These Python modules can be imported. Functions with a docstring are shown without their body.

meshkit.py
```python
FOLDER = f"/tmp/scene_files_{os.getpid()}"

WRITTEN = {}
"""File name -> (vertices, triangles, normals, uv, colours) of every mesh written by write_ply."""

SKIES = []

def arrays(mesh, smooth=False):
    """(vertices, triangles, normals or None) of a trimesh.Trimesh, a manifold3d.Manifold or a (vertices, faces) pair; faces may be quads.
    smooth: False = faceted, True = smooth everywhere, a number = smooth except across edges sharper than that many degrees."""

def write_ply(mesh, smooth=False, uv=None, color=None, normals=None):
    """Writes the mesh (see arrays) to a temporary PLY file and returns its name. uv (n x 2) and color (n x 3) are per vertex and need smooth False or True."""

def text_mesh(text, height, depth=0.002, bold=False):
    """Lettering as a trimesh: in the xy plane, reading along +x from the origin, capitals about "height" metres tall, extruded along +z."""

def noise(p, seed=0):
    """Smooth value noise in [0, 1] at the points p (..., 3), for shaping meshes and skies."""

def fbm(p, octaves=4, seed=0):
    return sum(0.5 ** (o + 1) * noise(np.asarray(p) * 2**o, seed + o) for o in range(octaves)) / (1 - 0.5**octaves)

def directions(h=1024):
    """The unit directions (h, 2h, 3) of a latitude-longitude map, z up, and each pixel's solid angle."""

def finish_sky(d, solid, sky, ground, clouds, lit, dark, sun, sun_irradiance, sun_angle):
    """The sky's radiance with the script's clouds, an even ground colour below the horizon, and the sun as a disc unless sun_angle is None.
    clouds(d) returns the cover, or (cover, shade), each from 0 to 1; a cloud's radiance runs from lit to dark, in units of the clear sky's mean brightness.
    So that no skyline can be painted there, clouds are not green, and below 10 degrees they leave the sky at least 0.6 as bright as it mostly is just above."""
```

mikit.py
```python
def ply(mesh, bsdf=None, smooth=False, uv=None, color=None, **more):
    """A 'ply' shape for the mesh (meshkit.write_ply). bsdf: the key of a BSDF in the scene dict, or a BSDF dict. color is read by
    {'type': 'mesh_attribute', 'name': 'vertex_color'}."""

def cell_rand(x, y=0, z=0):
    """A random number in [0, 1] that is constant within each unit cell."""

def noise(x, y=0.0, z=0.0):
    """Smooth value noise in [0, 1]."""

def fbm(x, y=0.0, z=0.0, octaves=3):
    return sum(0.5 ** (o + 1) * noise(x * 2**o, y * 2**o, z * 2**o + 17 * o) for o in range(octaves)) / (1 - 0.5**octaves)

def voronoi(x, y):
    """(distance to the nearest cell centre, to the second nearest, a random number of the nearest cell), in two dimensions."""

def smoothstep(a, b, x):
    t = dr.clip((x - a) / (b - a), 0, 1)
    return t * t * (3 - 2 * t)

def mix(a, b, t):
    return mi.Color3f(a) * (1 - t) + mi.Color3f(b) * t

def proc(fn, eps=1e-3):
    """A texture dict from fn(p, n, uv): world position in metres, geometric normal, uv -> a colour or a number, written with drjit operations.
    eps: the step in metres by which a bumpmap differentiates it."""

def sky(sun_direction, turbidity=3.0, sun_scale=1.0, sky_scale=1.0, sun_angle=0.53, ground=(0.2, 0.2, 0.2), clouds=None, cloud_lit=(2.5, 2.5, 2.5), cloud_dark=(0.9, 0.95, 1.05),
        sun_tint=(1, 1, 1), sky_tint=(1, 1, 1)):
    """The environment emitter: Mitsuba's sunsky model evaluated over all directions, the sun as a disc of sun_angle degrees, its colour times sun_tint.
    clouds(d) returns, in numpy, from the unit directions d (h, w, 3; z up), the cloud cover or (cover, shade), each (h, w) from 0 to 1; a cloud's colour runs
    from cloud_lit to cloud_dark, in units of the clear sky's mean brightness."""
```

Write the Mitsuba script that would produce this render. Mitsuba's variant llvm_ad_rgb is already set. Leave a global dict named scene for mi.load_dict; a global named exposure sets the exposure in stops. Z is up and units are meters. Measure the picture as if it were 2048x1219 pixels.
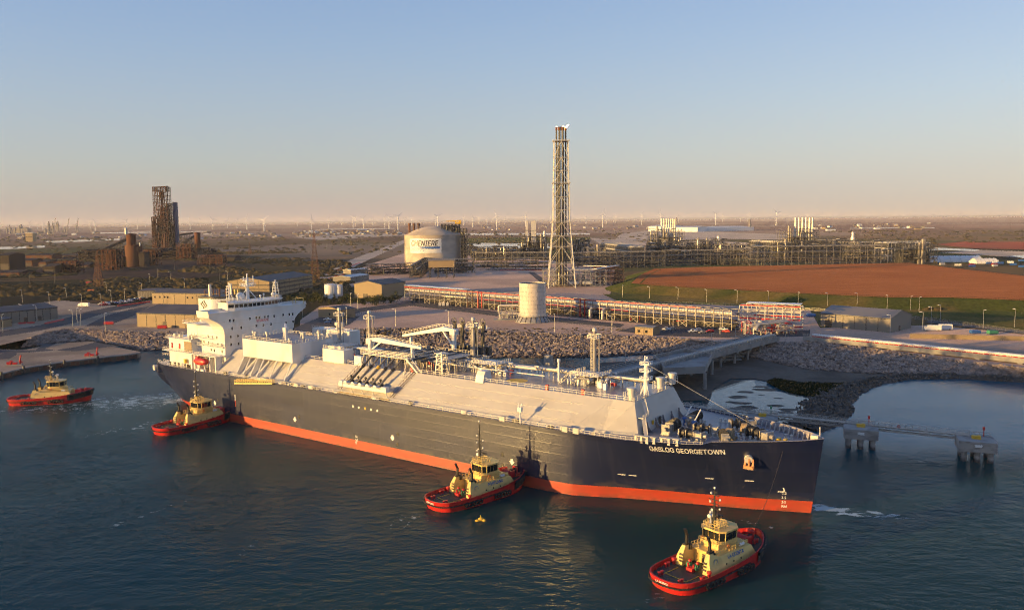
import math, random, numpy as np, trimesh, mitsuba as mi, mikit, meshkit, drjit as dr
from mikit import noise, fbm, smoothstep, mix, voronoi, cell_rand
import shapely
from shapely.geometry import Polygon, LineString, Point, MultiPolygon
T = mi.ScalarTransform4f
scene, labels = {}, {}

# ---------------------------------------------------------------- camera
FOC, CH = 1650.0, 74.5                     # focal length in pixels of a 2048 px wide frame, height over the water
_r, _p = math.atan(-0.0098), math.atan((609.5 - 439.0) / FOC)
_fw = np.array([0, math.cos(_p), -math.sin(_p)]); _rt = np.array([1.0, 0, 0]); _up = np.cross(_rt, _fw)
CR, CU = _rt * math.cos(_r) + _up * math.sin(_r), -_rt * math.sin(_r) + _up * math.cos(_r)
CC = np.array([0, 0, CH])
_m = np.eye(4); _m[:3, 0], _m[:3, 1], _m[:3, 2], _m[:3, 3] = -CR, CU, _fw, CC
scene['camera'] = {'type': 'perspective', 'fov': math.degrees(2 * math.atan(1024 / FOC)), 'fov_axis': 'x', 'to_world': T(_m),
                   'near_clip': 1.0, 'far_clip': 1e5, 'medium': {'type': 'ref', 'id': 'air'}}

# ---------------------------------------------------------------- light
SUN_AZ, SUN_EL = 205.5, 5.4               # low evening sun from behind the left shoulder
_a, _e = math.radians(SUN_AZ), math.radians(SUN_EL)
SUN = (math.cos(_a) * math.cos(_e), math.sin(_a) * math.cos(_e), math.sin(_e))


def veil(d):
    """Pinkish horizon haze painted in as thin cloud, thickening towards the horizon all the way round."""
    e = np.degrees(np.arcsin(np.clip(d[..., 2], 0, 1)))
    n = meshkit.fbm(np.stack([d[..., 0] * 2, d[..., 1] * 2, e * .25], -1), 3, 5)
    return 0.7 * np.exp(-e / 6.0) * (0.75 + 0.5 * n)


scene['sky_light'] = mikit.sky(SUN, turbidity=2.2, sky_tint=(0.84, 0.995, 1.50), sun_scale=1.55, sun_tint=(0.82, 1.08, 2.1), ground=(0.12, 0.11, 0.10), clouds=veil, cloud_lit=(1.66, 1.30, 1.32), cloud_dark=(1.45, 1.2, 1.25))
exposure = 3.15
scene['air'] = {'type': 'homogeneous', 'albedo': {'type': 'rgb', 'value': [0.97, 0.94, 0.95]}, 'sigma_t': 3.2e-5}


def G(px, py, z=0.0):
    """The point of the horizontal plane at height z that stands at this place of the survey photograph (2048 px wide)."""
    d = _fw * FOC + CR * (px - 1024) - CU * (py - 609.5)
    return CC + d * ((z - CH) / d[2])


def GD(px, Y, z=0.0):
    """The point at depth Y and height z in the vertical direction of column px (at the horizon)."""
    return np.array([(px - 1024) / FOC * Y, Y, z])


def HT(px, py, Y):
    """Height of what is seen at this pixel at depth Y."""
    d = _fw * FOC + CR * (px - 1024) - CU * (py - 609.5)
    return float((CC + d * (Y / d[1]))[2])


# ---------------------------------------------------------------- mesh helpers
class MB:
    def __init__(s): s.v, s.f, s.n = [], [], 0
    def add(s, v, f):
        v = np.asarray(v, float); f = np.asarray(f, int)
        if len(f) and f.shape[1] == 4: f = np.vstack([f[:, [0, 1, 2]], f[:, [0, 2, 3]]])
        s.v.append(v); s.f.append(f + s.n); s.n += len(v); return s
    def box(s, x0, x1, y0, y1, z0, z1):
        v = [[x, y, z] for x in (x0, x1) for y in (y0, y1) for z in (z0, z1)]
        return s.add(v, [[0, 1, 3, 2], [4, 6, 7, 5], [0, 4, 5, 1], [2, 3, 7, 6], [0, 2, 6, 4], [1, 5, 7, 3]])
    def cbox(s, x, y, z, lx, ly, lz): return s.box(x - lx / 2, x + lx / 2, y - ly / 2, y + ly / 2, z, z + lz)
    def hexa(s, lo, hi):
        """8 corners: 4 of the bottom counter-clockwise, 4 of the top."""
        return s.add(list(lo) + list(hi), [[3, 2, 1, 0], [4, 5, 6, 7], [0, 1, 5, 4], [1, 2, 6, 5], [2, 3, 7, 6], [3, 0, 4, 7]])
    def beam(s, p, q, w, h=None):
        p, q = np.asarray(p, float), np.asarray(q, float); h = w if h is None else h
        t = q - p; L = np.linalg.norm(t)
        if L < 1e-6: return s
        t /= L; a = np.cross(t, [0, 0, 1.0] if abs(t[2]) < 0.95 else [1.0, 0, 0]); a /= np.linalg.norm(a); b = np.cross(a, t)
        c = [-a * w / 2 - b * h / 2, a * w / 2 - b * h / 2, a * w / 2 + b * h / 2, -a * w / 2 + b * h / 2]
        return s.add([p + x for x in c] + [q + x for x in c], [[0, 1, 2, 3], [7, 6, 5, 4], [1, 0, 4, 5], [2, 1, 5, 6], [3, 2, 6, 7], [0, 3, 7, 4]])
    def rod(s, p, q, r, n=6, r2=None, cap=True):
        p, q = np.asarray(p, float), np.asarray(q, float); r2 = r if r2 is None else r2
        t = q - p; t /= np.linalg.norm(t) + 1e-12
        a = np.cross(t, [0, 0, 1.0] if abs(t[2]) < 0.95 else [1.0, 0, 0]); a /= np.linalg.norm(a); b = np.cross(t, a)
        an = np.arange(n) * 2 * math.pi / n; ring = np.cos(an)[:, None] * a + np.sin(an)[:, None] * b
        v = np.vstack([p + ring * r, q + ring * r2, [p], [q]]); i = np.arange(n); j = (i + 1) % n
        f = np.vstack([np.stack([i, j, j + n], 1), np.stack([i, j + n, i + n], 1)])
        if cap: f = np.vstack([f, np.stack([j, i, i * 0 + 2 * n], 1), np.stack([i + n, j + n, i * 0 + 2 * n + 1], 1)])
        return s.add(v, f)
    def path(s, pts, r, n=6):
        P = np.asarray(pts, float); t = np.gradient(P, axis=0); t /= np.linalg.norm(t, axis=1, keepdims=True) + 1e-12; V = []
        for p, d in zip(P, t):
            a = np.cross(d, [0, 0, 1.0] if abs(d[2]) < 0.95 else [1.0, 0, 0]); a /= np.linalg.norm(a); b = np.cross(d, a)
            if V and a @ last < 0: a, b = -a, -b
            last = a; V.append([p + r * (a * math.cos(q) + b * math.sin(q)) for q in np.arange(n) * 2 * math.pi / n])
        k = len(P); f = [[i * n + j, i * n + (j + 1) % n, (i + 1) * n + (j + 1) % n, (i + 1) * n + j] for i in range(k - 1) for j in range(n)]
        return s.add(np.array(V).reshape(-1, 3), f)
    def lathe(s, prof, n=24, c=(0, 0, 0), a0=0.0, a1=2 * math.pi):
        full = abs(a1 - a0 - 2 * math.pi) < 1e-6; k = n if full else n + 1
        an = a0 + (a1 - a0) * np.arange(k) / n; pr = np.asarray(prof, float)
        v = np.stack([np.stack([c[0] + r * np.cos(an), c[1] + r * np.sin(an), np.full(k, c[2] + z)], 1) for r, z in pr]).reshape(-1, 3)
        f = []
        for q in range(len(pr) - 1):
            for i in range(n):
                j = (i + 1) % k; f.append([q * k + i, q * k + j, (q + 1) * k + j, (q + 1) * k + i])
        return s.add(v, f)
    def prism(s, poly, z0, z1, axis=2):
        """A polygon extruded. axis 2: polygon in x,y; axis 0: polygon in y,z along x; axis 1: polygon in x,z along y."""
        P = poly if isinstance(poly, Polygon) else Polygon(poly)
        for g in getattr(P, 'geoms', [P]):
            m = trimesh.creation.extrude_polygon(shapely.geometry.polygon.orient(g), z1 - z0, engine='earcut')
            v = np.array(m.vertices); v[:, 2] += z0; f = np.array(m.faces)
            if axis == 0: v = v[:, [2, 0, 1]]
            if axis == 1: v = v[:, [0, 2, 1]]; f = f[:, ::-1]
            s.add(v, f)
        return s
    def sheet(s, poly, z=0.0):
        P = poly if isinstance(poly, (Polygon, MultiPolygon)) else Polygon(poly)
        if not P.is_valid: P = P.buffer(0)
        for g in getattr(P, 'geoms', [P]):
            v, f = trimesh.creation.triangulate_polygon(shapely.geometry.polygon.orient(g), engine='earcut')
            v = np.array(v); s.add(np.column_stack([v, np.full(len(v), z)]), f)
        return s
    def ball(s, c, r, sub=1, sc=(1, 1, 1)):
        m = trimesh.creation.icosphere(sub, 1.0); return s.add(np.array(m.vertices) * r * np.array(sc) + np.array(c), m.faces)
    def text(s, txt, h, o, ux, uy, depth=0.06, bold=True):
        m = meshkit.text_mesh(txt, h, depth, bold); v = np.array(m.vertices)
        ux, uy = np.asarray(ux, float), np.asarray(uy, float); un = np.cross(ux, uy); un /= np.linalg.norm(un)
        return s.add(np.asarray(o) + v[:, :1] * ux + v[:, 1:2] * uy + v[:, 2:] * un, m.faces)
    def mb(s, o, M=None):
        v, f = o.get(); return s.add(v if M is None else v @ M[:3, :3].T + M[:3, 3], f)
    def get(s): return np.vstack(s.v), np.vstack(s.f)


def rail(m, pts, h=1.1, sp=2.2, r=0.05, rails=2):
    pts = [np.asarray(p, float) for p in pts]
    for a, b in zip(pts[:-1], pts[1:]):
        L = np.linalg.norm(b - a); k = max(1, int(round(L / sp)))
        for i in range(k + 1):
            p = a + (b - a) * i / k; m.beam(p, p + [0, 0, h], 2 * r)
        for q in range(rails):
            z = np.array([0, 0, h * (q + 1) / rails]); m.beam(a + z, b + z, 2 * r)
    return m


def fr(o, az=0.0, right=True):
    """Frame: x along azimuth az (degrees), y to its left (or right), z up."""
    a = math.radians(az); M = np.eye(4)
    M[:3, 0] = [math.cos(a), math.sin(a), 0]; M[:3, 1] = [-math.sin(a), math.cos(a), 0]; M[:3, 3] = o
    if not right: M[:3, 1] *= -1
    return M


# ---------------------------------------------------------------- objects
def numbered(k):
    if k not in scene and k not in labels and not any(q in taken for q in (k,)): taken.add(k); return k
    i = count.get(k, 0)
    while True:
        i += 1; q = f'{k}_{i:03d}'
        if q not in taken: count[k] = i; taken.add(q); return q


taken, count = set(), {}


def thing(name, label, cat, group=None):
    k = numbered(name); labels[k] = {'label': label, 'category': cat}
    if group: labels[k]['group'] = group
    return k


def put(parent, name, mb, mat, M=None, smooth=False, label=None, kind=None, uv=None):
    """One entry of the scene; its key follows its parent's."""
    k = numbered(f'{parent}__{name}' if parent else name)
    v, f = mb.get() if isinstance(mb, MB) else (np.asarray(mb[0], float), np.asarray(mb[1], int))
    if f.shape[1] == 4: f = np.vstack([f[:, [0, 1, 2]], f[:, [0, 2, 3]]])
    if M is not None:
        v = v @ M[:3, :3].T + M[:3, 3]
        if np.linalg.det(M[:3, :3]) < 0: f = f[:, ::-1]
    tm = trimesh.Trimesh(v, f, process=False)
    if uv is None: tm.remove_unreferenced_vertices()
    scene[k] = mikit.ply(tm, mat, smooth=smooth, uv=uv)
    if label or kind:
        labels[k] = {}
        if label: labels[k]['label'] = label
        if kind: labels[k]['kind'] = kind
    return k


def put_at(parent, name, shape, M):
    """A further copy of a shape made by proto()."""
    k = numbered(f'{parent}__{name}' if parent else name); scene[k] = {**shape, 'to_world': T(M)}; return k


def proto(mb, mat, smooth=False):
    v, f = mb.get(); return mikit.ply(trimesh.Trimesh(v, f, process=False), mat, smooth=smooth)


def solo(name, mb, mat, label, cat, group=None, M=None, smooth=False):
    k = put(None, name, mb, mat, M, smooth); labels[k] = {'label': label, 'category': cat}
    if group: labels[k]['group'] = group
    return k


def struct(name, mb, mat, smooth=False, uv=None):
    k = put(None, name, mb, mat, smooth=smooth, uv=uv); labels[k] = {'kind': 'structure'}; return k


def stuff(name, mb, mat, label, cat, smooth=False):
    k = put(None, name, mb, mat, smooth=smooth); labels[k] = {'kind': 'stuff', 'label': label, 'category': cat}; return k


# ---------------------------------------------------------------- materials
def mat(name, rgb, rough=0.5, metal=0.0, spec=0.5, coat=0.0, bump=None, bscale=1.0, eps=0.02, eta=None, aniso=0):
    col = mikit.proc(rgb) if callable(rgb) else {'type': 'rgb', 'value': list(rgb)}
    b = {'type': 'principled', 'base_color': col, 'roughness': float(rough), 'metallic': float(metal), 'specular': float(spec)}
    if aniso: b['anisotropic'] = float(aniso)
    if eta: del b['specular']; b['eta'] = float(eta)
    if coat: b['clearcoat'] = float(coat); b['clearcoat_gloss'] = 0.8
    if bump: b = {'type': 'bumpmap', 'tex': mikit.proc(bump, eps=eps), 'scale': float(bscale), 'bsdf': b}
    scene[name] = {'type': 'twosided', 'bsdf': b} ; return name


def worn(rgb, rgb2, s=0.3, amt=0.6, zs=1.0):
    """A paint with weathering: a second colour in streaks and patches."""
    def fn(p, n, uv):
        t = smoothstep(0.42, 0.72, fbm(p.x * s, p.y * s, p.z * s * zs, 3))
        return mix(rgb, rgb2, t * amt)
    return fn


mat('white_paint', worn((0.66, 0.65, 0.63), (0.52, 0.48, 0.43), 0.25, 0.5, 0.4), 0.4)
mat('plain_white', (0.68, 0.675, 0.66), 0.45)
mat('cream_paint', worn((0.68, 0.49, 0.17), (0.52, 0.36, 0.13), 0.8, 0.6), 0.4)
mat('red_paint', worn((0.52, 0.025, 0.02), (0.33, 0.03, 0.025), 0.7, 0.7), 0.35)
mat('red_plain', (0.50, 0.03, 0.03), 0.4)
mat('black_rubber', (0.018, 0.018, 0.018), 0.8)
mat('black_paint', (0.02, 0.02, 0.022), 0.45)
mat('glass_dark', (0.015, 0.018, 0.02), 0.08, 0, 0.8)
mat('steel_grey', worn((0.36, 0.34, 0.32), (0.25, 0.21, 0.18), 0.6, 0.6), 0.45, 0.3)
mat('rack_steel', worn((0.19, 0.175, 0.165), (0.12, 0.10, 0.09), 0.3, 0.6), 0.5, 0.2)
mat('galvanised', (0.42, 0.40, 0.38), 0.4, 0.5)
mat('pale_steel', (0.55, 0.52, 0.48), 0.45, 0.2)
mat('dark_steel', (0.07, 0.065, 0.06), 0.5, 0.3)
mat('rust_steel', worn((0.16, 0.07, 0.04), (0.07, 0.04, 0.03), 0.05, 0.8), 0.8)
mat('pipe_bright', (0.68, 0.62, 0.54), 0.35, 0.3)
mat('concrete', worn((0.27, 0.255, 0.24), (0.19, 0.175, 0.165), 0.3, 0.7), 0.85)
mat('yellow_paint', (0.65, 0.40, 0.04), 0.45)
mat('orange_paint', (0.60, 0.16, 0.03), 0.5)
mat('blue_paint', (0.03, 0.10, 0.32), 0.4)
mat('green_paint', (0.05, 0.22, 0.12), 0.5)
mat('deck_grey', worn((0.24, 0.22, 0.24), (0.17, 0.155, 0.16), 0.15, 0.8), 0.35)
mat('tan_wall', worn((0.27, 0.195, 0.115), (0.22, 0.16, 0.10), 0.05, 0.6), 0.65)
mat('grey_wall', worn((0.21, 0.185, 0.155), (0.17, 0.15, 0.13), 0.05, 0.6), 0.65)
mat('dark_trim', (0.07, 0.055, 0.045), 0.6)
mat('brown_roof', worn((0.085, 0.07, 0.066), (0.06, 0.05, 0.048), 0.06, 0.8), 0.6)
mat('grey_roof', worn((0.15, 0.14, 0.14), (0.11, 0.105, 0.105), 0.06, 0.8), 0.45)
# ---------------------------------------------------------------- haze, water, land
LZ = 5.0                                  # height of the terminal ground over the water
_hz = MB().box(-34000, 34000, -7000, 33000, -4.0, 185.0)
scene['haze'] = {'type': 'cube', 'to_world': T().translate([0, 13000, 90.5]).scale([34000, 20000, 94.5]), 'bsdf': {'type': 'null'},
                 'interior': {'type': 'ref', 'id': 'air'}}
labels['haze'] = {'kind': 'stuff', 'label': 'thin evening haze over the plain', 'category': 'haze'}


# patches of wash: centre, half sizes, direction, strength (behind the tugs, under the stern, at the bow)
WASH = ((-150, 345, 70, 20, 20, .55), (-135, 300, 30, 9, 40, .4), (24, 153, 12, 6, 39, .3), (-28, 199, 12, 7, 42, .3), (82, 204, 8, 3.6, -25, 1.0), (88, 201.5, 11, 3.6, -18, .7), (58, 196, 12, 3, -30, .35), (-95, 205, 25, 2, 60, .3), (-62, 180, 30, 2, 75, .25))


def water_bump(p, n, uv):
    x, y = p.x, p.y
    wx, wy = x + 4 * noise(x * 0.05, y * 0.05), y + 4 * noise(x * 0.05, y * 0.05, 5)
    a = fbm(wx * 0.30, wy * 0.62, 0, 3) * 0.26
    b = fbm((wx + 0.4 * wy) * 1.3, (wy - 0.4 * wx) * 2.0, 3, 2) * 0.085
    c = noise(x * 0.06, y * 0.11, 9) * 0.25
    amp = 0.6 + 0.8 * smoothstep(0.3, 0.7, fbm(x * 0.012, y * 0.02, 4, 2))
    amp = amp * (1 - 0.72 * smoothstep(85, 130, x + 0.3 * (y - 250)) * smoothstep(235, 275, y))          # sheltered basin behind the dolphins
    return (a + b) * amp + c * dr.minimum(amp, 1)


def water_col(p, n, uv):
    t = fbm(p.x * 0.01, p.y * 0.016, 2, 3)
    base = mix((0.004, 0.030, 0.038), (0.012, 0.038, 0.036), smoothstep(0.35, 0.65, t))
    base = mix(base, (0.010, 0.070, 0.105), smoothstep(85, 130, p.x + 0.3 * (p.y - 250)) * smoothstep(235, 275, p.y))     # reflected sky painted into the basin as a bluer water colour
    # propeller wash: broken lines of foam drifting off the tugs and the ship
    w = noise(p.x * 0.05, p.y * 0.05, 7) * 14
    f = fbm((p.x + w) * 0.35, (p.y + w) * 1.1, 11, 4)
    zone = mi.Float(0)
    for cx, cy, rx, ry, az, k in WASH:
        ca, sa = math.cos(math.radians(az)), math.sin(math.radians(az)); u, v = (p.x - cx) * ca + (p.y - cy) * sa, (p.y - cy) * ca - (p.x - cx) * sa
        zone = dr.maximum(zone, k * dr.exp(-dr.square(u / rx) - dr.square(v / ry)))
    f2 = fbm((p.x + w) * 0.55, (p.y - w) * 0.7, 4, 4)
    foam = smoothstep(0.56, 0.74, dr.maximum(f, f2) * (0.60 + 0.78 * zone)) * smoothstep(0.05, 0.35, zone)
    return mix(base, (0.42, 0.46, 0.46), foam * 0.9)


mat('water_gloss', water_col, 0.10, bump=water_bump, eps=0.05, eta=1.27)
# wave slopes hide part of the surface at low angles: the open water shows more of its own colour than the sheltered basin does
scene['water_surface'] = {'type': 'blendbsdf', 'weight': mikit.proc(lambda p, n, uv: 0.50 - 0.31 * smoothstep(85, 130, p.x + 0.3 * (p.y - 250)) * smoothstep(235, 275, p.y)),
                          'first': {'type': 'ref', 'id': 'water_gloss'}, 'second': {'type': 'twosided', 'bsdf': {'type': 'diffuse', 'reflectance': mikit.proc(lambda p, n, uv: water_col(p, n, uv) * mi.Color3f(1.3, 1.5, 1.6))}}}
_w = np.array([[-9000, -6900, 0], [9000, -6900, 0], [9000, 1200, 0], [-9000, 1200, 0.0]])
struct('water', (_w, [[0, 1, 2, 3]]), 'water_surface', smooth=True, uv=_w[:, :2])


def plain_col(p, n, uv):
    x, y = p.x, p.y
    far = smoothstep(1500, 5000, y)
    a = fbm(x * 0.004, y * 0.0022, 0, 4)
    b = fbm(x * 0.0009, y * 0.0004, 5, 3)
    scrub = mix((0.036, 0.030, 0.015), (0.105, 0.072, 0.036), smoothstep(0.35, 0.68, a))
    scrub = mix(scrub, (0.055, 0.062, 0.022), smoothstep(0.5, 0.66, fbm(x * 0.006, y * 0.004, 9, 3)) * 0.8)
    field = mix((0.16, 0.095, 0.075), (0.25, 0.155, 0.12), smoothstep(0.3, 0.7, b))
    c = mix(scrub, field, far * 0.85)
    # shadow over the left land painted into the soil and plant colour, with ochre strips
    shaded_brush = mix((0.014, 0.013, 0.009), (0.034, 0.030, 0.014), smoothstep(0.4, 0.7, a)); strip = smoothstep(0.60, 0.68, fbm(x * 0.0025 + y * 0.0012, y * 0.012 - x * 0.0035, 4, 3))
    shaded_brush = mix(shaded_brush, (0.13, 0.075, 0.035), strip * 0.7)
    c = mix(c, shaded_brush, smoothstep(-60, -230, x + 0.12 * (y - 900)) * smoothstep(2100, 1500, y))
    bare = smoothstep(0.60, 0.70, fbm(x * 0.0016, y * 0.0009, 14, 3)) * smoothstep(1100, 2000, y)
    return mix(c, (0.25, 0.19, 0.155), bare * 0.55)


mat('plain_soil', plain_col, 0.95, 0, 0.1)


def PX(pts, z): return [tuple(G(x, y, z)[:2]) for x, y in pts]


# the shore: water's edge of the terminal, from the left to the right; land lies beyond it
SHORE = PX([(-500, 760), (-200, 712), (0, 690), (60, 677), (90, 665), (123, 658.5), (160, 658.5), (225, 661.5), (336, 664.5), (420, 668), (560, 669), (740, 656), (860, 657), (980, 662), (1109, 667), (1205, 670), (1334, 675),
            (1420, 683), (1490, 691), (1500, 691), (1560, 685), (1641, 685), (1771, 702), (1934, 724), (2048, 738), (2200, 761), (2700, 840)], LZ)
_land = Polygon(SHORE + [(33000, 300), (33000, 32500), (-33000, 32500), (-33000, 300)])
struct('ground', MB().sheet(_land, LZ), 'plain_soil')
SHORE_LINE = LineString(SHORE)
# ---------------------------------------------------------------- the gas carrier: x forward from the stern, y to starboard, z up from the water
STH = -0.623
SD = np.array([math.cos(STH), math.sin(STH), 0]); SN = np.array([math.sin(STH), -math.cos(STH), 0])
SO = G(1622, 1025, 0) - SD * 285.0
SF = np.eye(4); SF[:3, 0], SF[:3, 1], SF[:3, 3] = SD, SN, SO


def _pr(px, py): return _fw * FOC + CR * (px - 1024) - CU * (py - 609.5)
def onx(px, py, x):
    r = _pr(px, py); q = CC + r * (((SO + SD * x - CC) @ SD) / (r @ SD)) - SO; return np.array([x, q @ SN, q[2]])
def ony(px, py, y):
    r = _pr(px, py); q = CC + r * (((SO + SN * y - CC) @ SN) / (r @ SN)) - SO; return np.array([q @ SD, y, q[2]])
def onz(px, py, z):
    q = G(px, py, z) - SO; return np.array([q @ SD, q @ SN, z])
def c1(a, b): return 280 + a / 4.0625, 520 + b / 4.0625
def c2(a, b): return 640 + a / 4.0625, 600 + b / 4.0625
def c3(a, b): return 1000 + a / 4.0625, 620 + b / 4.0625
def c4(a, b): return 1240 + a / 3.4818, 700 + b / 3.4818


BD = ([19, 22, 26, 30, 34, 42, 228, 236, 244, 249, 258.5, 264, 270, 275.6, 281, 284, 285], [17.5, 18.6, 20, 21.2, 22.3, 23, 23, 22.9, 22.5, 21.4, 18.9, 16.2, 12.7, 9.3, 5.2, 1.9, 0.15])
BW = ([19, 26, 30, 34, 42, 50, 62, 75, 90, 220, 228, 234, 239.5, 247, 253, 259, 265, 271, 278, 283, 285], [0.4, 4, 8.2, 11, 15, 18, 21, 22.6, 23, 23, 22.1, 19.6, 16.9, 14.1, 11.9, 9.9, 7.9, 5.8, 2.9, 0.8, 0.12])
ZT = ([19, 25, 26, 240, 255, 262.5, 264.5, 285], [13.8, 14.0, 17.4, 17.7, 18.0, 18.1, 18.9, 19.6])
DKZ = 17.4


def hull_b(x, z):
    x, z = np.asarray(x, float), np.asarray(z, float)
    bw, bd, zt = np.interp(x, *BW), np.interp(x, *BD), np.interp(x, *ZT)
    t = np.clip(z / zt, 0, 1); e = np.where(x < 100, 0.42, 1.45)
    return bw + (bd - bw) * t ** e


def rake(x, z): return np.asarray(x, float) + np.clip(np.asarray(z, float) / 19.0, -0.1, 1.1) * 2.5 * np.clip((np.asarray(x, float) - 255) / 30, 0, 1) ** 2
def stern_x(x, z): return np.asarray(x, float) + np.clip((9 - np.asarray(z, float)) / 9, 0, 1.2) * 6.5 * np.clip((40 - np.asarray(x, float)) / 21, 0, 1)


def hull_bump(p, n, uv):
    u, v = uv.y, uv.x
    seam = smoothstep(0.90, 1.0, dr.abs((v / 2.7 - dr.floor(v / 2.7)) * 2 - 1)) * 0.012
    butt = smoothstep(0.975, 1.0, dr.abs((u / 12.0 - dr.floor(u / 12.0)) * 2 - 1)) * 0.010
    pil = dr.sin(u * 2.1) * dr.sin(v * 2.33) * 0.0035
    return seam * 1.0 + butt * 1.0 + pil * .6 + noise(u * 0.25, v * 0.5, 3) * 0.012 + noise(u * 0.02, v * 0.3, 8) * 0.05 + fbm(u * 0.7, v * 0.9, 1, 2) * 0.004


def hull_col(p, n, uv):
    u, v = uv.y, uv.x
    st = smoothstep(0.6, 0.85, fbm(u * 0.7, v * 0.07, 4, 3)) * 0.28
    c = mix((0.009, 0.013, 0.044), (0.030, 0.031, 0.054), st)
    pt = cell_rand(dr.floor(u / 12.0), dr.floor(v / 5.4), 3)
    c = c * (0.85 + 0.3 * pt)
    return mix(c, (0.10, 0.08, 0.065), smoothstep(5.5, 3.1, v) * smoothstep(0.35, 0.7, fbm(u * 0.4, v * 0.8, 9, 3)) * 0.35)


def boot_col(p, n, uv):
    u, v = uv.y, uv.x
    c = mix((0.42, 0.045, 0.022), (0.34, 0.06, 0.03), fbm(u * 0.3, v * 0.9, 2, 3))
    return mix(c, (0.11, 0.06, 0.04), smoothstep(1.3, 0.1, v) * smoothstep(0.3, 0.65, fbm(u * 0.6, v * 0.4, 6, 3)) * 0.55)


mat('hull_navy', hull_col, 0.30, 0, 0.6, bump=hull_bump, eps=0.05, eta=1.9)
mat('boot_red', boot_col, 0.40, 0, 0.5, bump=hull_bump, eps=0.05, eta=1.6)


def trunk_col(p, n, uv):
    return mix((0.45, 0.425, 0.395), (0.39, 0.36, 0.33), smoothstep(0.45, 0.75, fbm(p.x * 0.15, p.y * 0.15, p.z * 0.3, 3)) * 0.6)


mat('trunk_paint', trunk_col, 0.42)
mat('trunk_deck', worn((0.27, 0.235, 0.24), (0.20, 0.17, 0.17), 0.12, 0.8), 0.22)

mat('anchor_rust', worn((0.42, 0.17, 0.06), (0.30, 0.20, 0.13), 1.5, .8), .6)
ship = thing('gas_carrier', 'huge navy blue hulled gas tanker with red waterline and white superstructure', 'ship')


def sp(name, mb, m, smooth=False, label=None, under=None, kind=None): return put(under or ship, name, mb, m, SF, smooth, label, kind)


xs = np.unique(np.concatenate([np.arange(19, 60, 2.0), np.arange(60, 220, 8.0), np.arange(220, 285.1, 1.5), [25, 26, 262.5, 264.5, 285]]))


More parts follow.
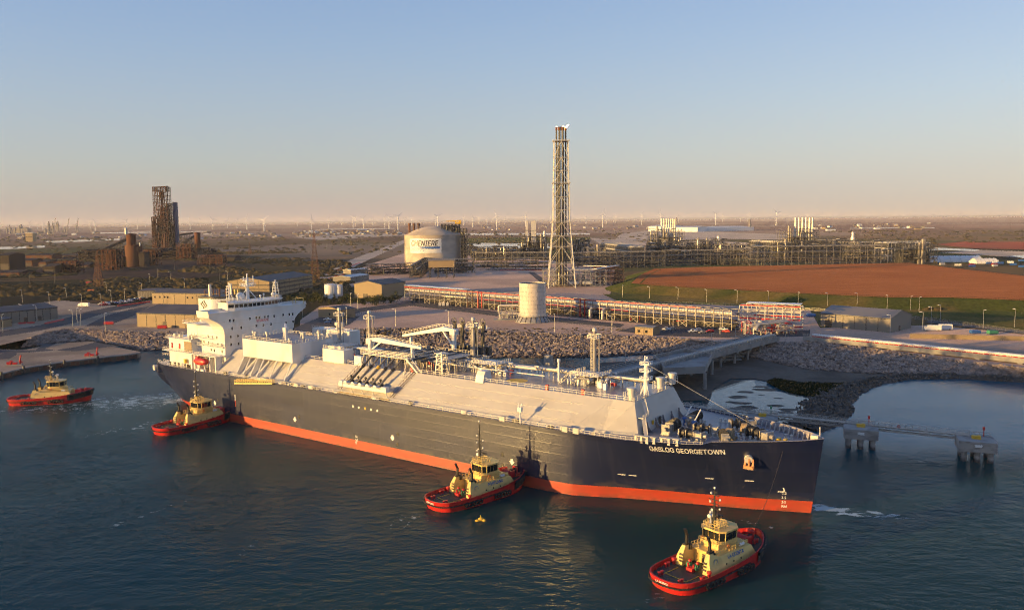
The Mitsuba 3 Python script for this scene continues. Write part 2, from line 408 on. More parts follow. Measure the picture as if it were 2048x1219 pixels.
def hull_mesh(z0, z1=None, k=9):
    vs, fs, uvs, n0 = [], [], [], 0
    for s in (1, -1):
        top = np.interp(xs, *ZT) if z1 is None else np.full(len(xs), z1)
        Z = z0 + (top[:, None] - z0) * (np.arange(k) / (k - 1.0))[None]
        X = np.repeat(xs[:, None], k, 1); B = hull_b(X, Z); XX = stern_x(rake(X, Z), Z)
        vs.append(np.stack([XX, s * B, Z], -1).reshape(-1, 3)); uvs.append(np.stack([Z, XX], -1).reshape(-1, 2))
        i, j = np.meshgrid(np.arange(len(xs) - 1), np.arange(k - 1), indexing='ij')
        q = np.stack([i * k + j, (i + 1) * k + j, (i + 1) * k + j + 1, i * k + j + 1], -1).reshape(-1, 4)
        fs.append((q if s < 0 else q[:, ::-1]) + n0); n0 += len(vs[-1])
    # transom
    a = len(vs[0])
    tr = [[j, j + 1, a + j + 1, a + j] for j in range(k - 1)]
    base = np.vstack(vs); extra = base[list(range(k)) + list(range(a, a + k))]
    fs.append(np.array([[n0 + j, n0 + j + 1, n0 + k + j + 1, n0 + k + j] for j in range(k - 1)]))
    return np.vstack([base, extra]), np.vstack(fs), np.vstack([np.vstack(uvs), extra[:, [2, 1]]])


for nm, mt, a in (('hull', 'hull_navy', hull_mesh(3.1, None, 12)), ('boot_topping', 'boot_red', hull_mesh(-2.0, 3.1, 6))):
    put(ship, nm, (a[0], a[1]), mt, SF, smooth=True, uv=a[2], label='red band of the hull along the waterline' if nm[0] == 'b' else None)

# decks
xx = [x for x in xs if x >= 26]
dp = Polygon([(rake(x, DKZ), hull_b(x, DKZ) - 0.05) for x in xx] + [(rake(x, DKZ), -hull_b(x, DKZ) + 0.05) for x in reversed(xx)])
m = MB().sheet(dp, DKZ); m.sheet([(19.2, 17.3), (26, 19.8), (26, -19.8), (19.2, -17.3)], 13.6); m.box(25.9, 26.0, -20, 20, 13.0, DKZ)
sp('upper_deck', m, 'deck_grey')
# bulwark inside skin and stays at the bow
m = MB()
bx = [x for x in xs if x >= 264.4]
for s in (1, -1):
    P = [(x, s, np.interp(x, *ZT)) for x in bx]; iy = lambda x, z: s * max(float(hull_b(x, z)) - .3, 0)
    for (xa, _, za), (xb, _, zb) in zip(P[:-1], P[1:]):
        m.add([[rake(xa, DKZ), iy(xa, DKZ), DKZ - .05], [rake(xb, DKZ), iy(xb, DKZ), DKZ - .05], [rake(xb, zb), iy(xb, zb), zb], [rake(xa, za), iy(xa, za), za]], [[0, 1, 2, 3]])
        m.beam([rake(xa, za), iy(xa, za) + s * .16, za + .03], [rake(xb, zb), iy(xb, zb) + s * .16, zb + .03], 0.42, 0.12)
sp('bulwark', m, 'deck_grey')
for s in (1, -1):
    for x in np.arange(266, 284.5, 1.35):
        y = s * (hull_b(x, DKZ) - 0.3); yi = s * max(hull_b(x, DKZ) - 1.5, 0); X = rake(x, 19); z = np.interp(x, *ZT) - 0.12
        sp('bulwark_stay', MB().hexa([[X - .06, y, DKZ], [X - .06, yi, DKZ], [X + .06, yi, DKZ], [X + .06, y, DKZ]], [[X - .06, y, z], [X - .06, y - s * .25, z], [X + .06, y - s * .25, z], [X + .06, y, z]]), 'pale_steel')

# trunk: sloping sides and the raised deck
TY, TZ = 12.3, 25.5


def trunk_y(x): return float(np.interp(x, [60, 226, 243, 246], [21.2, 21.2, 16.2, 15.4]))


tx = [68, 90, 110, 130, 150, 170, 190, 210, 226, 235, 243]
m = MB()
for s in (1, -1):
    for xa, xb in zip(tx[:-1], tx[1:]):
        b = [(xa, xa), (xb, xb)]
        xbt = xb if xb < 243 else 241.5; xbb = xb if xb < 243 else 244.5
        m.add([[xa, s * trunk_y(xa), DKZ], [xbb, s * trunk_y(xbb), DKZ], [xbt, s * TY, TZ], [xa, s * TY, TZ]], [[0, 1, 2, 3]])
m.add([[244.5, trunk_y(244.5), DKZ], [244.5, -trunk_y(244.5), DKZ], [241.5, -TY, TZ], [241.5, TY, TZ]], [[0, 1, 2, 3]])
m.add([[68, trunk_y(68), DKZ], [68, -trunk_y(68), DKZ], [68, -TY, TZ], [68, TY, TZ]], [[0, 1, 2, 3]])
sp('trunk_side', m, 'trunk_paint')
sp('trunk_deck', MB().box(68.1, 241.4, -TY + .02, TY - .02, TZ - 0.3, TZ + 0.02), 'trunk_deck')
for f in (0.25, 0.5, 0.75):
    m = MB(); y0 = lambda x: trunk_y(x) + (TY - trunk_y(x)) * f
    for xa, xb in ((110, 226), (226, 241)):
        m.beam([xa, y0(xa) + .02, DKZ + (TZ - DKZ) * f + .02], [xb, y0(xb) + .02, DKZ + (TZ - DKZ) * f + .02], 0.10)
    sp('weld_seam', m, 'trunk_paint')
# railings
m = MB()
for s in (1, -1): rail(m, [(109, s * 12.2, TZ), (136, s * 12.2, TZ)], 1.15, 2.5); rail(m, [(160, s * 12.2, TZ), (241, s * 12.2, TZ)], 1.15, 2.5)
rail(m, [(241.2, 12, TZ), (241.2, 3, TZ)], 1.15, 2.5); rail(m, [(241.2, -3, TZ), (241.2, -12, TZ)], 1.15, 2.5)
sp('trunk_railing', m, 'pale_steel')
m = MB()
for s in (1, -1):
    ex = [x for x in xs if 64 < x < 263]
    rail(m, [(x, s * (hull_b(x, DKZ) - 0.25), DKZ) for x in ex[::1]], 1.2, 2.4)
    rail(m, [(x, s * (hull_b(x, DKZ) - 0.25), DKZ) for x in xs if 26 <= x <= 52], 1.2, 2.0)
    rail(m, [(x, s * (hull_b(x, 14) - 0.25), 13.7) for x in xs if x < 25.5], 1.2, 2.0)
rail(m, [(19.3, 17, 13.7), (19.3, -17, 13.7)], 1.2, 2.0)
sp('deck_railing', m, 'pale_steel')

# ---- accommodation block: the front wall at x = 68 carries the bridge wings on curved brackets
FX = 68.0
wing = [(16.8, DKZ), (16.8, 31.5), (17.0, 33.2), (17.6, 34.6), (18.8, 35.8), (20.4, 36.8), (22.0, 37.6), (23.4, 38.5), (23.4, 39.8)]
prof = wing + [(-y, z) for y, z in reversed(wing)]
acc = sp('accommodation', MB().prism(prof, 60.5, FX, axis=0).box(50, 60.4, -16.5, 16.5, DKZ, 34.0), 'white_paint')
sp('deck_line', MB().box(FX, FX + .03, -16.7, 16.7, 27.3, 27.42).box(FX, FX + .03, -16.7, 16.7, 30.3, 30.42).box(FX, FX + .03, -16.8, 16.8, 33.3, 33.42).box(FX, FX + .03, -19, 19, 36.3, 36.4), 'pale_steel', under=acc)
for px, py in ((730, 490), (760, 490), (893, 475), (945, 468), (970, 466), (1015, 461), (1040, 458), (1090, 455), (1163, 445), (1213, 440), (1240, 438), (748, 555), (822, 548), (947, 532), (1003, 526), (1065, 520),
               (1187, 507), (1243, 499), (737, 622), (796, 615), (1248, 558), (740, 685), (800, 678)):
    q = onx(*c1(px, py), FX)
    if abs(q[1]) < 21: sp('window', MB().box(FX - .05, FX + .04, q[1] - .36, q[1] + .36, q[2] - .5, q[2] + .5), 'glass_dark', under=acc)
for x, z in ((52, 27.6), (54, 27.6), (57, 30.0), (60, 30.0), (63, 30.0), (57, 27.4), (60, 27.4), (63.5, 27.4), (66, 27.4), (58.5, 24.8), (61, 24.8), (66, 24.8), (63, 33), (65.5, 36.5)):
    y = 16.82 if x > 60.5 else 16.52
    if z < 32: sp('window', MB().box(x - .35, x + .35, y - .05, y + .03, z - .5, z + .5), 'glass_dark', under=acc)
q0, q1 = onx(*c1(943, 490), FX), onx(*c1(1040, 484), FX)
sp('lettering', MB().text('NO SMOKING', 0.95, [FX + .02, q0[1], (q0[2] + q1[2]) / 2 - .45], [0, -abs(q0[1] - q1[1]) / 8.2, 0], [0, 0, 1], 0.05), 'red_plain', under=acc, label='red no smoking notice on the front wall')
# bridge deck and wheelhouse
sp('bridge_wing', MB().box(60.4, FX + .25, -23.6, 23.6, 39.8, 40.0).box(FX + .05, FX + .22, -23.6, 23.6, 40.0, 40.25).box(60.5, 60.65, -23.6, 23.6, 40, 40.9).box(60.5, FX, 23.45, 23.6, 40, 41.0).box(60.5, FX, -23.6, -23.45, 40, 41.0), 'white_paint')
sp('wing_frame', MB().beam([62, -23, 40], [62, -23, 42.4], .2).beam([67, -19, 40], [67, -19, 42.4], .2).beam([62, -23, 42.4], [67, -23, 42.4], .2).beam([67, -23, 42.4], [67, -17.5, 42.4], .2).beam([67, -17.5, 40], [67, -17.5, 42.4], .2).beam([67, -23, 40], [67, -23, 42.4], .2), 'cream_paint')
fx_ = [(12.5, 64.6), (10.5, 66.2), (3, 67.4), (-3, 67.4), (-10.5, 66.2), (-13.6, 64.6)]
wh = sp('wheelhouse', MB().prism([(x, y) for y, x in fx_] + [(58.5, -13.6), (58.5, 12.5)], 40, 42.9).prism([(x + .5, y * 1.03) for y, x in fx_] + [(58, -14), (58, 12.9)], 42.9, 43.25), 'white_paint')
for (ya, xa), (yb, xb) in zip(fx_[:-1], fx_[1:]):
    L = math.hypot(yb - ya, xb - xa); k = max(1, int(round(L / 1.75)))
    d_ = np.array([xb - xa, yb - ya, 0]) / L; nn = np.array([-d_[1], d_[0], 0]); nn *= np.sign(nn[0])
    for i in range(k):
        a = np.array([xa, ya, 0]) + d_ * L * (i + .1) / k; b = np.array([xa, ya, 0]) + d_ * L * (i + .9) / k
        sp('window', MB().hexa([a - nn * .1 + [0, 0, 41.2], b - nn * .1 + [0, 0, 41.2], b + nn * .04 + [0, 0, 41.2], a + nn * .04 + [0, 0, 41.2]], [a - nn * .1 + [0, 0, 42.5], b - nn * .1 + [0, 0, 42.5], b + nn * .06 + [0, 0, 42.5], a + nn * .06 + [0, 0, 42.5]]), 'glass_dark', under=wh)
sp('name_board', MB().box(60.5, 64.0, 12.55, 12.75, 43.3, 44.0), 'dark_trim', under=wh)
sp('handrail', rail(MB(), [(58.4, 12.6, 43.25), (64.8, 12.6, 43.25), (67, 8, 43.25), (67.6, 0, 43.25), (67, -8, 43.25), (64.8, -13.6, 43.25), (58.4, -13.6, 43.25)], 1.1, 1.2, .05), 'pale_steel', under=wh)
# aft house, its tiers and galleries
ah = sp('aft_house', MB().box(34.9, 50, -19.8, 19.8, DKZ, 28.3).box(43, 50, -16, 16.6, 28.3, 34.4), 'white_paint')
sp('gallery', MB().box(32.8, 68.4, 16.6, 21.6, 23.2, 23.45).box(33.8, 50, -21, 20.6, 28.3, 28.5).box(50, 61, 16.5, 18.4, 29.2, 29.4).box(56, 69, 16.8, 18.6, 26.4, 26.6).box(42, 52, 16, 18, 34.4, 34.6), 'white_paint', under=ah)
m = MB(); rail(m, [(32.9, 16.8, 23.4), (32.9, 21.5, 23.4), (68.3, 21.5, 23.4)], 1.1, 1.6); rail(m, [(33.9, -20, 28.5), (33.9, 20.4, 28.5), (50, 20.4, 28.5)], 1.1, 1.6); rail(m, [(42.2, -15, 34.6), (42.2, 17.8, 34.6), (51, 17.8, 34.6)], 1.1, 1.6); rail(m, [(50, 18.3, 29.4), (61, 18.3, 29.4)], 1.1, 1.6); rail(m, [(56, 18.5, 26.6), (69, 18.5, 26.6), (69, 16.8, 26.6)], 1.1, 1.6)
for z in (17.6, 20.4): rail(m, [(28, 18.6, z), (34.8, 18.6, z)], 1.0, 1.6)
sp('handrail', m, 'pale_steel', under=ah)
m = MB()
for z in (20.4, 26.4): m.box(50.1, 68.2, 16.6, 18.0, z, z + .16); rail(m, [(50.2, 17.9, z + .16), (68.1, 17.9, z + .16)], 1.0, 1.4, .05)
sp('side_gallery', m, 'white_paint', under=ah)
for x in (46.5, 48.6, 36.5, 40): sp('deck_fitting', MB().box(x - .5, x + .5, 17, 18.4, 28.5, 29.9).rod([x + 1, 17.6, 28.5], [x + 1, 17.6, 31.0], .12), 'pale_steel', under=ah)
sp('recess', MB().box(45.5, 50.5, 19.75, 19.87, 23.5, 27.6), 'tan_wall', under=ah, label='tan painted recess in the white side wall')
for x in (37.2, 42.4): sp('fire_locker', MB().box(x - .3, x + .3, 19.8, 20.1, 24.4, 26.4), 'red_plain', under=ah)
sp('boat_davit', MB().box(54.0, 54.7, 19, 21.4, DKZ, 23.2).box(56.3, 57, 19, 21.4, DKZ, 23.2).box(52, 52.6, 19, 21.4, DKZ, 23.2).box(64, 64.5, 18.5, 21.4, DKZ, 23.2).box(67.6, 68.2, 18.5, 21.4, DKZ, 23.2), 'white_paint')
# lifeboat
v = trimesh.creation.icosphere(3, 1.0).vertices.copy(); f = trimesh.creation.icosphere(3, 1.0).faces
v = np.sign(v) * np.abs(v) ** 0.75; v = v / np.abs(v).max(0); v = v * [4.0, 1.5, 1.35]; v[:, 2] = np.where(v[:, 2] < 0, v[:, 2] * (1 - 0.25 * (np.abs(v[:, 0]) / 4) ** 2), v[:, 2])
lb = sp('lifeboat', MB().add(v + [60.0, 22.2, 21.1], f), 'red_plain', smooth=True)
sp('cockpit', MB().hexa([[57.2, 21.5, 22.1], [58.8, 21.5, 22.1], [58.8, 22.9, 22.1], [57.2, 22.9, 22.1]], [[57.4, 21.7, 23.0], [58.5, 21.7, 23.0], [58.5, 22.7, 23.0], [57.4, 22.7, 23.0]]), 'red_plain', under=lb)
sp('keel_stripe', MB().box(56.5, 63.4, 23.6, 23.72, 20.95, 21.1), 'orange_paint', under=lb)
m = MB(); m.beam([58, 22, DKZ], [59, 22, 20], .3); m.beam([62.5, 22, DKZ], [61.5, 22, 20], .3); m.box(57.5, 59.2, 21.4, 22.8, DKZ, DKZ + .9); m.box(60.2, 62, 21.4, 22.8, DKZ, DKZ + .8)
sp('boat_cradle', m, 'plain_white')
m = MB()
for x, y in ((37, 21), (40, 20.8), (43, 21), (47, 20.9), (49, 21), (51, 21.5)): m.lathe([(0, 0), (.35, 0), (.35, 1.1), (.5, 1.15), (.5, 1.35), (0, 1.35)], 8, (x, y, DKZ))
sp('mooring_bollards', m, 'dark_steel')
sp('lifebuoy_locker', MB().box(46.4, 47.4, 20.2, 21, 19.0, 20.6), 'yellow_paint')
for x, y in ((20.5, 17.8), (20.5, 15.5), (22.8, 19.0)): sp('fairlead', MB().box(x - .5, x + .5, y - .8, y + .8, 13.6, 15.4), 'pale_steel')
# funnel: flat sides and a rounded front
fp = [(39.5, -8.6), (46.0, -8.6)] + [(46 + 6.2 * math.cos(a), 8.6 * math.sin(a)) for a in np.linspace(-1.5, 1.5, 15)] + [(46.0, 8.6), (39.5, 8.6)]
fu = sp('funnel', MB().prism(fp, 35.4, 43.6).box(40, 45, -8, 8, 34.4, 35.4), 'white_paint', smooth=35)
sp('funnel_top', MB().prism(Polygon(fp).buffer(.12), 43.6, 44.5), 'dark_steel', under=fu)
sp('funnel_leg', MB().box(39.7, 40.6, 7.4, 8.5, 28.4, 35.4).box(39.7, 40.6, -8.5, -7.4, 28.4, 35.4).box(46, 47.2, 7.2, 8.4, 34.5, 35.4), 'white_paint', under=fu)
em = MB()
for i in range(3):
    o = i * 1.05; zz = np.linspace(0, 1, 9)
    # three slanted waves
    up_ = [(41.1 + o + 1.55 * t - 0.35 * math.sin(t * 6.28), 41.9 + .5 * i - 2.6 * t) for t in zz]
    em.prism([(a, b) for a, b in up_] + [(a + .75, b + .12) for a, b in reversed(up_)], 8.6, 8.66, axis=1)
sp('emblem', em, 'dark_steel', under=fu, label='three dark grey wavy stripes on the white funnel')
for x, y, h, r in ((44.6, 6.4, 5.0, .62), (47.2, -1.8, 4.8, .5)): sp('exhaust_stack', MB().lathe([(r * .8, 0), (r, .1), (r, h), (r * .8, h)], 12, (x, y, 44.4)), 'pipe_bright', under=fu, smooth=35)
for x, y, h, r in ((40.8, 6.2, 2.4, .22), (42, 3, 2.3, .2), (43.6, 2.5, 2.2, .2), (47, 3.6, 2.8, .3), (48.6, 1.6, 3.0, .33), (49.3, -1.2, 2.6, .3), (47.6, 0.6, 3.2, .4), (46.4, -4.4, 2.2, .6), (46.2, -6.2, 2.0, .6), (44, -3, 2.8, .3)):
    sp('vent_pipe', MB().lathe([(r, 0), (r, h), (r * .6, h + .1)], 8, (x, y, 44.4)), 'rust_steel' if r < .5 else 'cream_paint', under=fu)
# masts and domes over the bridge
m = MB(); b0 = np.array([58.5, -1.5, 43.2])
m.rod(b0, b0 + [0, 0, 8.0], .75, 10, .5); [m.beam(b0 + [sx * 2.6, sy * 2.6, 0], b0 + [0, 0, 4.6], .32) for sx in (1, -1) for sy in (1, -1)]
m.box(57, 60.4, -4, 1, 48.6, 48.8); m.box(57.4, 60, -3, 0, 50.8, 51); rail(m, [(57, -4, 48.8), (60.4, -4, 48.8), (60.4, 1, 48.8), (57, 1, 48.8), (57, -4, 48.8)], 1, 1.2); m.rod(b0 + [0, 0, 8], b0 + [0, 0, 10.6], .3); m.rod(b0 + [0, 1.6, 7.6], b0 + [0, 1.6, 9.4], .25); m.rod(b0 + [0, -3, 7], b0 + [0, -3, 9.6], .2)
rm = sp('radar_mast', m, 'plain_white')
sp('radar_scanner', MB().box(60.2, 60.5, -3.2, .4, 49.9, 50.2).box(58.3, 58.6, -2.6, 1.4, 51.6, 51.9), 'plain_white', under=rm)
q = onx(*c1(815, 295), 57.0)
sd = sp('satellite_dome', MB().ball(q, 1.75, 3), 'plain_white', smooth=True); sp('pedestal', MB().rod([57, q[1], 43.2], [57, q[1], q[2] - 1.2], .5), 'plain_white', under=sd)
for px, x, h in ((728, 56, 6.0), (1105, 60, 6.2)):
    q = onx(*c1(px, 345), x); m = MB(); z0 = 43.2
    for k in range(5):
        z = z0 + k * h / 5
        m.box(x - .9, x + .9, q[1] - .9, q[1] + .9, z + h / 5 - .1, z + h / 5)
    for sx in (1, -1):
        for sy in (1, -1): m.beam([x + sx, q[1] + sy, z0 - 3 if px < 800 else z0], [x + .5 * sx, q[1] + .5 * sy, z0 + h], .18)
    m.rod([x, q[1], z0], [x, q[1], z0 + h + 1.2], .2)
    sp('signal_mast', m, 'plain_white')
for x, y, h, r in ((62, -11.8, 1.6, .7), (60, -12.6, 1.4, .6), (63, -6, 2.0, .4), (64, -3.5, 1.6, .5), (61, 5, 1.8, .3), (64, 5.5, 1.3, .35), (63, 8.6, 1.6, .3)):
    sp('antenna_dome', MB().rod([x, y, 43.2], [x, y, 43.2 + h], .14).ball([x, y, 43.2 + h], r, 1), 'plain_white')

# ---- cargo machinery house on brackets over the sloping side
MX0, MX1, MY0, MY1, MZ0, MZ1 = 80.6, 108.8, -1.0, 18.0, 24.5, 31.2
mh = sp('machinery_house', MB().box(MX0, MX1, MY0, MY1, MZ0, MZ1).box(MX0 + .2, MX1 - .2, MY0 + .2, 13, TZ - 1.6, MZ0), 'white_paint')
sp('roof', MB().box(MX0 + .1, MX1 - .1, MY0 + .1, MY1 - .1, MZ1, MZ1 + .06), 'deck_grey', under=mh)
sp('handrail', rail(MB(), [(MX0, MY0, MZ1), (MX0, MY1 - .2, MZ1), (MX1 - .2, MY1 - .2, MZ1), (MX1 - .2, MY0, MZ1), (MX0, MY0, MZ1)], 1.15, 1.6, .055), 'pale_steel', under=mh)


def slope_z(y): return DKZ + (21.2 - y) * (TZ - DKZ) / (21.2 - TY)


for x, hole in ((81.2, 0), (85.0, 1), (89.2, 0), (92.8, 1), (100.2, 1), (108.2, 2)):
    o = Polygon([(13.6, MZ0), (MY1, MZ0), (21.6, slope_z(21.0) + .9), (20.9, slope_z(20.9) - .1)] + [(14.2, slope_z(14.2))])
    if hole: o = o.difference(Polygon([(16.0, 23.6), (17.5, 23.8), (20.3, 19.9), (16.2, 23.1)]).buffer(.22)).buffer(0)
    sp('bracket', MB().prism(o, x - .16, x + .16, axis=0), 'white_paint', under=mh)
for x, y, h, r in ((80, 12.5, 2.1, .55), (82, 12.8, 2.1, .55), (84.5, 15, 1.9, .6), (85, 10, 1.9, .8), (101, 6, 2.4, .8), (105.2, 2.2, 3.2, .9), (106.0, 0.2, 3.2, .8), (104.5, 15.4, 1.6, .6), (96, 3, 2.0, .6), (88, 4, 1.5, .7)):
    sp('vent_cowl', MB().lathe([(r * .62, 0), (r * .62, h * .55), (r, h * .62), (r, h), (0, h)], 12, (x, y, MZ1)), 'pale_steel', under=mh, smooth=35)
q = np.array([99.0, 12.5, MZ1])
m = MB(); m.rod(q, q + [0, 0, 4.4], .5, 10); m.beam(q + [0, 0, 4.4], q + [-4.4, -3.4, 5.4], .8, .6); m.beam(q + [-4.4, -3.4, 5.4], q + [-5.6, -4.2, 4.2], .3); m.box(q[0] - .8, q[0] + .8, q[1] - .8, q[1] + .8, MZ1 + 3.6, MZ1 + 4.8)
m.beam(q + [-4, -3, 0], q + [-4.4, -3.4, 5.2], .3); m.beam(q + [-5.4, -3, 0], q + [-4.4, -3.4, 5.2], .25)
sp('provision_crane', m, 'white_paint')
sp('deck_house', MB().box(119.6, 130.3, 8.8, 13.4, TZ, 30.1), 'white_paint')
sp('house_railing', rail(MB(), [(119.8, 8.9, 30.1), (119.8, 13.2, 30.1), (130.1, 13.2, 30.1), (130.1, 8.9, 30.1)], 1.1, 1.4).box(121, 124, 10, 12, 30.1, 30.9).box(126, 127.4, 10, 12, 30.1, 31.2), 'pale_steel')
sp('white_cabinet', MB().box(134.6, 138, 11, 12.6, TZ, 28.6), 'plain_white')
q = onz(699, 663, 31.2)
px0 = q[0] - 22
pb = sp('port_house', MB().box(px0, q[0], -22, q[1], TZ - 2, 31.2), 'white_paint')
sp('handrail', rail(MB(), [(px0, q[1], 31.2), (q[0], q[1], 31.2), (q[0], -22, 31.2)], 1.1, 1.6), 'pale_steel', under=pb)
for dx in (-9, -6.5): sp('vent_cowl', MB().lathe([(.6, 0), (.6, 1.4), (1.1, 1.8), (1.1, 3), (0, 3)], 12, (q[0] + dx, q[1] - 2, 31.2)), 'pale_steel', under=pb)

# ---- manifold on the starboard side
rng = random.Random(4)
m = MB(); m.box(136.5, 158.5, 17.6, 21.9, 20.0, 20.25); m.box(136.5, 158.5, 21.7, 21.9, 20.2, 21.0)
for x in (137, 142, 147, 152, 158): m.beam([x, 21.6, 20], [x, 20.6, DKZ + .3], .22); m.beam([x, 18, 20], [x + 1.4, 20.2, DKZ + .6], .2)
m.box(137.0, 138.6, 20.6, 22.1, 20.2, 21.9); m.box(156.4, 158.6, 20.6, 22.1, 20.2, 21.8)
mp = sp('manifold_platform', m, 'white_paint')
sp('handrail', rail(MB(), [(136.6, 18, 20.2), (136.6, 21.8, 20.2), (158.4, 21.8, 20.2), (158.4, 18, 20.2)], 1.15, 1.3, .06, 3), 'pale_steel', under=mp)
sp('drip_tray', MB().box(136, 159, 18.6, 22.0, DKZ + .3, DKZ + .5), 'cream_paint', under=mp)
for i, x in enumerate((141.5, 144.9, 148.3, 151.7, 155.1)):
    p0, p1 = np.array([x - 2.0, 19.6, 21.2]), np.array([x + 1.6, 12.4, 29.4]); pm = p0 + (p1 - p0) * .62
    k = sp('cargo_pipe', MB().rod(p0, pm, .38, 10).rod(pm, p1, .31, 10), 'rack_steel' if i else 'dark_steel', smooth=40)
    t = (p1 - p0) / np.linalg.norm(p1 - p0)
    sp('pipe_flange', MB().rod(pm - t * .55, pm + t * .55, .55, 10), 'yellow_paint' if i == 2 else 'black_paint', under=k, label='yellow flange of the middle cargo pipe' if i == 2 else None)
    sp('manifold_flange', MB().rod(p0 + [0, -.2, 0], p0 + [0, 2.0, 0], .45, 10).rod(p0 + [0, 1.8, 0], p0 + [0, 2.1, 0], .8, 12), 'plain_white', under=k)
    sp('valve', MB().box(x - 2.8, x - 1.2, 18.2, 19.6, 20.4, 21.9).rod([x - 2, 18.8, 21.6], [x - 2, 18.8, 23], .2).ball([x - 2, 18.8, 23.1], .45, 1), 'dark_steel', under=k)
m = MB()
for x in (138.5, 158.5):
    m.beam([x, 12.6, TZ], [x, 11.6, 29.6], .25); m.beam([x + 2.5, 9, TZ], [x, 11.6, 29.6], .25); m.beam([x, 13.5, 24.6], [x, 11.6, 29.6], .25)
m.beam([158.8, 12.6, 29.8], [163.4, 12.2, TZ], .5); m.beam([159.6, 11.4, 29.8], [164.2, 11.2, TZ], .5)
m.box(138, 159.5, 10.2, 12.8, 29.6, 29.8); rail(m, [(138, 12.7, 29.8), (159.4, 12.7, 29.8)], 1.3, 1.2, .06, 3); rail(m, [(138, 10.3, 29.8), (159.4, 10.3, 29.8)], 1.3, 1.2, .06, 3)
sp('gantry_walkway', m, 'pale_steel')
for x0 in (137.6, 161.8):
    sp('side_ladder', MB().beam([x0, 12.4, TZ + .2], [x0 - 2.6, 20.6, DKZ + 1.2], .12).beam([x0 + 1.1, 12.4, TZ + .2], [x0 - 1.5, 20.6, DKZ + 1.2], .12).mb(rail(MB(), [(x0 - .1, 12.4, TZ + .2), (x0 - 2.7, 20.6, DKZ + 1.2)], 1.0, 1.5, .04, 1)), 'rust_steel')
# hose cranes
for (ped, tip, y) in (((741, 690), (843, 696), 9.5), ((908, 684), (806, 671), -12.0)):
    a, b = ony(*ped, y), ony(*tip, y); a[2] = 34.6 if y > 0 else 36.6
    s = 1 if b[0] > a[0] else -1
    ck = sp('hose_crane', MB().rod([a[0], y, TZ], [a[0], y, a[2]], .95, 12, .8).box(a[0] - 1.1, a[0] + 1.1, y - 1.1, y + 1.1, a[2] - 1.8, a[2]), 'white_paint', smooth=35)
    L = abs(b[0] - a[0]); zb = b[2]
    m = MB(); x0, x1 = a[0] - s * 1.5, b[0]
    m.add([[x0, y - .6, a[2]], [x0, y + .6, a[2]], [x0 + s * 6, y + .7, a[2] + .7], [x0 + s * 6, y - .7, a[2] + .7], [x1, y - .35, zb + .5], [x1, y + .35, zb + .5], [x0, y - .6, a[2] - .6], [x0, y + .6, a[2] - .6], [x0 + s * 6, y + .7, a[2] - .9], [x0 + s * 6, y - .7, a[2] - .9], [x1, y - .35, zb - .3], [x1, y + .35, zb - .3]],
          [[0, 1, 2, 3], [3, 2, 5, 4], [6, 9, 8, 7], [9, 10, 11, 8], [0, 3, 9, 6], [3, 4, 10, 9], [1, 7, 8, 2], [2, 8, 11, 5], [4, 5, 11, 10], [0, 6, 7, 1]])
    m.beam([a[0] + s * 1, y, TZ + 5.6], [a[0] + s * 5, y, a[2] - .9], .45)
    sp('boom', m, 'plain_white', under=ck)
    sp('boom_railing', rail(MB(), [(a[0], y + .6, a[2] + .5), (a[0] + s * 6, y + .6, a[2] + .7), (x1, y + .3, zb + .5)], 1.0, 1.6, .05), 'pale_steel', under=ck)
    sp('boom_rest', MB().box(b[0] - s * 4 - .35, b[0] - s * 4 + .35, y - .5, y + .5, TZ, zb - .2).beam([b[0] - s * 4 + 2.4, y, TZ], [b[0] - s * 4, y, zb - .8], .25), 'white_paint', under=ck)
# vent masts
for tp, bs in (((678, 620), None), ((738, 626), None), ((946, 640), None), ((1189, 662), (1189, 768))):
    q = onz(*tp, 41.0); x, y = q[0], q[1]; m = MB()
    m.rod([x, y, TZ], [x, y, 41.0], .62, 10, .5); m.rod([x + 1.3, y - .6, TZ], [x + 1.3, y - .6, 39.6], .2)
    for k in range(14):
        z = TZ + 1 + k * 1.05; m.box(x - 1.15, x - .6, y - .3, y + .3, z, z + .12)
    m.beam([x - 1.1, y + .3, TZ], [x - 1.1, y + .3, 40], .1); m.beam([x - 1.1, y - .3, TZ], [x - 1.1, y - .3, 40], .1)
    vm = sp('vent_mast', m, 'steel_grey', smooth=35)
    m = MB(); m.box(x - 1.5, x + 1.5, y - 1.5, y + 1.5, 38.9, 39.0); rail(m, [(x - 1.5, y - 1.5, 39), (x + 1.5, y - 1.5, 39), (x + 1.5, y + 1.5, 39), (x - 1.5, y + 1.5, 39), (x - 1.5, y - 1.5, 39)], 1, 1.5); m.beam([x, y - 2.4, 39.6], [x, y + 2.4, 39.6], .16); m.beam([x - 2.2, y, 40.2], [x + 2.2, y, 40.2], .16); m.rod([x, y, 41], [x, y, 42], .75, 8, .6)
    sp('mast_head', m, 'pale_steel', under=vm)
# pipes along the trunk deck on their stools
for (y, z, r, x0, x1) in ((-3.0, 28.0, .42, 112, 200), (-4.4, 28.1, .36, 112, 236), (-5.8, 27.4, .3, 112, 236), (-8.0, 27.4, .4, 130, 236), (-9.4, 27.6, .25, 112, 236), (2.2, 27.3, .2, 165, 206)):
    k = sp('deck_pipe', MB().rod([x0, y, z], [x1, y, z], r, 8), 'pipe_bright' if y > -5 else 'steel_grey', smooth=40)
m = MB()
for x in np.arange(114, 236, 4.0):
    for y in (-2.6, -6.4, -9.8): m.beam([x, y, TZ], [x, y, 27.6], .18)
    m.beam([x, -2.4, 27.1], [x, -10, 27.1], .16)
sp('pipe_stools', m, 'steel_grey')
for x in (176, 190, 200, 208): sp('expansion_loop', MB().path([(x, -2.6, 28), (x, -1.6, 29.2), (x + 1.2, -1.6, 29.2), (x + 1.2, -2.6, 28)], .3, 6), 'pale_steel')
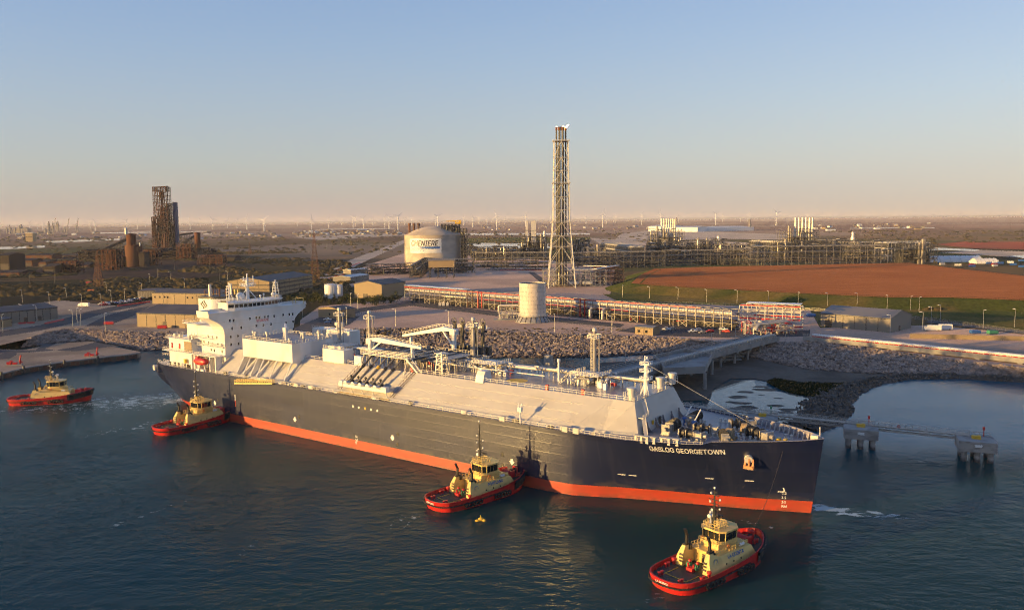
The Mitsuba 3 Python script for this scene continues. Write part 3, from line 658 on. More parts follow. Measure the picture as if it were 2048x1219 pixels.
# tank domes with their valves, platforms and lockers
for di, xd in enumerate((112, 150, 182, 219)):
    hw = 8.5 if di != 1 else 11
    m = MB(); m.lathe([(0, 2.2), (1.2, 2.1), (2.2, 1.6), (2.4, 0)], 16, (xd - 2, -1.5, TZ)); m.lathe([(0, 1.8), (1.0, 1.7), (1.8, 1.3), (1.9, 0)], 16, (xd + 4, -2.5, TZ))
    dm = sp('tank_dome', m, 'pale_steel', smooth=35)
    m = MB()
    for i in range(46 if di != 1 else 70):
        x, y, z = xd + rng.uniform(-hw, hw), rng.uniform(-9, 2.5 if di != 1 else 7), TZ + rng.uniform(.3, 3.2 if di != 1 else 4.2)
        L = rng.uniform(1, 4); w = rng.choice((.12, .16, .22, .3)); a = rng.choice(((L, 0, 0), (0, L, 0), (0, 0, TZ - z)))
        m.rod([x, y, z], [x + a[0], y + a[1], z + a[2]], w, 6)
        if rng.random() < .4: m.ball([x, y, z + .3], rng.uniform(.25, .5), 1)
    sp('pipework', m, 'steel_grey', under=dm, kind='stuff')
    m = MB()
    for i in range(16):
        x, y, z = xd + rng.uniform(-hw, hw), rng.uniform(-9, 2.5), TZ + rng.uniform(1.2, 2.8)
        m.ball([x, y, z], rng.uniform(.3, .5), 1); m.rod([x, y, z], [x, y, TZ], .2)
    sp('valves', m, 'plain_white', under=dm, kind='stuff')
    m = MB(); x0, x1 = xd - 4, xd + 5; m.box(x0, x1, -6.5, 1.8, 28.6, 28.7)
    for x in (x0, (x0 + x1) / 2, x1):
        for y in (-6.4, 1.7): m.beam([x, y, TZ], [x, y, 28.6], .16)
    rail(m, [(x0, -6.5, 28.7), (x0, 1.8, 28.7), (x1, 1.8, 28.7), (x1, -6.5, 28.7)], 1.1, 1.1, .05, 3)
    m.beam([x0 - .2, 1.5, 28.6], [x0 - 3.6, 2.2, TZ], .5, .15); rail(m, [(x0 - .2, 1.9, 28.6), (x0 - 3.6, 2.6, TZ)], 1, 1.2, .05)
    sp('platform', m, 'pale_steel', under=dm)
    for i in range(2): sp('locker', MB().cbox(xd + 6 + 2.2 * i, rng.uniform(0, 3), TZ, 1.0, .8, 1.9), 'plain_white', under=dm)
    sp('fire_locker', MB().cbox(xd + 9.5, rng.uniform(-2, 2), TZ + .9, 1.5, .9, .9).cbox(xd + 9.5, 0, TZ, .2, .2, .9), 'red_plain', under=dm)
for x in (160.5, 213, 225): sp('hydrant_box', MB().box(x - .45, x + .45, 11.2, 11.9, TZ, TZ + 1.5), 'red_plain')
# deck clutter around the manifold: crossover frame
m = MB()
for x in np.arange(136, 176, 3.3):
    for y in (-10, -4, 3, 8): m.beam([x, y, TZ], [x, y, 29.0], .2)
    m.beam([x, -11, 29], [x, 9, 29], .2)
for y in (-10, -4, 3, 8): m.beam([136, y, 29], [176, y, 29], .2)
m.box(142, 170, -9, 5, 29.1, 29.2); rail(m, [(142, 5, 29.2), (170, 5, 29.2)], 1.1, 1.3); rail(m, [(142, -9, 29.2), (170, -9, 29.2)], 1.1, 1.3)
sp('crossover_frame', m, 'steel_grey')
m = MB()
for i in range(7): m.rod([139 + i * 4.2, 12, 29.2], [139 + i * 4.2, -12, 29.2 + .2 * (i % 2)], .4, 8)
sp('crossover_pipes', m, 'dark_steel', smooth=40)
m = MB(); x = 170.5
for sx in (-1, 1):
    for sy in (-1, 1): m.beam([x + sx * 1.5, 8.5 + sy * 1.5, TZ], [x + sx * .9, 8.5 + sy * .9, 32.2], .3)
for k in range(4):
    z = TZ + 1.2 + k * 1.5; m.box(x - 1.4, x + 1.4, 7.1, 7.25, z, z + .2); m.box(x - 1.4, x + 1.4, 9.75, 9.9, z, z + .2); m.beam([x - 1.4, 9.8, z], [x + 1.3, 9.7, z + 1.5], .16)
m.box(x - 1.7, x + 1.7, 6.8, 10.2, 32.0, 32.2)
sp('monitor_tower', m, 'pale_steel')
sp('ventilation_trunk', MB().prism([(10.4, TZ), (13.0, 25.2), (12.4, 27.4), (11.6, 28.6), (9.0, 28.6), (8.4, TZ)], 187.6, 190.6, axis=0), 'white_paint')
sp('hatch', MB().box(189, 190.4, 8.35, 8.42, TZ + .6, TZ + 2), 'red_plain')
sp('yellow_marking', MB().lathe([(0, .05), (3.4, .05)], 24, (198, 5.5, TZ)), 'yellow_paint', label='yellow painted spot on the raised deck')
for x in (214, 222):
    sp('standpipe', MB().lathe([(.35, 0), (.32, 5.8), (.5, 6.1), (.5, 6.9), (0, 6.9)], 8, (x - 5, -1.0, TZ)), 'plain_white')
    break

# ---- forward end
for px, py in ((1135, 735), (1380, 645), (1465, 605)):
    q = onz(*c3(px, py), TZ); x = 239.5
    k = sp('vent_trunk', MB().lathe([(1.0, 0), (1.0, 2.6), (1.35, 2.7), (1.35, 3.3), (0, 3.4)], 14, (x, q[1], TZ)), 'pale_steel', smooth=35)
    sp('handrail', rail(MB(), [(x - 1.6, q[1] + 1.5, TZ), (x - 1.6, q[1] - 1.4, TZ), (x + 1, q[1] - 1.6, TZ)], 2.2, 1.0, .05, 3), 'plain_white', under=k)
q = onz(*c4(252, 320), TZ); x, y = 240.0, q[1]
m = MB()
for a in (0.5, 2.6, 4.7): m.beam([x + 1.6 * math.cos(a), y + 1.6 * math.sin(a), TZ], [x, y, TZ + 4.6], .35)
m.rod([x, y, TZ], [x, y, TZ + 10.2], .75, 10, .55)
for z in (4.4, 6.6, 8.6):
    m.box(x - 1.3, x + 1.3, y - 1.3, y + 1.3, TZ + z, TZ + z + .15); rail(m, [(x - 1.3, y - 1.3, TZ + z), (x + 1.3, y - 1.3, TZ + z), (x + 1.3, y + 1.3, TZ + z), (x - 1.3, y + 1.3, TZ + z), (x - 1.3, y - 1.3, TZ + z)], .9, 1.3, .06)
m.beam([x, y - 1.5, TZ + 9.6], [x, y + 1.5, TZ + 9.6], .25); m.rod([x, y + .8, TZ + 9], [x, y + .8, TZ + 11.2], .2); m.rod([x, y - .5, TZ + 9], [x, y - .5, TZ + 10.8], .25)
fm = sp('foremast', m, 'plain_white', smooth=35)
sp('forestay', MB().rod([x, y, TZ + 8.8], [272, 0, DKZ + 2.2], .05, 4), 'pale_steel', under=fm)
# stairs on the bulkhead and curved feet
m = MB(); P = [np.array([242.2, 9.5, 25.3]), np.array([243.6, 10.2, 22.0]), np.array([243.9, 12.8, 21.6]), np.array([245.4, 14.2, DKZ])]
m.beam(P[0] + [.5, 0, 0], P[1] + [.5, 0, 0], 1.0, .12); m.box(243, 244.6, 10, 13.4, 21.5, 21.7); m.beam(P[2] + [.5, 0, 0], P[3] + [.5, 0, 0], 1.0, .12)
rail(m, [P[0] + [1, 0, 0], P[1] + [1, 0, 0]], 1.0, 1.2, .05); rail(m, [(244.6, 10, 21.6), (244.6, 13.4, 21.6)], 1.0, 1.0, .05); rail(m, [P[2] + [1, 0, 0], P[3] + [1, 0, 0]], 1.0, 1.2, .05)
sp('stairs', m, 'pale_steel')
for y in (13, 10.5, 5, 0.5, -5, -10):
    arc = [(2.6 - 2.4 * math.sin(t), 2.6 - 2.4 * math.cos(t)) for t in np.linspace(0, 1.57, 7)]
    sp('foot_bracket', MB().prism([(244.2 - .1, DKZ + 2.7)] + [(244.3 + a, DKZ + b) for a, b in reversed(arc)] + [(244.2, DKZ)], y - .1, y + .1, axis=1), 'deck_grey')
sp('door', MB().box(244.1, 244.35, 1.6, 2.9, DKZ + .3, DKZ + 2.6), 'dark_trim'); sp('yellow_sign', MB().box(244.0, 244.2, 6.0, 6.9, DKZ + 1.2, DKZ + 2.3), 'yellow_paint')


def winch(x, y, s=1.0, az=0.0):
    k = numbered(ship + '__mooring_winch'); F = SF @ fr((x, y, DKZ), az) @ np.diag([s, s, s, 1])
    m = MB(); m.box(-3.2, 3.2, -1.1, 1.1, 0, .25)
    for a in (-3, -1.1, 1.0, 3): m.box(a - .12, a + .12, -.9, .9, .2, 2.3)
    put(k, 'frame', m, 'steel_grey', F)
    m = MB()
    for a, b in ((-2.7, -1.3), (-.9, .8)): m.rod([a, 0, 1.4], [b, 0, 1.4], .72, 12); m.rod([a, 0, 1.4], [a + .12, 0, 1.4], 1.25, 14); m.rod([b - .12, 0, 1.4], [b, 0, 1.4], 1.25, 14)
    put(k, 'drum', m, 'dark_steel', F)
    put(k, 'motor', MB().box(1.3, 2.8, -.7, .8, .2, 2.0).rod([3, 0, 1.4], [4, 0, 1.4], .45, 10), 'steel_grey', F)


for a in ((257.5, 11.5, 1.1, 8), (258.5, 4.0, 1.1, -5), (265.5, 9.2, 1.1, 62), (264.5, -6.5, 1.15, -40), (250, 7.5, 1.25, 88), (251, -5, 1.2, 90), (272, 2.2, 1.25, 25)): winch(*a)
for s, (x, y) in enumerate(((265.5, 5.6), (267, -1.5))):
    m = MB(); m.rod([x - .8, y, DKZ + 1.5], [x + .8, y, DKZ + 1.5], 1.5, 18); m.box(x - 1.6, x + 1.6, y - 1.4, y + 1.4, DKZ, DKZ + .8)
    sp('windlass', m, 'tan_wall', smooth=35)
rng = random.Random(9)
for i in range(15):
    x = rng.uniform(250, 281); y = rng.uniform(-.8, .8) * max(hull_b(x, 18) - 2, .5)
    m = MB()
    for o in (-.7, .7): m.lathe([(0, 1.1), (.42, 1.1), (.42, .9), (.3, .85), (.3, 0)], 10, (x + o, y, DKZ))
    sp('deck_bollard', m.cbox(x, y, DKZ, 2.4, .8, .15), 'pale_steel')
sp('yellow_fairlead', MB().box(276.2, 279.4, 1.2, 2.2, DKZ, DKZ + .7).box(276.6, 277.4, 1.0, 2.4, DKZ + .7, DKZ + 1.2).box(278.3, 279, 1.0, 2.4, DKZ + .7, DKZ + 1.2), 'yellow_paint')
for p in ((254, 1.5), (250, -1.5)):
    sp('deck_crane', MB().rod([*p, DKZ], [*p, DKZ + 2], .5, 10).ball([*p, DKZ + 2], .9, 1, (1, 1, .6)), 'blue_paint'); sp('crane_jib', MB().beam([*p, DKZ + 2.2], [p[0] + .8, p[1] - 2.5, DKZ + 5.2], .3), 'white_paint')
for px in (1175, 1262, 1398, 1475):
    q = onz(*c3(px, 1062), DKZ); w = 1.6 if px == 1175 else 1.1; yy = hull_b(q[0], DKZ) - .35
    m = MB()
    for o in (-w, 0, w) if px == 1175 else (-w * .9, w * .9): m.hexa([[q[0] + o - .4, yy - .5, DKZ], [q[0] + o + .4, yy - .5, DKZ], [q[0] + o + .4, yy + .45, DKZ], [q[0] + o - .4, yy + .45, DKZ]], [[q[0] + o - .25, yy - .4, DKZ + 1.6], [q[0] + o + .25, yy - .4, DKZ + 1.6], [q[0] + o + .25, yy + .4, DKZ + 1.6], [q[0] + o - .25, yy + .4, DKZ + 1.6]])
    m.box(q[0] - w - .4, q[0] + w + .4, yy - .5, yy + .5, DKZ + 1.55, DKZ + 1.8)
    sp('roller_fairlead', m, 'trunk_paint')
for x in (205, 226, 229.5): sp('roller_fairlead', MB().box(x - .9, x + .9, 22.3, 23, DKZ, DKZ + 1.5), 'trunk_paint')
rng = random.Random(12)
for i in range(26):
    x = rng.choice((rng.uniform(72, 118), rng.uniform(108, 236))); m = MB().cbox(x, 21.9, DKZ, rng.uniform(.7, 2.2), .7, rng.uniform(.6, 1.3))
    sp('deck_locker', m, rng.choice(('pale_steel', 'deck_grey', 'white_paint', 'dark_steel')))
sp('jackstaff', MB().rod([286.6, 0, 19.4], [286.6, 0, 22.4], .16).box(284.6, 286.4, -.8, .8, 19.0, 20.2), 'pale_steel')
k = sp('lamp_post', MB().rod([211, 22.4, DKZ], [211, 22.4, 21.4], .22, 8), 'plain_white'); sp('post_head', MB().box(210.4, 211.6, 21.9, 22.9, 21.0, 22.2).rod([210.6, 22.4, 22.2], [210.4, 22.4, 23.4], .18).rod([211.4, 22.4, 22.2], [211.6, 22.4, 23.4], .18), 'plain_white', under=k)
# stowed accommodation ladder
a, b = ony(*c1(775, 996), 23.7), ony(*c1(1082, 998), 23.7)
m = MB(); m.beam(a, b, .9, .25)
for o in (0, .9): rail(m, [a + [0, o - .45, 0], b + [0, o - .45, 0]], 1.25, 1.1, .06, 2)
m.beam(a + [0, .5, -.1], b + [0, .5, -.1], .12, .55)
sp('accommodation_ladder', m, 'cream_paint')

# ---- marks on the hull, laid on its curved skin


def on_skin(mb_, u0, z0, dz=0.0, lift=.03, sx=1.0):
    """Flat lettering (x, y, thickness) laid on the starboard skin from (u0, z0)."""
    v, f = mb_.get(); x = u0 + v[:, 0] * sx; z = z0 + v[:, 1] + dz * v[:, 0]
    return MB().add(np.column_stack([rake(x, z), hull_b(x, z) + lift + v[:, 2], z]), f)


def flat(t, h): return MB().text(t, h, [0, 0, 0], [1, 0, 0], [0, 1, 0], .03)


def skin_of(px, py):
    """Where this sight line meets the starboard skin."""
    best = None
    for x in np.linspace(30, 284.5, 1600):
        q = onx(px, py, x)
        if 0 < q[2] < 18 and (best is None or abs(q[1] - hull_b(x, q[2])) < best[0]): best = (abs(q[1] - hull_b(x, q[2])), x, q[2])
    return best[1], best[2]


(xa, za), (xb, zb) = skin_of(1300, 900), skin_of(1449, 907.5)
t = flat('GASLOG GEORGETOWN', 1.35); w = t.get()[0][:, 0].max()
sp('ship_name', on_skin(t, xa, za, (zb - za) / w, sx=(xb - xa) / w), 'plain_white', label='white name lettering near the bow')
arrow = Polygon([(-.35, 1.9), (-.7, 1.9), (-.7, 1.6), (.7, 1.6), (.7, 1.9), (.35, 1.9), (.45, .9), (.9, .9), (0, -.2), (-.9, .9), (-.45, .9)]).buffer(0.02)
for px, py in ((590, 839), (430, 806), (785, 876), (1024, 924)):
    x, z = skin_of(px, py)
    if px == 590: pass
    sp('hull_arrow', on_skin(MB().prism(arrow, 0, .03), x, z - .6), 'plain_white')
for i, (px, py) in enumerate(((706, 812), (718, 814), (730, 816.2), (742, 818.5), (755, 820.5))):
    x, z = skin_of(px, py); sp('hull_spot', on_skin(MB().prism(Point(0, 0).buffer(.38), 0, .03), x, z), 'yellow_paint' if i == 2 else 'plain_white')
for px, py in ((795, 867), (795, 887), (598, 832), (436, 799), (1005, 907), (1005, 929)):
    x, z = skin_of(px, py); sp('ladder_recess', on_skin(MB().prism(Point(0, 0).buffer(.45).union(Polygon([(-.45, 0), (.45, 0), (.45, -.7), (-.45, -.7)])), 0, .03), x, z), 'black_paint')
x, z = skin_of(471.5, 812)
sp('draft_strip', on_skin(MB().box(-.22, .22, 0, 2.2, 0, .03), x, z), 'red_plain'); sp('draft_strip', on_skin(MB().box(-.22, .22, 2.2, 4.4, 0, .03), x, z), 'plain_white')
for (px, py, tx_) in ((711, 872, 'M'), (711, 879, '10'), (711, 885, '8')): x, z = skin_of(px, py); sp('draft_mark', on_skin(flat(tx_, .7), x, z - .3), 'plain_white')
for i, zz in enumerate((1.0, 2.2, 3.4, 4.6)): x, z = skin_of(1561, 1000); sp('draft_mark', on_skin(flat(('9M', '10', '11', '12')[i], .65), x, zz), 'plain_white')
x, z = skin_of(1553, 980); sp('bulb_mark', on_skin(MB().prism(Polygon([(0, .2), (1.2, .2), (1.6, .6), (1.3, 1.5), (1.0, 1.5), (1.25, .7), (1.1, .5), (0, .5)]), 0, .03), x, z - .5), 'plain_white')
for px, py in ((1243, 948), (1265, 950), (1418, 956), (1497, 960)): x, z = skin_of(px, py); sp('tug_mark', on_skin(MB().box(-1.0, 1.0, -.12, .12, 0, .03), x, z), 'plain_white')
# anchor in its bolster
x, z = skin_of(1494, 916); y = float(hull_b(x, z)); X = float(rake(x, z))
sp('anchor_bolster', MB().lathe([(0, 0), (1.15, 0), (1.3, .5), (1.5, 2.2)], 16).get() and MB().rod([X - .6, y - 1.0, z + .5], [X + .2, y + 1.1, z], 1.15, 14, 1.0), 'pale_steel', smooth=35)
a = np.array([X + .3, y + 1.0, z])
m = MB(); m.beam(a + [0, 0, .6], a + [.1, .5, -3.4], .7, .5)
m.hexa([a + [-1.7, .0, -3.2], a + [1.7, .0, -3.2], a + [1.7, 1.0, -3.2], a + [-1.7, 1.0, -3.2]], [a + [-1.3, .1, -2.2], a + [1.3, .1, -2.2], a + [1.3, .9, -2.2], a + [-1.3, .9, -2.2]])
for s in (-1, 1): m.hexa([a + [s * .8, .1, -3.0], a + [s * 1.7, .1, -3.0], a + [s * 1.7, .7, -3.0], a + [s * .8, .7, -3.0]], [a + [s * 1.2, -.1, .1], a + [s * 1.5, -.1, .1], a + [s * 1.5, .1, .1], a + [s * 1.2, .1, .1]])
va, fa = m.get(); m = MB().add((va - a) * .78 + a - [0, .2, -.2], fa)
sp('anchor', m, 'anchor_rust')
# ---------------------------------------------------------------- tugs: x forward, y to port, z up from the water
mat('tug_red', worn((0.50, 0.022, 0.02), (0.34, 0.03, 0.025), 0.6, 0.8), 0.38)
mat('tug_deck', worn((0.035, 0.045, 0.035), (0.06, 0.05, 0.04), 0.5, 0.8), 0.6)


def tug_out(x, k=1.0):
    return np.interp(x, [-16.5, -16.2, -15.4, -14, -12, -8, 5, 8, 10.5, 12.5, 14.2, 15.4, 16.2, 16.5], [0.02, 2.2, 3.9, 5.0, 5.6, 6.0, 6.0, 5.8, 5.2, 4.3, 3.2, 2.1, 1.0, 0.02]) * k


def tug_deck(x): return np.interp(x, [-16.5, -6, 4, 16.5], [1.7, 1.7, 2.1, 3.7])


def tug_rim(x): return tug_deck(x) + np.interp(x, [-16.5, -8, 4, 16.5], [1.0, 1.0, 1.05, 1.3])


TX = np.array([-16.5, -16.2, -15.4, -14, -12, -10, -8, -5, -2, 2, 5, 8, 10.5, 12.5, 14.2, 15.4, 16.2, 16.5])


def tug_side(z0f, z1f, k0, k1, s, rows=6, lift=0.0):
    V = []
    for j in range(rows):
        t = j / (rows - 1)
        V.append([(x * (k0 + (k1 - k0) * t) + 0, s * (tug_out(x, k0 + (k1 - k0) * t) + lift), z0f(x) + (z1f(x) - z0f(x)) * t) for x in TX])
    V = np.array(V); n = len(TX)
    f = [[j * n + i, j * n + i + 1, (j + 1) * n + i + 1, (j + 1) * n + i] for j in range(rows - 1) for i in range(n - 1)]
    return V.reshape(-1, 3), np.array(f) if s < 0 else np.array(f)[:, ::-1]


def torus(m, c, R, r, ax=1, n=12, k=6):
    a, b = np.meshgrid(np.arange(n) * 2 * math.pi / n, np.arange(k) * 2 * math.pi / k, indexing='ij')
    q = np.stack([(R + r * np.cos(b)) * np.cos(a), r * np.sin(b), (R + r * np.cos(b)) * np.sin(a)], -1)
    if ax == 2: q = q[..., [0, 2, 1]]
    f = [[i * k + j, ((i + 1) % n) * k + j, ((i + 1) % n) * k + (j + 1) % k, i * k + (j + 1) % k] for i in range(n) for j in range(k)]
    return m.add(q.reshape(-1, 3) + np.array(c), f)


def make_tug(o, az, label, name, mast_h=17.6, detail=True, seed=1):
    t = thing('tugboat', label, 'tugboat', 'red hulled harbour tugs with yellow deckhouses'); F = fr(o, az)
    P = lambda n, m, mt, **k: put(k.pop('under', t), n, m, mt, F, **k)
    zero, ch = (lambda x: -1.0 + 0 * x), (lambda x: 1.25 + 0.028 * np.maximum(x + 2, 0) ** 1.25)
    m = MB()
    for s in (1, -1):
        m.add(*tug_side(zero, tug_rim, 0.93, 1.0, s, 8))
    P('hull', m, 'tug_red', smooth=50)
    m = MB()
    for s in (1, -1):                                   # inside of the bulwark and its cap
        v0, f0 = tug_side(tug_deck, tug_rim, 0.965, 0.975, s, 2); m.add(v0, f0[:, ::-1])
        a = np.array([(x, s * tug_out(x), tug_rim(x)) for x in TX]); b = np.array([(x * .975, s * tug_out(x, .975), tug_rim(x)) for x in TX])
        m.add(np.vstack([a, b]), [[i, i + 1, len(TX) + i + 1, len(TX) + i] for i in range(len(TX) - 1)])
    P('bulwark', m, 'tug_red')
    for x in np.arange(-14, 14, 1.9):
        for s in (1, -1):
            y = s * tug_out(x, .97); P('bulwark_stay', MB().hexa([[x - .06, y, tug_deck(x)], [x - .06, y - s * .55, tug_deck(x)], [x + .06, y - s * .55, tug_deck(x)], [x + .06, y, tug_deck(x)]], [[x - .06, y, tug_rim(x) - .1], [x - .06, y - s * .15, tug_rim(x) - .1], [x + .06, y - s * .15, tug_rim(x) - .1], [x + .06, y, tug_rim(x) - .1]]), 'tug_red')
    a = np.array([[(x * .968, s * tug_out(x, .968), tug_deck(x)) for x in TX] for s in (1, -1)]).reshape(-1, 3); n = len(TX)
    P('deck', MB().add(a, [[i, n + i, n + i + 1, i + 1] for i in range(n - 1)]), 'tug_deck')
    # rubbing bands, bow fender, tyres
    m = MB()
    for s in (1, -1):
        p = [(x * 1.005, s * tug_out(x, 1.005) * 1.0 + s * .06, tug_deck(x) - .15) for x in TX if x < 6]; m.path(p, .16, 6)
    P('rubbing_strake', m, 'black_rubber')
    m = MB()
    for s in (1, -1):
        v0, f0 = tug_side(lambda x: tug_rim(x) - 2.6, lambda x: tug_rim(x) - .35, 1.0, 1.012, s, 4, .12)
        keep = np.array([all(v0[i][0] > 6.5 for i in q) for q in f0]); m.add(v0, f0[keep])
        p = [(x * 1.015, s * (tug_out(x, 1.015) + .12), tug_rim(x) - .55) for x in TX if x > 7]; m.path(p, .42, 8)
    P('bow_fender', m, 'black_rubber')
    for s in (1, -1):
        for g in (-9.0, 1.2):
            for i in range(5):
                x = g + i * 1.15; m = torus(MB(), (x, s * (tug_out(x) + .22), 1.15), .52, .24); P('tyre_fender', m, 'black_rubber', smooth=True)
    # casings either side, carrying the name
    hs = []
    cas = [(-6.6, 1.7), (9.4, 2.6), (8.2, 4.7), (-3.2, 4.9), (-4.0, 5.9), (-5.5, 5.9), (-6.2, 4.4)]
    for s in (1, -1):
        lo = [(x, z) for x, z in cas]; m = MB(); nn = len(cas)
        yo = lambda z: s * (4.9 - .32 * (z - 1.7)); yi = s * 2.7
        v = [(x, yo(z), z) for x, z in cas] + [(x, yi, z) for x, z in cas]
        tri = trimesh.creation.triangulate_polygon(shapely.geometry.polygon.orient(Polygon(cas)), engine='earcut')[1]
        m.add(v, np.vstack([tri, tri[:, ::-1] + nn])); m.add(v, [[i, (i + 1) % nn, nn + (i + 1) % nn, nn + i] for i in range(nn)])
        c = P('side_casing', m, 'cream_paint'); hs.append(c)
        for x in (-1, 1.5, 4): P('porthole', MB().rod([x, yo(3.0) - s * .1, 3.0], [x, yo(3.0) + s * .06, 3.0], .22, 10), 'glass_dark', under=c)
        for z in (2.6, 3.3, 4.0): P('louvre', MB().box(-6.62 + .1 * (z - 2.6), -6.4, s * 3.0 - .5, s * 3.0 + .5, z, z + .35), 'dark_trim', under=c)
        P('life_raft', MB().rod([5.2, s * 3.1, 5.15], [6.6, s * 3.1, 5.15], .38, 10), 'plain_white', under=c, smooth=40)
        P('lifebuoy', torus(MB(), (1.2, s * 3.35, 5.9), .36, .1), 'orange_paint', under=c)
        P('funnel_top', MB().box(-5.5, -3.9, min(yi, s * 3.5), max(yi, s * 3.5), 5.9, 6.3), 'black_paint', under=c)
        P('soot_panel', MB().box(-4.3, -3.7, s * 3.0 - .7, s * 3.0 + .7, 4.85, 5.95), 'black_paint', under=c)
        P('exhaust', MB().rod([-4.8, s * 3.0, 6.2], [-4.7, s * 3.0, 8.2], .34, 8).rod([-4.7, s * 3.0, 8.0], [-5.4, s * 3.0, 9.5], .32, 8), 'black_paint', under=c)
        P('handrail', rail(MB(), [(-2.8, s * 3.3, 4.88), (7.8, s * 3.3, 4.7)], 1.0, 1.1, .06), 'cream_paint', under=c)
        if name:
            ux = np.array([-s, 0, 0.0]); uy = np.array([0, -s * .305, 1.0]); uy /= np.linalg.norm(uy)
            tm = MB().text(name, .72, [0, 0, 0], [1, 0, 0], [0, 1, 0], .02).get()[0][:, 0].max()
            z = 3.85; o0 = np.array([2.6 + s * tm / 2, yo(z) + s * .02, z]); P('name_lettering', MB().text(name, .72, o0, ux, uy, .03), 'blue_paint', under=c)
        em_ = torus(MB(), (-4.2, yo(4.1) + s * .03, 4.1), .62, .09); P('emblem', em_, 'steel_grey', under=c)
    dh = P('deckhouse', MB().box(-2.6, 8.6, -2.6, 2.6, 2.0, 5.0).box(-3.2, 8, -2.6, 2.6, 4.95, 5.1), 'cream_paint')
    P('door', MB().box(-2.66, -2.58, -.5, .5, 2.1, 4.1), 'dark_trim', under=dh)
    m = MB(); [m.beam([-2.75, 1.4 + o, 1.8], [-2.75, 1.4 + o, 5.9], .08) for o in (0, .6)]; [m.beam([-2.75, 1.4, 2 + .4 * i], [-2.75, 2.0, 2 + .4 * i], .06) for i in range(10)]
    P('ladder', m, 'cream_paint', under=dh)
    P('base_tier', MB().prism([(-.8, -2.2), (5.8, -2.2), (6.6, -1.2), (6.6, 1.2), (5.8, 2.2), (-.8, 2.2)], 5.0, 6.3), 'cream_paint')
    ow = [(-.4, -2.1), (.6, -2.9), (4.4, -2.9), (5.9, -1.4), (5.9, 1.4), (4.4, 2.9), (.6, 2.9), (-.4, 2.1)]
    w = P('wheelhouse', MB().prism(ow, 6.2, 6.9).prism(Polygon(ow).buffer(.35, join_style=2), 8.75, 9.15).prism(Polygon(ow).buffer(-.25), 6.9, 8.8), 'cream_paint')
    for i in range(len(ow)):
        a, b = np.array([*ow[i], 0.0]), np.array([*ow[(i + 1) % len(ow)], 0.0]); L = np.linalg.norm(b - a); k = max(1, round(L / 1.5)); d_ = (b - a) / L; nn = np.array([d_[1], -d_[0], 0])
        for q in range(k):
            p0, p1 = a + d_ * L * (q + .13) / k, a + d_ * L * (q + .87) / k
            P('window', MB().hexa([p0 - nn * .2 + [0, 0, 6.95], p0 + [0, 0, 6.95], p1 + [0, 0, 6.95], p1 - nn * .2 + [0, 0, 6.95]], [p0 - nn * .05 + [0, 0, 8.7], p0 + nn * .15 + [0, 0, 8.7], p1 + nn * .15 + [0, 0, 8.7], p1 - nn * .05 + [0, 0, 8.7]]), 'glass_dark', under=w)
        P('window_post', MB().beam(a + [0, 0, 6.8], a + nn * .12 + [0, 0, 8.8], .16), 'cream_paint', under=w)
    P('bridge_rail', rail(MB(), [(-.8, -2.3, 6.2), (-1.6, -2.3, 6.2), (-1.6, 2.3, 6.2), (-.8, 2.3, 6.2)], 1.0, .9, .06), 'cream_paint', under=w)
    P('roof_rail', rail(MB(), [(-.4, -2, 9.15), (-.9, 0, 9.15), (-.4, 2, 9.15), (2.2, 2.6, 9.15), (3.4, 0, 9.15), (2.2, -2.6, 9.15), (-.4, -2, 9.15)], 1.15, 1.0, .04, 2), 'cream_paint', under=w)
    P('roof_platform', MB().box(-.9, 1.2, -2.6, -1.1, 10.2, 10.3).mb(rail(MB(), [(-.9, -2.6, 10.3), (1.2, -2.6, 10.3), (1.2, -1.1, 10.3), (-.9, -1.1, 10.3), (-.9, -2.6, 10.3)], 1, .8, .04, 2)), 'cream_paint', under=w)
    m = MB(); m.rod([.6, 0, 9.1], [.6, 0, 13.2], .5, 8, .3); m.rod([.6, 0, 13], [.6, 0, mast_h], .24, 8, .12)
    for z, b in ((12.0, 1.1), (13.2, 1.5), (14.3, 1.2), (15.2, 1.5), (16.2, 1.1), (16.9, .8)):
        if z < mast_h - .5: m.beam([.6, -b, z], [.6, b, z], .13)
    m.beam([.1, -1.3, 12], [.1, -1.3, 16], .06); m.beam([.6, -.5, 9.2], [.6, -.1, 14], .1); m.beam([.6, .5, 9.2], [.6, .1, 14], .1)
    ma = P('mast', m, 'black_paint')
    for z, y in ((12.1, 1.0), (13.3, -1.4), (14.4, 1.1), (15.3, -1.4), (mast_h, 0), (16.3, .9)):
        if z < mast_h + .1: P('mast_light', MB().cbox(.6, y, z, .3, .3, .4), 'plain_white', under=ma)
    P('radar', MB().rod([2.1, 0, 9.2], [2.1, 0, 11.4], .14).box(1.9, 2.3, -1.0, 1.0, 11.4, 11.65), 'black_paint', under=ma)
    P('fire_monitor', MB().rod([1.5, 2.1, 10.8], [2.9, 2.4, 10.9], .42, 10).rod([2.2, 2.2, 9.1], [2.2, 2.2, 10.6], .2), 'plain_white', under=w)
    P('radar_dome', MB().rod([1.2, .9, 11.2], [1.2, .9, 12.4], .12).ball([1.2, .9, 12.6], .42, 2), 'plain_white', under=ma, smooth=True)
    # deck gear
    for x, y in ((-13.4, 2.6), (-13.4, -2.6), (-9, 4.6), (-9, -4.6), (12.6, 2.2), (12.6, -2.2)):
        z = tug_deck(x); m = MB()
        for o_ in (-.45, .45): m.lathe([(0, .95), (.34, .95), (.34, .75), (.24, .7), (.24, 0)], 8, (x + o_, y, z))
        P('bollard', m, 'red_plain')
    P('towing_winch', MB().box(9.6, 12.2, -1.8, 1.8, 2.9, 3.3).rod([10.9, -1.4, 4.1], [10.9, 1.4, 4.1], .85, 14).box(10, 11.8, 1.4, 1.8, 3.2, 5.0).box(10, 11.8, -1.8, -1.4, 3.2, 5.0), 'red_plain')
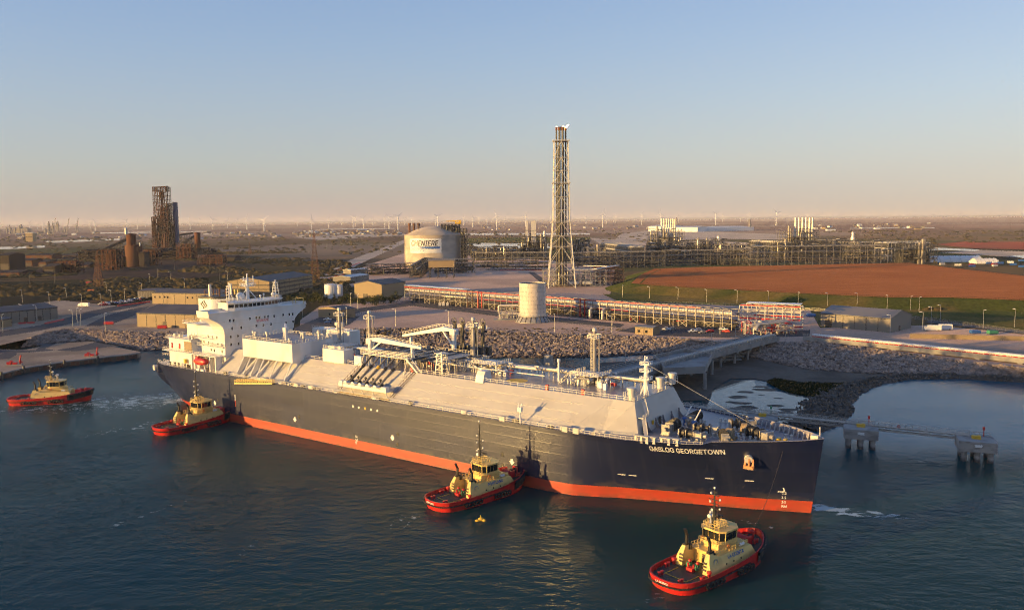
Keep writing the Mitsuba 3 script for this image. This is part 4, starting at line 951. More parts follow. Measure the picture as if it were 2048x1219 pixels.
    P('towing_staple', MB().rod([13.6, -.8, 3.3], [13.6, -.8, 5.2], .2).rod([13.6, .8, 3.3], [13.6, .8, 5.2], .2).rod([13.6, -.9, 5.2], [13.6, .9, 5.2], .2), 'red_plain')
    P('towing_hook', MB().box(-7.6, -6.4, -.8, .8, 1.7, 2.5).rod([-7, -.7, 2.4], [-7, -.7, 3.3], .2).rod([-7, .7, 2.4], [-7, .7, 3.3], .2), 'red_plain')
    for y in (-1.0, 1.0): P('hose_reel', torus(torus(MB(), (-6.2, y, 2.6), .62, .16), (-6.2, y + .3, 2.6), .6, .14), 'green_paint', smooth=True)
    for y in (-1.0, 1.0): P('reel_cover', MB().ball([-6.1, y, 3.4], .36, 1), 'red_plain')
    P('deck_frame', MB().box(-12, -11.85, -2.8, 2.8, 1.72, 1.8).box(-12, -7.8, 2.7, 2.85, 1.72, 1.8).box(-12, -7.8, -2.85, -2.7, 1.72, 1.8), 'yellow_paint')
    for s in (1, -1): P('vent', MB().lathe([(.3, 0), (.3, .9), (.5, 1.0), (.5, 1.4), (0, 1.4)], 8, (-6.9, s * 4.6, 1.7)), 'red_plain')
    if name:
        P('stern_lettering', MB().text(name, .42, [-16.6, 1.2 if True else 0, 2.0], [0, -1, 0], [0.03, 0, 1], .03), 'plain_white')
    return t


make_tug((42.0, 169.0, 0), 39.0, 'red tug with yellow deckhouse trailing a line off the bow, nearest to the camera', 'LA QUINTA')
make_tug((-9.6, 217.6, 0), 42.5, 'red tug with yellow deckhouse pushing on the middle of the hull', 'PORTLAND', 20.4)
make_tug((-117.0, 298.5, 0), 55.0, 'red tug with yellow deckhouse pressed against the stern quarter of the ship', None, 20.0)
make_tug((-195.0, 342.5, 0), 12.5, 'red tug with yellow deckhouse moving alone near the sandy quay', None, 17.5)
_a, _b = np.array([42 + 14.4 * math.cos(math.radians(39)), 169 + 14.4 * math.sin(math.radians(39)), 5.0]), np.array([*(SO + SD * 279.5 + SN * (hull_b(279.5, 17) + .3))[:2], 17.0])
_l = [_a + (_b - _a) * t - np.array([0, 0, 2.0 * 4 * t * (1 - t)]) for t in np.linspace(0, 1, 13)]
solo('tow_line', MB().path(_l, .06, 4), 'dark_trim', 'dark tow line running from the nearest tug up to the bow', 'rope')
_p = G(962, 1040, 0)
_m = MB().ball(_p + [0, 0, .3], .75, 2, (1, .8, .7)).ball(_p + [-.9, -.5, .15], .5, 2, (1.2, .8, .6)).ball(_p + [.8, -.3, .1], .45, 2).rod(_p + [0, 0, .3], _p + [-.1, 0, 1.4], .12)
solo('floating_buoy', _m, 'yellow_paint', 'small yellow floats drifting behind the middle tug', 'buoy', smooth=True)
# ---------------------------------------------------------------- the terminal ground, roads, field, rocks
def gravel(a, b, s=0.02):
    def fn(p, n, uv):
        t = fbm(p.x * s, p.y * s, 1, 4)
        c = mix(a, b, smoothstep(0.3, 0.7, t))
        return c * (0.88 + 0.24 * noise(p.x * 0.9, p.y * 0.9, 3))
    return fn


mat('gravel_yard', gravel((0.44, 0.305, 0.235), (0.33, 0.23, 0.18)), 0.95, 0, 0.1)
mat('sand_yard', gravel((0.32, 0.245, 0.185), (0.22, 0.17, 0.13), 0.045), 0.95, 0, 0.1)
mat('asphalt', gravel((0.062, 0.058, 0.06), (0.085, 0.078, 0.078), 0.03), 0.85, 0, 0.2)
mat('pale_track', gravel((0.36, 0.30, 0.25), (0.28, 0.235, 0.20)), 0.95, 0, 0.1)
mat('red_soil', gravel((0.26, 0.065, 0.04), (0.19, 0.06, 0.04), 0.01), 0.95, 0, 0.1)
mat('dark_bed', (0.05, 0.042, 0.036), 0.95, 0, .1)
mat('mud', gravel((0.055, 0.047, 0.04), (0.10, 0.085, 0.07), 0.06), 0.75, 0, 0.2)
mat('still_water', (0.02, 0.035, 0.04), 0.04, eta=1.38)


def stubble(p, n, uv):
    r = dr.sin((p.x * 0.34 + p.y * 0.94) * 0.9 + 3 * noise(p.x * .02, p.y * .02)) * 0.5 + 0.5
    c = mix((0.235, 0.078, 0.028), (0.295, 0.108, 0.040), fbm(p.x * 0.012, p.y * 0.02, 2, 4))
    return c * (0.80 + 0.20 * r + 0.16 * noise(p.x * 0.35, p.y * 0.35, 5) + 0.14 * smoothstep(.5, .8, fbm(p.x * .03, p.y * .09, 3, 3)))


def grass(p, n, uv):
    c = mix((0.052, 0.062, 0.016), (0.125, 0.092, 0.032), smoothstep(0.42, 0.7, fbm(p.x * 0.02, p.y * 0.03, 7, 4)))
    return c * (0.75 + 0.5 * noise(p.x * 0.7, p.y * 0.7, 2))


mat('stubble', stubble, 0.95, 0, 0.05); mat('bank_grass', grass, 0.95, 0, 0.05)


def zone(name, pts, m, z=LZ, dz=.02):
    P = Polygon(PX(pts, z)).buffer(0)
    return struct(name, MB().sheet(P.intersection(_land) if z == LZ else P, z + dz), m)


# yards
zone('gravel_yard', [(600, 690), (600, 640), (640, 612), (800, 598), (830, 570), (1000, 540), (1230, 540), (1220, 590), (1240, 604), (1500, 612), (1620, 620), (1640, 655), (1860, 650), (2300, 690), (2300, 760), (2048, 738), (1934, 722), (1771, 700), (1641, 684), (1523, 687), (1480, 693), (1334, 688), (1173, 692), (1012, 692), (900, 688), (740, 688)], 'gravel_yard', dz=.05)
zone('road', [(560, 690), (600, 650), (700, 618), (820, 604), (900, 612), (1020, 626), (1250, 648), (1240, 655), (1010, 634), (890, 619), (820, 611), (720, 624), (640, 655), (620, 690)], 'asphalt', dz=.1)
zone('road', [(1235, 662), (1300, 646), (1470, 662), (1620, 660), (1620, 672), (1500, 676), (1330, 672)], 'asphalt', dz=.14)
zone('parking_lot', [(560, 668), (640, 634), (720, 632), (700, 648), (640, 668), (600, 690), (560, 690)], 'asphalt', dz=.17)
zone('gravel_yard', [(-200, 690), (-200, 640), (120, 600), (240, 612), (300, 600), (420, 640), (420, 692), (336, 692), (281, 692), (236, 688), (184, 681), (115, 684), (47, 696)], 'sand_yard', dz=.05)
zone('road', [(-200, 676), (0, 662), (80, 650), (180, 622), (260, 606), (300, 604), (268, 614), (216, 624), (150, 645), (80, 661), (0, 673), (-200, 690)], 'asphalt', dz=.1)
zone('road', [(170, 652), (215, 630), (262, 618), (300, 612), (270, 630), (225, 648), (200, 652)], 'asphalt', dz=.12)
zone('road', [(600, 575), (700, 520), (812, 478), (822, 480), (715, 530), (650, 575)], 'pale_track', dz=.15)
zone('gravel_yard', [(640, 575), (740, 528), (812, 505), (1100, 520), (1230, 540), (830, 570)], 'gravel_yard', dz=.1)
zone('road', [(1056, 544), (1068, 544), (1108, 572), (1090, 572)], 'asphalt', dz=.14)
# brown field on its raised platform
FZ = 12.0
_ft = Polygon(PX([(1262, 566), (1283, 548), (1309, 537), (1420, 533), (1600, 529.5), (1700, 527.5), (1819, 525.5), (1884, 533), (2048, 551), (2500, 590), (2500, 600), (2048, 600), (1900, 594.5), (1775, 594), (1600, 586), (1440, 577.5), (1330, 571.5)], FZ))
struct('field', MB().sheet(_ft, FZ), 'stubble')
_m = MB(); _c = np.array(shapely.geometry.polygon.orient(_ft).exterior.coords)[:-1]; _k = len(_c)
_fine = []
for _i in range(_k):
    _a, _b = _c[_i], _c[(_i + 1) % _k]; _fine += [_a + (_b - _a) * t / 6 for t in range(6)]
_fine = np.array(_fine); _nx = np.roll(_fine, -1, 0) - np.roll(_fine, 1, 0); _nx = np.stack([_nx[:, 1], -_nx[:, 0]], 1); _nx /= np.linalg.norm(_nx, axis=1, keepdims=True)
_w = 24 + 5 * np.sin(np.arange(len(_fine)) * .7)
_in = np.column_stack([_fine - _nx * 10, np.full(len(_fine), FZ + .06)]); _up2 = np.column_stack([_fine, np.full(len(_fine), FZ - .3)]); _dn = np.column_stack([_fine + _nx * _w[:, None], np.full(len(_fine), LZ - .1)])
_i = np.arange(len(_fine)); _j = (_i + 1) % len(_fine); _q = len(_fine)
_m.add(np.vstack([_in, _up2, _dn]), np.vstack([np.stack([_i, _i + _q, _j + _q, _j], 1), np.stack([_i + _q, _i + 2 * _q, _j + 2 * _q, _j + _q], 1)]))
struct('embankment', _m, 'bank_grass')
zone('grass_verge', [(1205, 588), (1240, 604), (1500, 611), (1640, 620), (1850, 634), (2048, 664), (2300, 690), (2300, 640), (2048, 618), (1850, 606), (1640, 600)], 'bank_grass', dz=.22)
zone('road', [(1860, 640), (2048, 662), (2300, 690), (2300, 696), (2048, 669), (1850, 645)], 'asphalt', dz=.26)
zone('ramp', [(1965, 594), (1990, 594), (2060, 608), (2300, 650), (2300, 660), (2040, 610)], 'pale_track', z=8.6, dz=.1)
# far zones of the plain
zone('red_mud', [(1870, 489), (1930, 483), (2060, 484), (2300, 486), (2300, 506), (2048, 499), (1950, 497)], 'red_soil', dz=.4)
for pts in ([(1240, 468), (1300, 461), (1420, 463), (1600, 470), (1600, 480), (1450, 478), (1300, 482), (1230, 480)], [(1180, 476), (1300, 484), (1420, 482), (1560, 488), (1400, 494), (1200, 488)], [(580, 474), (800, 466), (820, 470), (640, 480)], [(1960, 500), (2048, 503), (2048, 516), (1880, 505)]):
    zone('bare_ground', pts, 'pale_track', dz=.4)
for pts in ([(930, 491), (960, 486), (1100, 488), (1100, 496), (960, 497)], [(930, 466.5), (1180, 466.5), (1180, 469.2), (930, 470)], [(1860, 495), (1960, 499.5), (1950, 502), (1862, 500)], [(2020, 511), (2300, 509), (2300, 525), (2048, 517)], [(0, 494), (90, 491), (90, 495), (0, 499)], [(80, 482), (240, 477), (240, 480), (100, 486)], [(1700, 456), (1870, 454.8), (1870, 456), (1700, 457.2)], [(200, 465), (420, 462), (420, 463.2), (200, 467)], [(640, 458), (790, 456), (790, 457.2), (640, 459.4)]):
    zone('pond', pts, 'still_water', dz=.5)
zone('mown_strip', [(930, 476), (1180, 474), (1180, 484), (940, 486)], 'bank_grass', dz=.42)
# quay and beach on the left, mudflat and pools on the right
QZ = 2.4
_q = [(-300, 800), (0, 748), (49, 735.5), (131, 723), (197, 715.5), (277, 706.5)]
_qp = Polygon(PX(_q + [(281, 703), (223, 692), (184, 682), (115, 686), (47, 699), (-300, 690)], QZ)).buffer(0)
struct('beach', MB().prism(_qp, -3, QZ), 'sand_yard')
for pts in ([(0, 700), (70, 700), (84, 690), (60, 684), (110, 688), (90, 697), (112, 700), (60, 704), (0, 706)], [(110, 700), (160, 692), (190, 684), (240, 692), (210, 694), (195, 697), (150, 702)], [(0, 708), (28, 700), (34, 708), (20, 717), (0, 718)]):
    struct('sand_track', MB().sheet(Polygon(PX(pts, QZ)).buffer(0), QZ + .02), 'asphalt')
_cap = MB(); _pl = [G(*a, QZ) for a in _q]
for a, b in zip(_pl[:-1], _pl[1:]): _cap.beam(a + [0, 0, .1], b + [0, 0, .1], 1.2, .6)
qw = solo('quay_wall', _cap, 'concrete', 'long sheet piled quay wall along the edge of the sandy yard', 'quay wall')
_k = 0
for a, b in zip(_pl[1:-1], _pl[2:]):
    L = np.linalg.norm(b - a); u = (b - a) / L; nrm = np.array([u[1], -u[0], 0]); nrm *= -1 if nrm[1] > 0 else 1
    for i in range(int(L / 2.2)):
        p = a + u * (i + .5) * 2.2 + nrm * (.62 + .1 * (i % 2)); put(qw, 'sheet_pile', MB().box(-.95, .95, -.12, .12, -2, QZ - .3), 'rust_steel' if i % 3 else 'dark_steel', fr(p * [1, 1, 0], math.degrees(math.atan2(u[1], u[0]))))
for px, py, _o in ((3, 750, 'leftmost of the four'), (48, 738, 'second from the left of the four'), (129, 726, 'third from the left of the four'), (196, 718, 'rightmost of the four')):
    p = G(px, py, QZ); solo('fender_pile', MB().rod([*p[:2], -2], [*p[:2], 4.2], .55, 10), 'dark_steel', f'dark steel pile at the quay edge, {_o}', 'pile', 'fender piles along the quay edge')
for i, (px, py) in enumerate(((32, 733), (186, 716))):
    p = G(px, py - 3, QZ); F = fr(p, 15)
    k = thing('quay_hook', ('red mooring hook unit at the left end of the quay edge', 'red mooring hook unit near the right end of the quay edge')[i], 'mooring hook')
    put(k, 'base', MB().box(-4.5, 3, -1.2, 1.2, 0, .6), 'concrete', F)
    put(k, 'hook', MB().box(-4, -2, -1, 1, .6, 2).box(-1.4, .6, -1, 1, .6, 1.6).hexa([[-3, -.5, 2], [-1, -.5, 1.6], [-1, .5, 1.6], [-3, .5, 2]], [[-2.4, -.4, 2.8], [-1.4, -.4, 2.4], [-1.4, .4, 2.4], [-2.4, .4, 2.8]]), 'red_plain', F)
    put(k, 'capstan', MB().rod([2, 0, .6], [2, 0, 2.6], .5, 10).rod([2, 0, 2.6], [2.4, 0, 4.6], .3, 8).ball([2.5, 0, 4.8], .45, 1).beam([2, 0, 2.6], [3.2, 0, 1.2], .4), 'red_plain', F)
zone('mudflat', [(1200, 725), (1410, 712), (1480, 695), (1523, 690), (1641, 690), (1771, 708), (1850, 745), (1760, 757), (1700, 768), (1560, 766), (1510, 757), (1460, 757), (1430, 775), (1410, 800), (1200, 800)], 'mud', z=0.3, dz=0)
_pool = Polygon(PX([(1400, 836), (1412, 795), (1436, 772), (1462, 760), (1508, 760), (1512, 770), (1550, 782), (1582, 786), (1622, 795), (1640, 830), (1600, 848), (1500, 850)], .3)).buffer(0)
struct('pool', MB().sheet(_pool, .34), 'still_water')
zone('pool', [(1712, 770), (1752, 760), (1756, 764), (1722, 775)], 'still_water', z=.3, dz=.05)
rng = random.Random(3)
for i in range(26):
    px, py = rng.uniform(1425, 1590), rng.uniform(772, 830); c = G(px, py, .36)[:2]
    if _pool.contains(Point(c)):
        a = rng.uniform(1.2, 5.5); pts = [(c[0] + a * rng.uniform(.7, 1.2) * math.cos(t), c[1] + a * .55 * rng.uniform(.6, 1.2) * math.sin(t)) for t in np.linspace(0, 6.28, 11)[:-1]]
        struct('mud_bar', MB().sheet(Polygon(pts).buffer(.2), .37), 'mud')

# ---- rocks: one unit boulder set, scattered over the slopes
_rocks = []
for s in range(7):
    v = trimesh.creation.icosphere(1, 1.0).vertices.copy(); f = trimesh.creation.icosphere(1, 1.0).faces
    r_ = np.random.default_rng(s); c = trimesh.convex.convex_hull(np.random.default_rng(s + 20).normal(size=(13, 3)) * [1, .85, .7]); c.vertices -= c.vertices.mean(0); c.apply_scale(1 / np.abs(c.vertices).max()); _rocks.append((np.array(c.vertices), np.array(c.faces)))
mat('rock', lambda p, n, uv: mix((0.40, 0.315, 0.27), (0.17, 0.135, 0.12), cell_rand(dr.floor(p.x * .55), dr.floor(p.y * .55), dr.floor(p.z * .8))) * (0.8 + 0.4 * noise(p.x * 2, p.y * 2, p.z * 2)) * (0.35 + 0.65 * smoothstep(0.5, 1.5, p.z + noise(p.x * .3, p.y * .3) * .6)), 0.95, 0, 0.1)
mat('dark_rock', lambda p, n, uv: mix((0.075, 0.068, 0.062), (0.14, 0.125, 0.11), cell_rand(dr.floor(p.x * .6), dr.floor(p.y * .6), 1)), 0.9, 0, 0.15)


def rockfield(name, pts, m, label, size, bed=None):
    """pts: 3D points of the rocks; size (lo, hi)."""
    r_ = np.random.default_rng(len(pts)); V, Fc, n0 = [], [], 0
    for k in range(7):
        P = np.array(pts[k::7]); 
        if not len(P): continue
        v, f = _rocks[k]; N = len(P); a = r_.uniform(0, 6.28, N); sc = r_.uniform(size[0], size[1], (N, 1)) * r_.uniform(.75, 1.25, (N, 3)) * r_.choice([.7, 1, 1, 1.35], (N, 1))
        ca, sa = np.cos(a), np.sin(a); b = r_.uniform(-.6, .6, N)
        R = np.zeros((N, 3, 3)); R[:, 0, 0] = ca; R[:, 0, 1] = -sa; R[:, 1, 0] = sa; R[:, 1, 1] = ca; R[:, 2, 2] = 1; X = np.zeros((N, 3, 3)); X[:, 0, 0] = 1; X[:, 1, 1] = np.cos(b); X[:, 1, 2] = -np.sin(b); X[:, 2, 1] = np.sin(b); X[:, 2, 2] = np.cos(b)
        vv = np.einsum('nij,nkj->nki', R @ X, v[None] * sc[:, None]) + P[:, None]
        V.append(vv.reshape(-1, 3)); Fc.append((f[None] + (np.arange(N) * len(v))[:, None, None]).reshape(-1, 3) + n0); n0 += N * len(v)
    return stuff(name, MB().add(np.vstack(V), np.vstack(Fc)), m, label, 'rocks')


def strip(top, bot, zt, zb, n):
    """Random points on the slope between two pixel polylines."""
    r_ = np.random.default_rng(int(top[0][0]) + 7)
    A, B = np.array([G(*p, zt) for p in top]), np.array([G(*p, zb) for p in bot])
    def along(P, t):
        s = np.r_[0, np.cumsum(np.linalg.norm(np.diff(P[:, :2], axis=0), axis=1))]; s /= s[-1]
        return np.stack([np.interp(t, s, P[:, k]) for k in range(3)], -1)
    t, u = r_.random(n), r_.random((n, 1)); q = along(A, t) * (1 - u) + along(B, t) * u
    tt = np.linspace(0, 1, 41); a, b = along(A, tt), along(B, tt)
    bed = MB().add(np.vstack([a, b + [0, 0, -.25]]) - [0, 0, .55], [[i, i + 1, 42 + i, 41 + i] for i in range(40)])
    return q, bed


for top, bot, zt, zb, n, label in (
        ([(60, 676), (90, 664), (123, 658), (160, 658), (225, 661), (336, 664), (420, 668)], [(40, 697), (115, 687), (184, 683), (236, 692), (281, 703), (336, 701.5), (420, 703)], LZ + .2, -.2, 7000, 'pale rock slope between the left yard and the basin'),
        ([(560, 668), (740, 655), (860, 656), (980, 661), (1109, 666), (1205, 669), (1334, 674), (1420, 682), (1490, 690)], [(560, 722), (740, 722), (860, 721), (1012, 716), (1173, 716), (1260, 712), (1340, 706), (1420, 702), (1480, 700)], LZ + .2, -.2, 15000, 'pale rock slope behind the ship below the gravel yard'),
        ([(1500, 690), (1560, 684), (1641, 684), (1771, 701), (1934, 723), (2048, 737), (2200, 760)], [(1480, 708), (1510, 717), (1608, 740), (1739, 748), (1837, 751), (2048, 759), (2200, 785)], LZ + .2, .1, 14000, 'pale rock slope under the right pipe bridge')):
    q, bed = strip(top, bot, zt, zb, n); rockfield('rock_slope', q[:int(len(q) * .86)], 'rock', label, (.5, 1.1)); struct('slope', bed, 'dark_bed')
_bw = [G(*p, 1.2) for p in ((2200, 775), (2048, 757), (1900, 749), (1800, 750), (1735, 760), (1700, 770), (1672, 783), (1655, 800), (1648, 822), (1630, 838), (1600, 850), (1570, 850))]
r_ = np.random.default_rng(5); q = []; _m = MB()
for i, (a, b) in enumerate(zip(_bw[:-1], _bw[1:])):
    w = (3, 3, 4, 5, 6.5, 8, 9, 10, 9, 8, 6, 4)[i]; L = np.linalg.norm(b - a); u = (b - a) / L; nr = np.array([-u[1], u[0], 0]); N = int(L * w * 1.0)
    t, s = r_.random((N, 1)), r_.uniform(-1, 1, (N, 1)); p = a + (b - a) * t + nr * w * s; p[:, 2] = 2.0 * (1 - np.abs(s[:, 0])) - .15; q.append(p)
    _m.add([a + nr * (w + 1) - [0, 0, 1.4], b + nr * (w + 1) - [0, 0, 1.4], b + [0, 0, .4], a + [0, 0, .4], a - nr * (w + 1) - [0, 0, 1.4], b - nr * (w + 1) - [0, 0, 1.4]], [[0, 1, 2, 3], [3, 2, 5, 4]])
rockfield('breakwater_rocks', np.vstack(q), 'dark_rock', 'dark curved rock breakwater between the pool and the open basin', (.7, 1.2)); struct('breakwater', _m, 'mud')
# marsh grass
mat('marsh', (0.035, 0.038, 0.014), 0.9, 0, 0.1)
_mp = Polygon(PX([(1534, 764), (1548, 758), (1600, 766), (1680, 768), (1712, 764), (1705, 776), (1660, 786), (1625, 793), (1585, 786), (1560, 778)], .4)).buffer(0)
r_ = np.random.default_rng(8); b_ = _mp.bounds; V = []
while len(V) < 5000:
    p = (r_.uniform(b_[0], b_[2]), r_.uniform(b_[1], b_[3]))
    if _mp.contains(Point(p)): V.append(p)
V = np.array(V); N = len(V); a = r_.uniform(0, 6.28, N); h = r_.uniform(.6, 1.5, N); d_ = np.stack([np.cos(a), np.sin(a)], 1) * .45
v3 = np.stack([np.column_stack([V - d_, np.full(N, .3)]), np.column_stack([V + d_, np.full(N, .3)]), np.column_stack([V + r_.normal(0, .25, (N, 2)), .3 + h])], 1)
stuff('marsh_grass', MB().add(v3.reshape(-1, 3), np.arange(3 * N).reshape(-1, 3)), 'marsh', 'dark marsh grass between the pool and the breakwater', 'grass')
# ---------------------------------------------------------------- jetty, dolphins, buildings, silo, pipe bridge


def ground_box(px0, px1, depth=None):
    """Frame at the left end of a wall foot seen between two pixels: x along the wall, y away from the camera; and its length."""
    a, b = (G(*p, LZ) if len(p) == 2 else np.array(p) for p in (px0, px1)); L = float(np.linalg.norm((b - a)[:2])); return fr(a, math.degrees(math.atan2(b[1] - a[1], b[0] - a[0]))), L


def shed(label, px0, px1, depth, eave, ridge, wall='tan_wall', roof='brown_roof', along=True, panels=6, name='warehouse', windows=(), doors=(), group=None, cat='warehouse', end_panels=None, bands=()):
    """Gabled sheet metal building: foot of the front wall from px0 to px1."""
    F, L = ground_box(px0, px1); D = depth; t = thing(name, label, cat, group)
    P = lambda n, m, mt, **k: put(k.pop('under', t), n, m, mt, F, **k)
    if along: gable = [(0, 0), (D, 0), (D, eave), (D / 2, ridge), (0, eave)]; m = MB().prism(gable, 0, L, axis=0)
    else: gable = [(0, 0), (L, 0), (L, eave), (L / 2, ridge), (0, eave)]; m = MB().prism(gable, 0, D, axis=1)
    w = P('wall', m, wall)
    o = .5; k = MB()
    if along:
        for y0, y1 in ((-o, D / 2), (D + o, D / 2)):
            sl = (ridge - eave) / (D / 2); z0 = eave - o * sl
            k = MB().hexa([[-o, y0, z0 + .05], [L + o, y0, z0 + .05], [L + o, y1, ridge + .05], [-o, y1, ridge + .05]], [[-o, y0, z0 + .3], [L + o, y0, z0 + .3], [L + o, y1, ridge + .3], [-o, y1, ridge + .3]]); P('roof', k, roof)
    else:
        for x0, x1 in ((-o, L / 2), (L + o, L / 2)):
            sl = (ridge - eave) / (L / 2); z0 = eave - o * sl
            k = MB().hexa([[x0, -o, z0 + .05], [x1, -o, ridge + .05], [x1, D + o, ridge + .05], [x0, D + o, z0 + .05]], [[x0, -o, z0 + .3], [x1, -o, ridge + .3], [x1, D + o, ridge + .3], [x0, D + o, z0 + .3]]); P('roof', k, roof)
    hz = lambda x: eave if along else eave + (ridge - eave) * (1 - abs(x - L / 2) / (L / 2)) - .3
    for i in range(1, panels): x = L * i / panels; P('downpipe', MB().box(x - .18, x + .18, -.14, -.003, 0, hz(x) - .1), 'dark_trim', under=w)
    P('eave_trim', MB().box(0, L, -.1, -.003, eave - .5, eave - .05) if along else MB().box(-.12, -.003, 0, D, eave - .5, eave - .05), 'dark_trim', under=w)
    for i in range(1, end_panels or 0): y = D * i / end_panels; P('downpipe', MB().box(L + .003, L + .14, y - .15, y + .15, 0, eave), 'dark_trim', under=w)
    for x, z, ww, hh in windows: P('window', MB().box(x - ww / 2, x + ww / 2, -.12, .05, z, z + hh), 'glass_dark', under=w)
    for x, ww, hh in doors: P('door', MB().box(x - ww / 2, x + ww / 2, -.1, .05, 0, hh), 'dark_trim', under=w)
    for z, hh in bands: P('wall_band', MB().box(0, L, -.09, -.003, z, z + hh), 'dark_trim', under=w); P('wall_band', MB().box(L + .003, L + .09, 0, D, z, z + hh), 'dark_trim', under=w)
    return t, F, L


shed('long tan warehouse with dark brown roof left of the ship bridge', (275, 653), (430, 658), 46, 9.2, 13.0, panels=8, doors=((22, 3, 4),))
shed('two storey tan hall with small square windows behind the tan warehouse', (305, 607), (440, 610), 40, 9.5, 11.5, panels=6, windows=[(x, 5.2, 1.5, 1.5) for x in (3, 8, 13, 16, 36, 41, 47, 51, 57)])
shed('grey ribbed shed behind the two storey tan hall', (276, 598), (320, 598), 30, 7.5, 8.6, wall='grey_roof', roof='brown_roof', panels=14)
shed('tall four storey tan hall with dark window bands behind the bridge', (-267, 772, LZ), (-225, 763.5, LZ), 92, 14.5, 18, along=False, panels=4, windows=(), bands=((2.6, 1.3), (6.6, 1.3), (10.6, 1.3)), end_panels=9)
shed('long grey warehouse with dark roof at the left edge', (-60, 656), (116, 637), 34, 8.5, 11.0, wall='grey_wall', panels=11, doors=((37, 2.4, 3.4), (47, 2.4, 3.4)))
shed('small tan hut in front of the grey warehouse at the left edge', (-40, 662), (24, 652), 10, 5.5, 6.6, panels=3, name='hut', cat='building', wall='tan_wall')
shed('tan gabled hall behind the white storage tanks', (709, 595), (764, 597), 40, 12.5, 15.5, along=False, panels=1, doors=((12, 5, 4),))
shed('low tan hut beside the car park behind the bridge wing', (637, 634), (682, 638), 14, 6.5, 8.2, along=False, panels=1, windows=((12, 2, 1.6, 1.6),), name='hut', cat='building')
shed('small yellow tan hut on the edge of the gravel yard', (1270, 668), (1306, 671), 9, 4.6, 5.3, panels=2, windows=((2.6, 1.4, 1.6, 1.5), (7.6, 1.4, 1.6, 1.5)), name='hut', cat='building', roof='grey_roof')
_t, _F, _L = shed('grey warehouse with wide grey roof beside the right pipe bridge', (1641, 652), (1780, 665), 30, 8.4, 12.2, wall='grey_wall', roof='grey_roof', panels=6, doors=((5, 4, 5),))
put(_t, 'side_door', MB().box(_L + .003, _L + .1, 12, 14.2, 0, 3.2), 'dark_trim', _F)
shed('long cream plant house beside the road below the storage tank', (701, 566), (738, 560), 22, 6.5, 8, wall='grey_wall', roof='pale_steel', panels=3)
for a, b, lab in (((702, 549), (736, 546), 'low pale plant house behind the cream plant house'),):
    shed(lab, a, b, 14, 6, 6.8, wall='grey_wall', roof='pale_steel', panels=3)
# white electrical house on legs, transformers
F, L = ground_box((884, 606), (931, 609)); k = thing('switch_house', 'white switch house on legs in front of the pipe rack', 'building')
put(k, 'body', MB().box(0, L, 0, 7, 1.4, 6.4), 'plain_white', F); put(k, 'roof', MB().box(-.3, L + .3, -.3, 7.3, 6.4, 6.7), 'pale_steel', F)
for x in np.linspace(.5, L - .5, 5): put(k, 'leg', MB().box(x - .25, x + .25, .2, .7, 0, 1.4), 'dark_steel', F)
for i, px in enumerate((880, 887, 895)):
    p = G(px, 611, LZ); solo('transformer', MB().cbox(*p[:2], LZ, 2.2, 2.0, 2.6).rod([*p[:2], LZ + 2.5], [*p[:2], LZ + 3.6], .3), 'pale_steel', ('leftmost', 'middle', 'rightmost')[i] + ' of three grey transformers by the white switch house', 'transformer', 'transformers by the switch house')
# storage tanks
for px, py, r, top, lab in ((659.5, 597, 13, 570, 'white storage tank in front of the dark hall'), (677.5, 592, 7, 571.5, 'smaller bluish white tank behind the white storage tank')):
    p = G(px, py, LZ); R = r / FOC * p[1]; h = HT(px, top, p[1]) - LZ; k = thing('storage_tank', lab, 'tank'); p[1] += R
    put(k, 'shell', MB().lathe([(R, 0), (R, h), (R * .5, h + .6), (0, h + .9)], 28, p), 'plain_white', smooth=35); put(k, 'top_rail', rail(MB(), [(p[0] + R * math.cos(a), p[1] + R * math.sin(a), LZ + h) for a in np.linspace(0, 6.28, 17)], 1.1, 2, .05), 'pale_steel')
    put(k, 'ladder', MB().beam([p[0] + R * .6, p[1] - R * .83, LZ], [p[0] + R * .6, p[1] - R * .83, LZ + h], .5, .2), 'pale_steel')

# ---- the great silo of plates on its conical skirt
p = G(1066.5, 647, LZ); R = 26.5 / FOC * (p[1] + 11); c = np.array([p[0], p[1] + 12.5, LZ]); h = HT(1067, 568.5, p[1] + 2) - LZ
k = thing('plate_silo', 'tall round silo of pale steel plates standing on a grey conical skirt', 'silo')
put(k, 'skirt', MB().lathe([(R * 1.34, 0), (R * 1.34, .5), (R * 1.08, 3.8), (R * .9, 3.9)], 40, c), 'steel_grey')
put(k, 'lining', MB().lathe([(R - .1, 3.8), (R - .1, h - .3), (0, h - .5)], 40, c), 'dark_steel', smooth=35)
rows = 8
for j in range(rows):
    z0, z1 = 3.9 + (h - 3.9) * j / rows, 3.9 + (h - 3.9) * (j + 1) / rows
    for i in range(5):
        a0 = (i + .5 * (j % 2)) * math.pi * .4 + .006; m = MB().lathe([(R - .06, z0 + .06), (R, z0 + .09), (R, z1 - .06), (R - .06, z1 - .03)], 10, c, a0, a0 + math.pi * .4 - .014); put(k, 'plate', m, 'silo_steel' if 'silo_steel' in scene else mat('silo_steel', worn((0.60, 0.53, 0.45), (0.48, 0.42, 0.36), .12, .7), 0.55), smooth=35)
put(k, 'top_ring', MB().lathe([(R + .25, h - .1), (R + .25, h + .25), (R - .5, h + .25), (R - .5, h - .1)], 40, c), 'pale_steel')
put(k, 'walkway', rail(MB().lathe([(R + .1, 4.2), (R + 1.3, 4.2), (R + 1.3, 4.35), (R + .1, 4.35)], 40, c), [(c[0] + (R + 1.2) * math.cos(a), c[1] + (R + 1.2) * math.sin(a), LZ + 4.3) for a in np.linspace(0, 6.28, 41)], 1.3, 1.4, .06, 3), 'pale_steel')
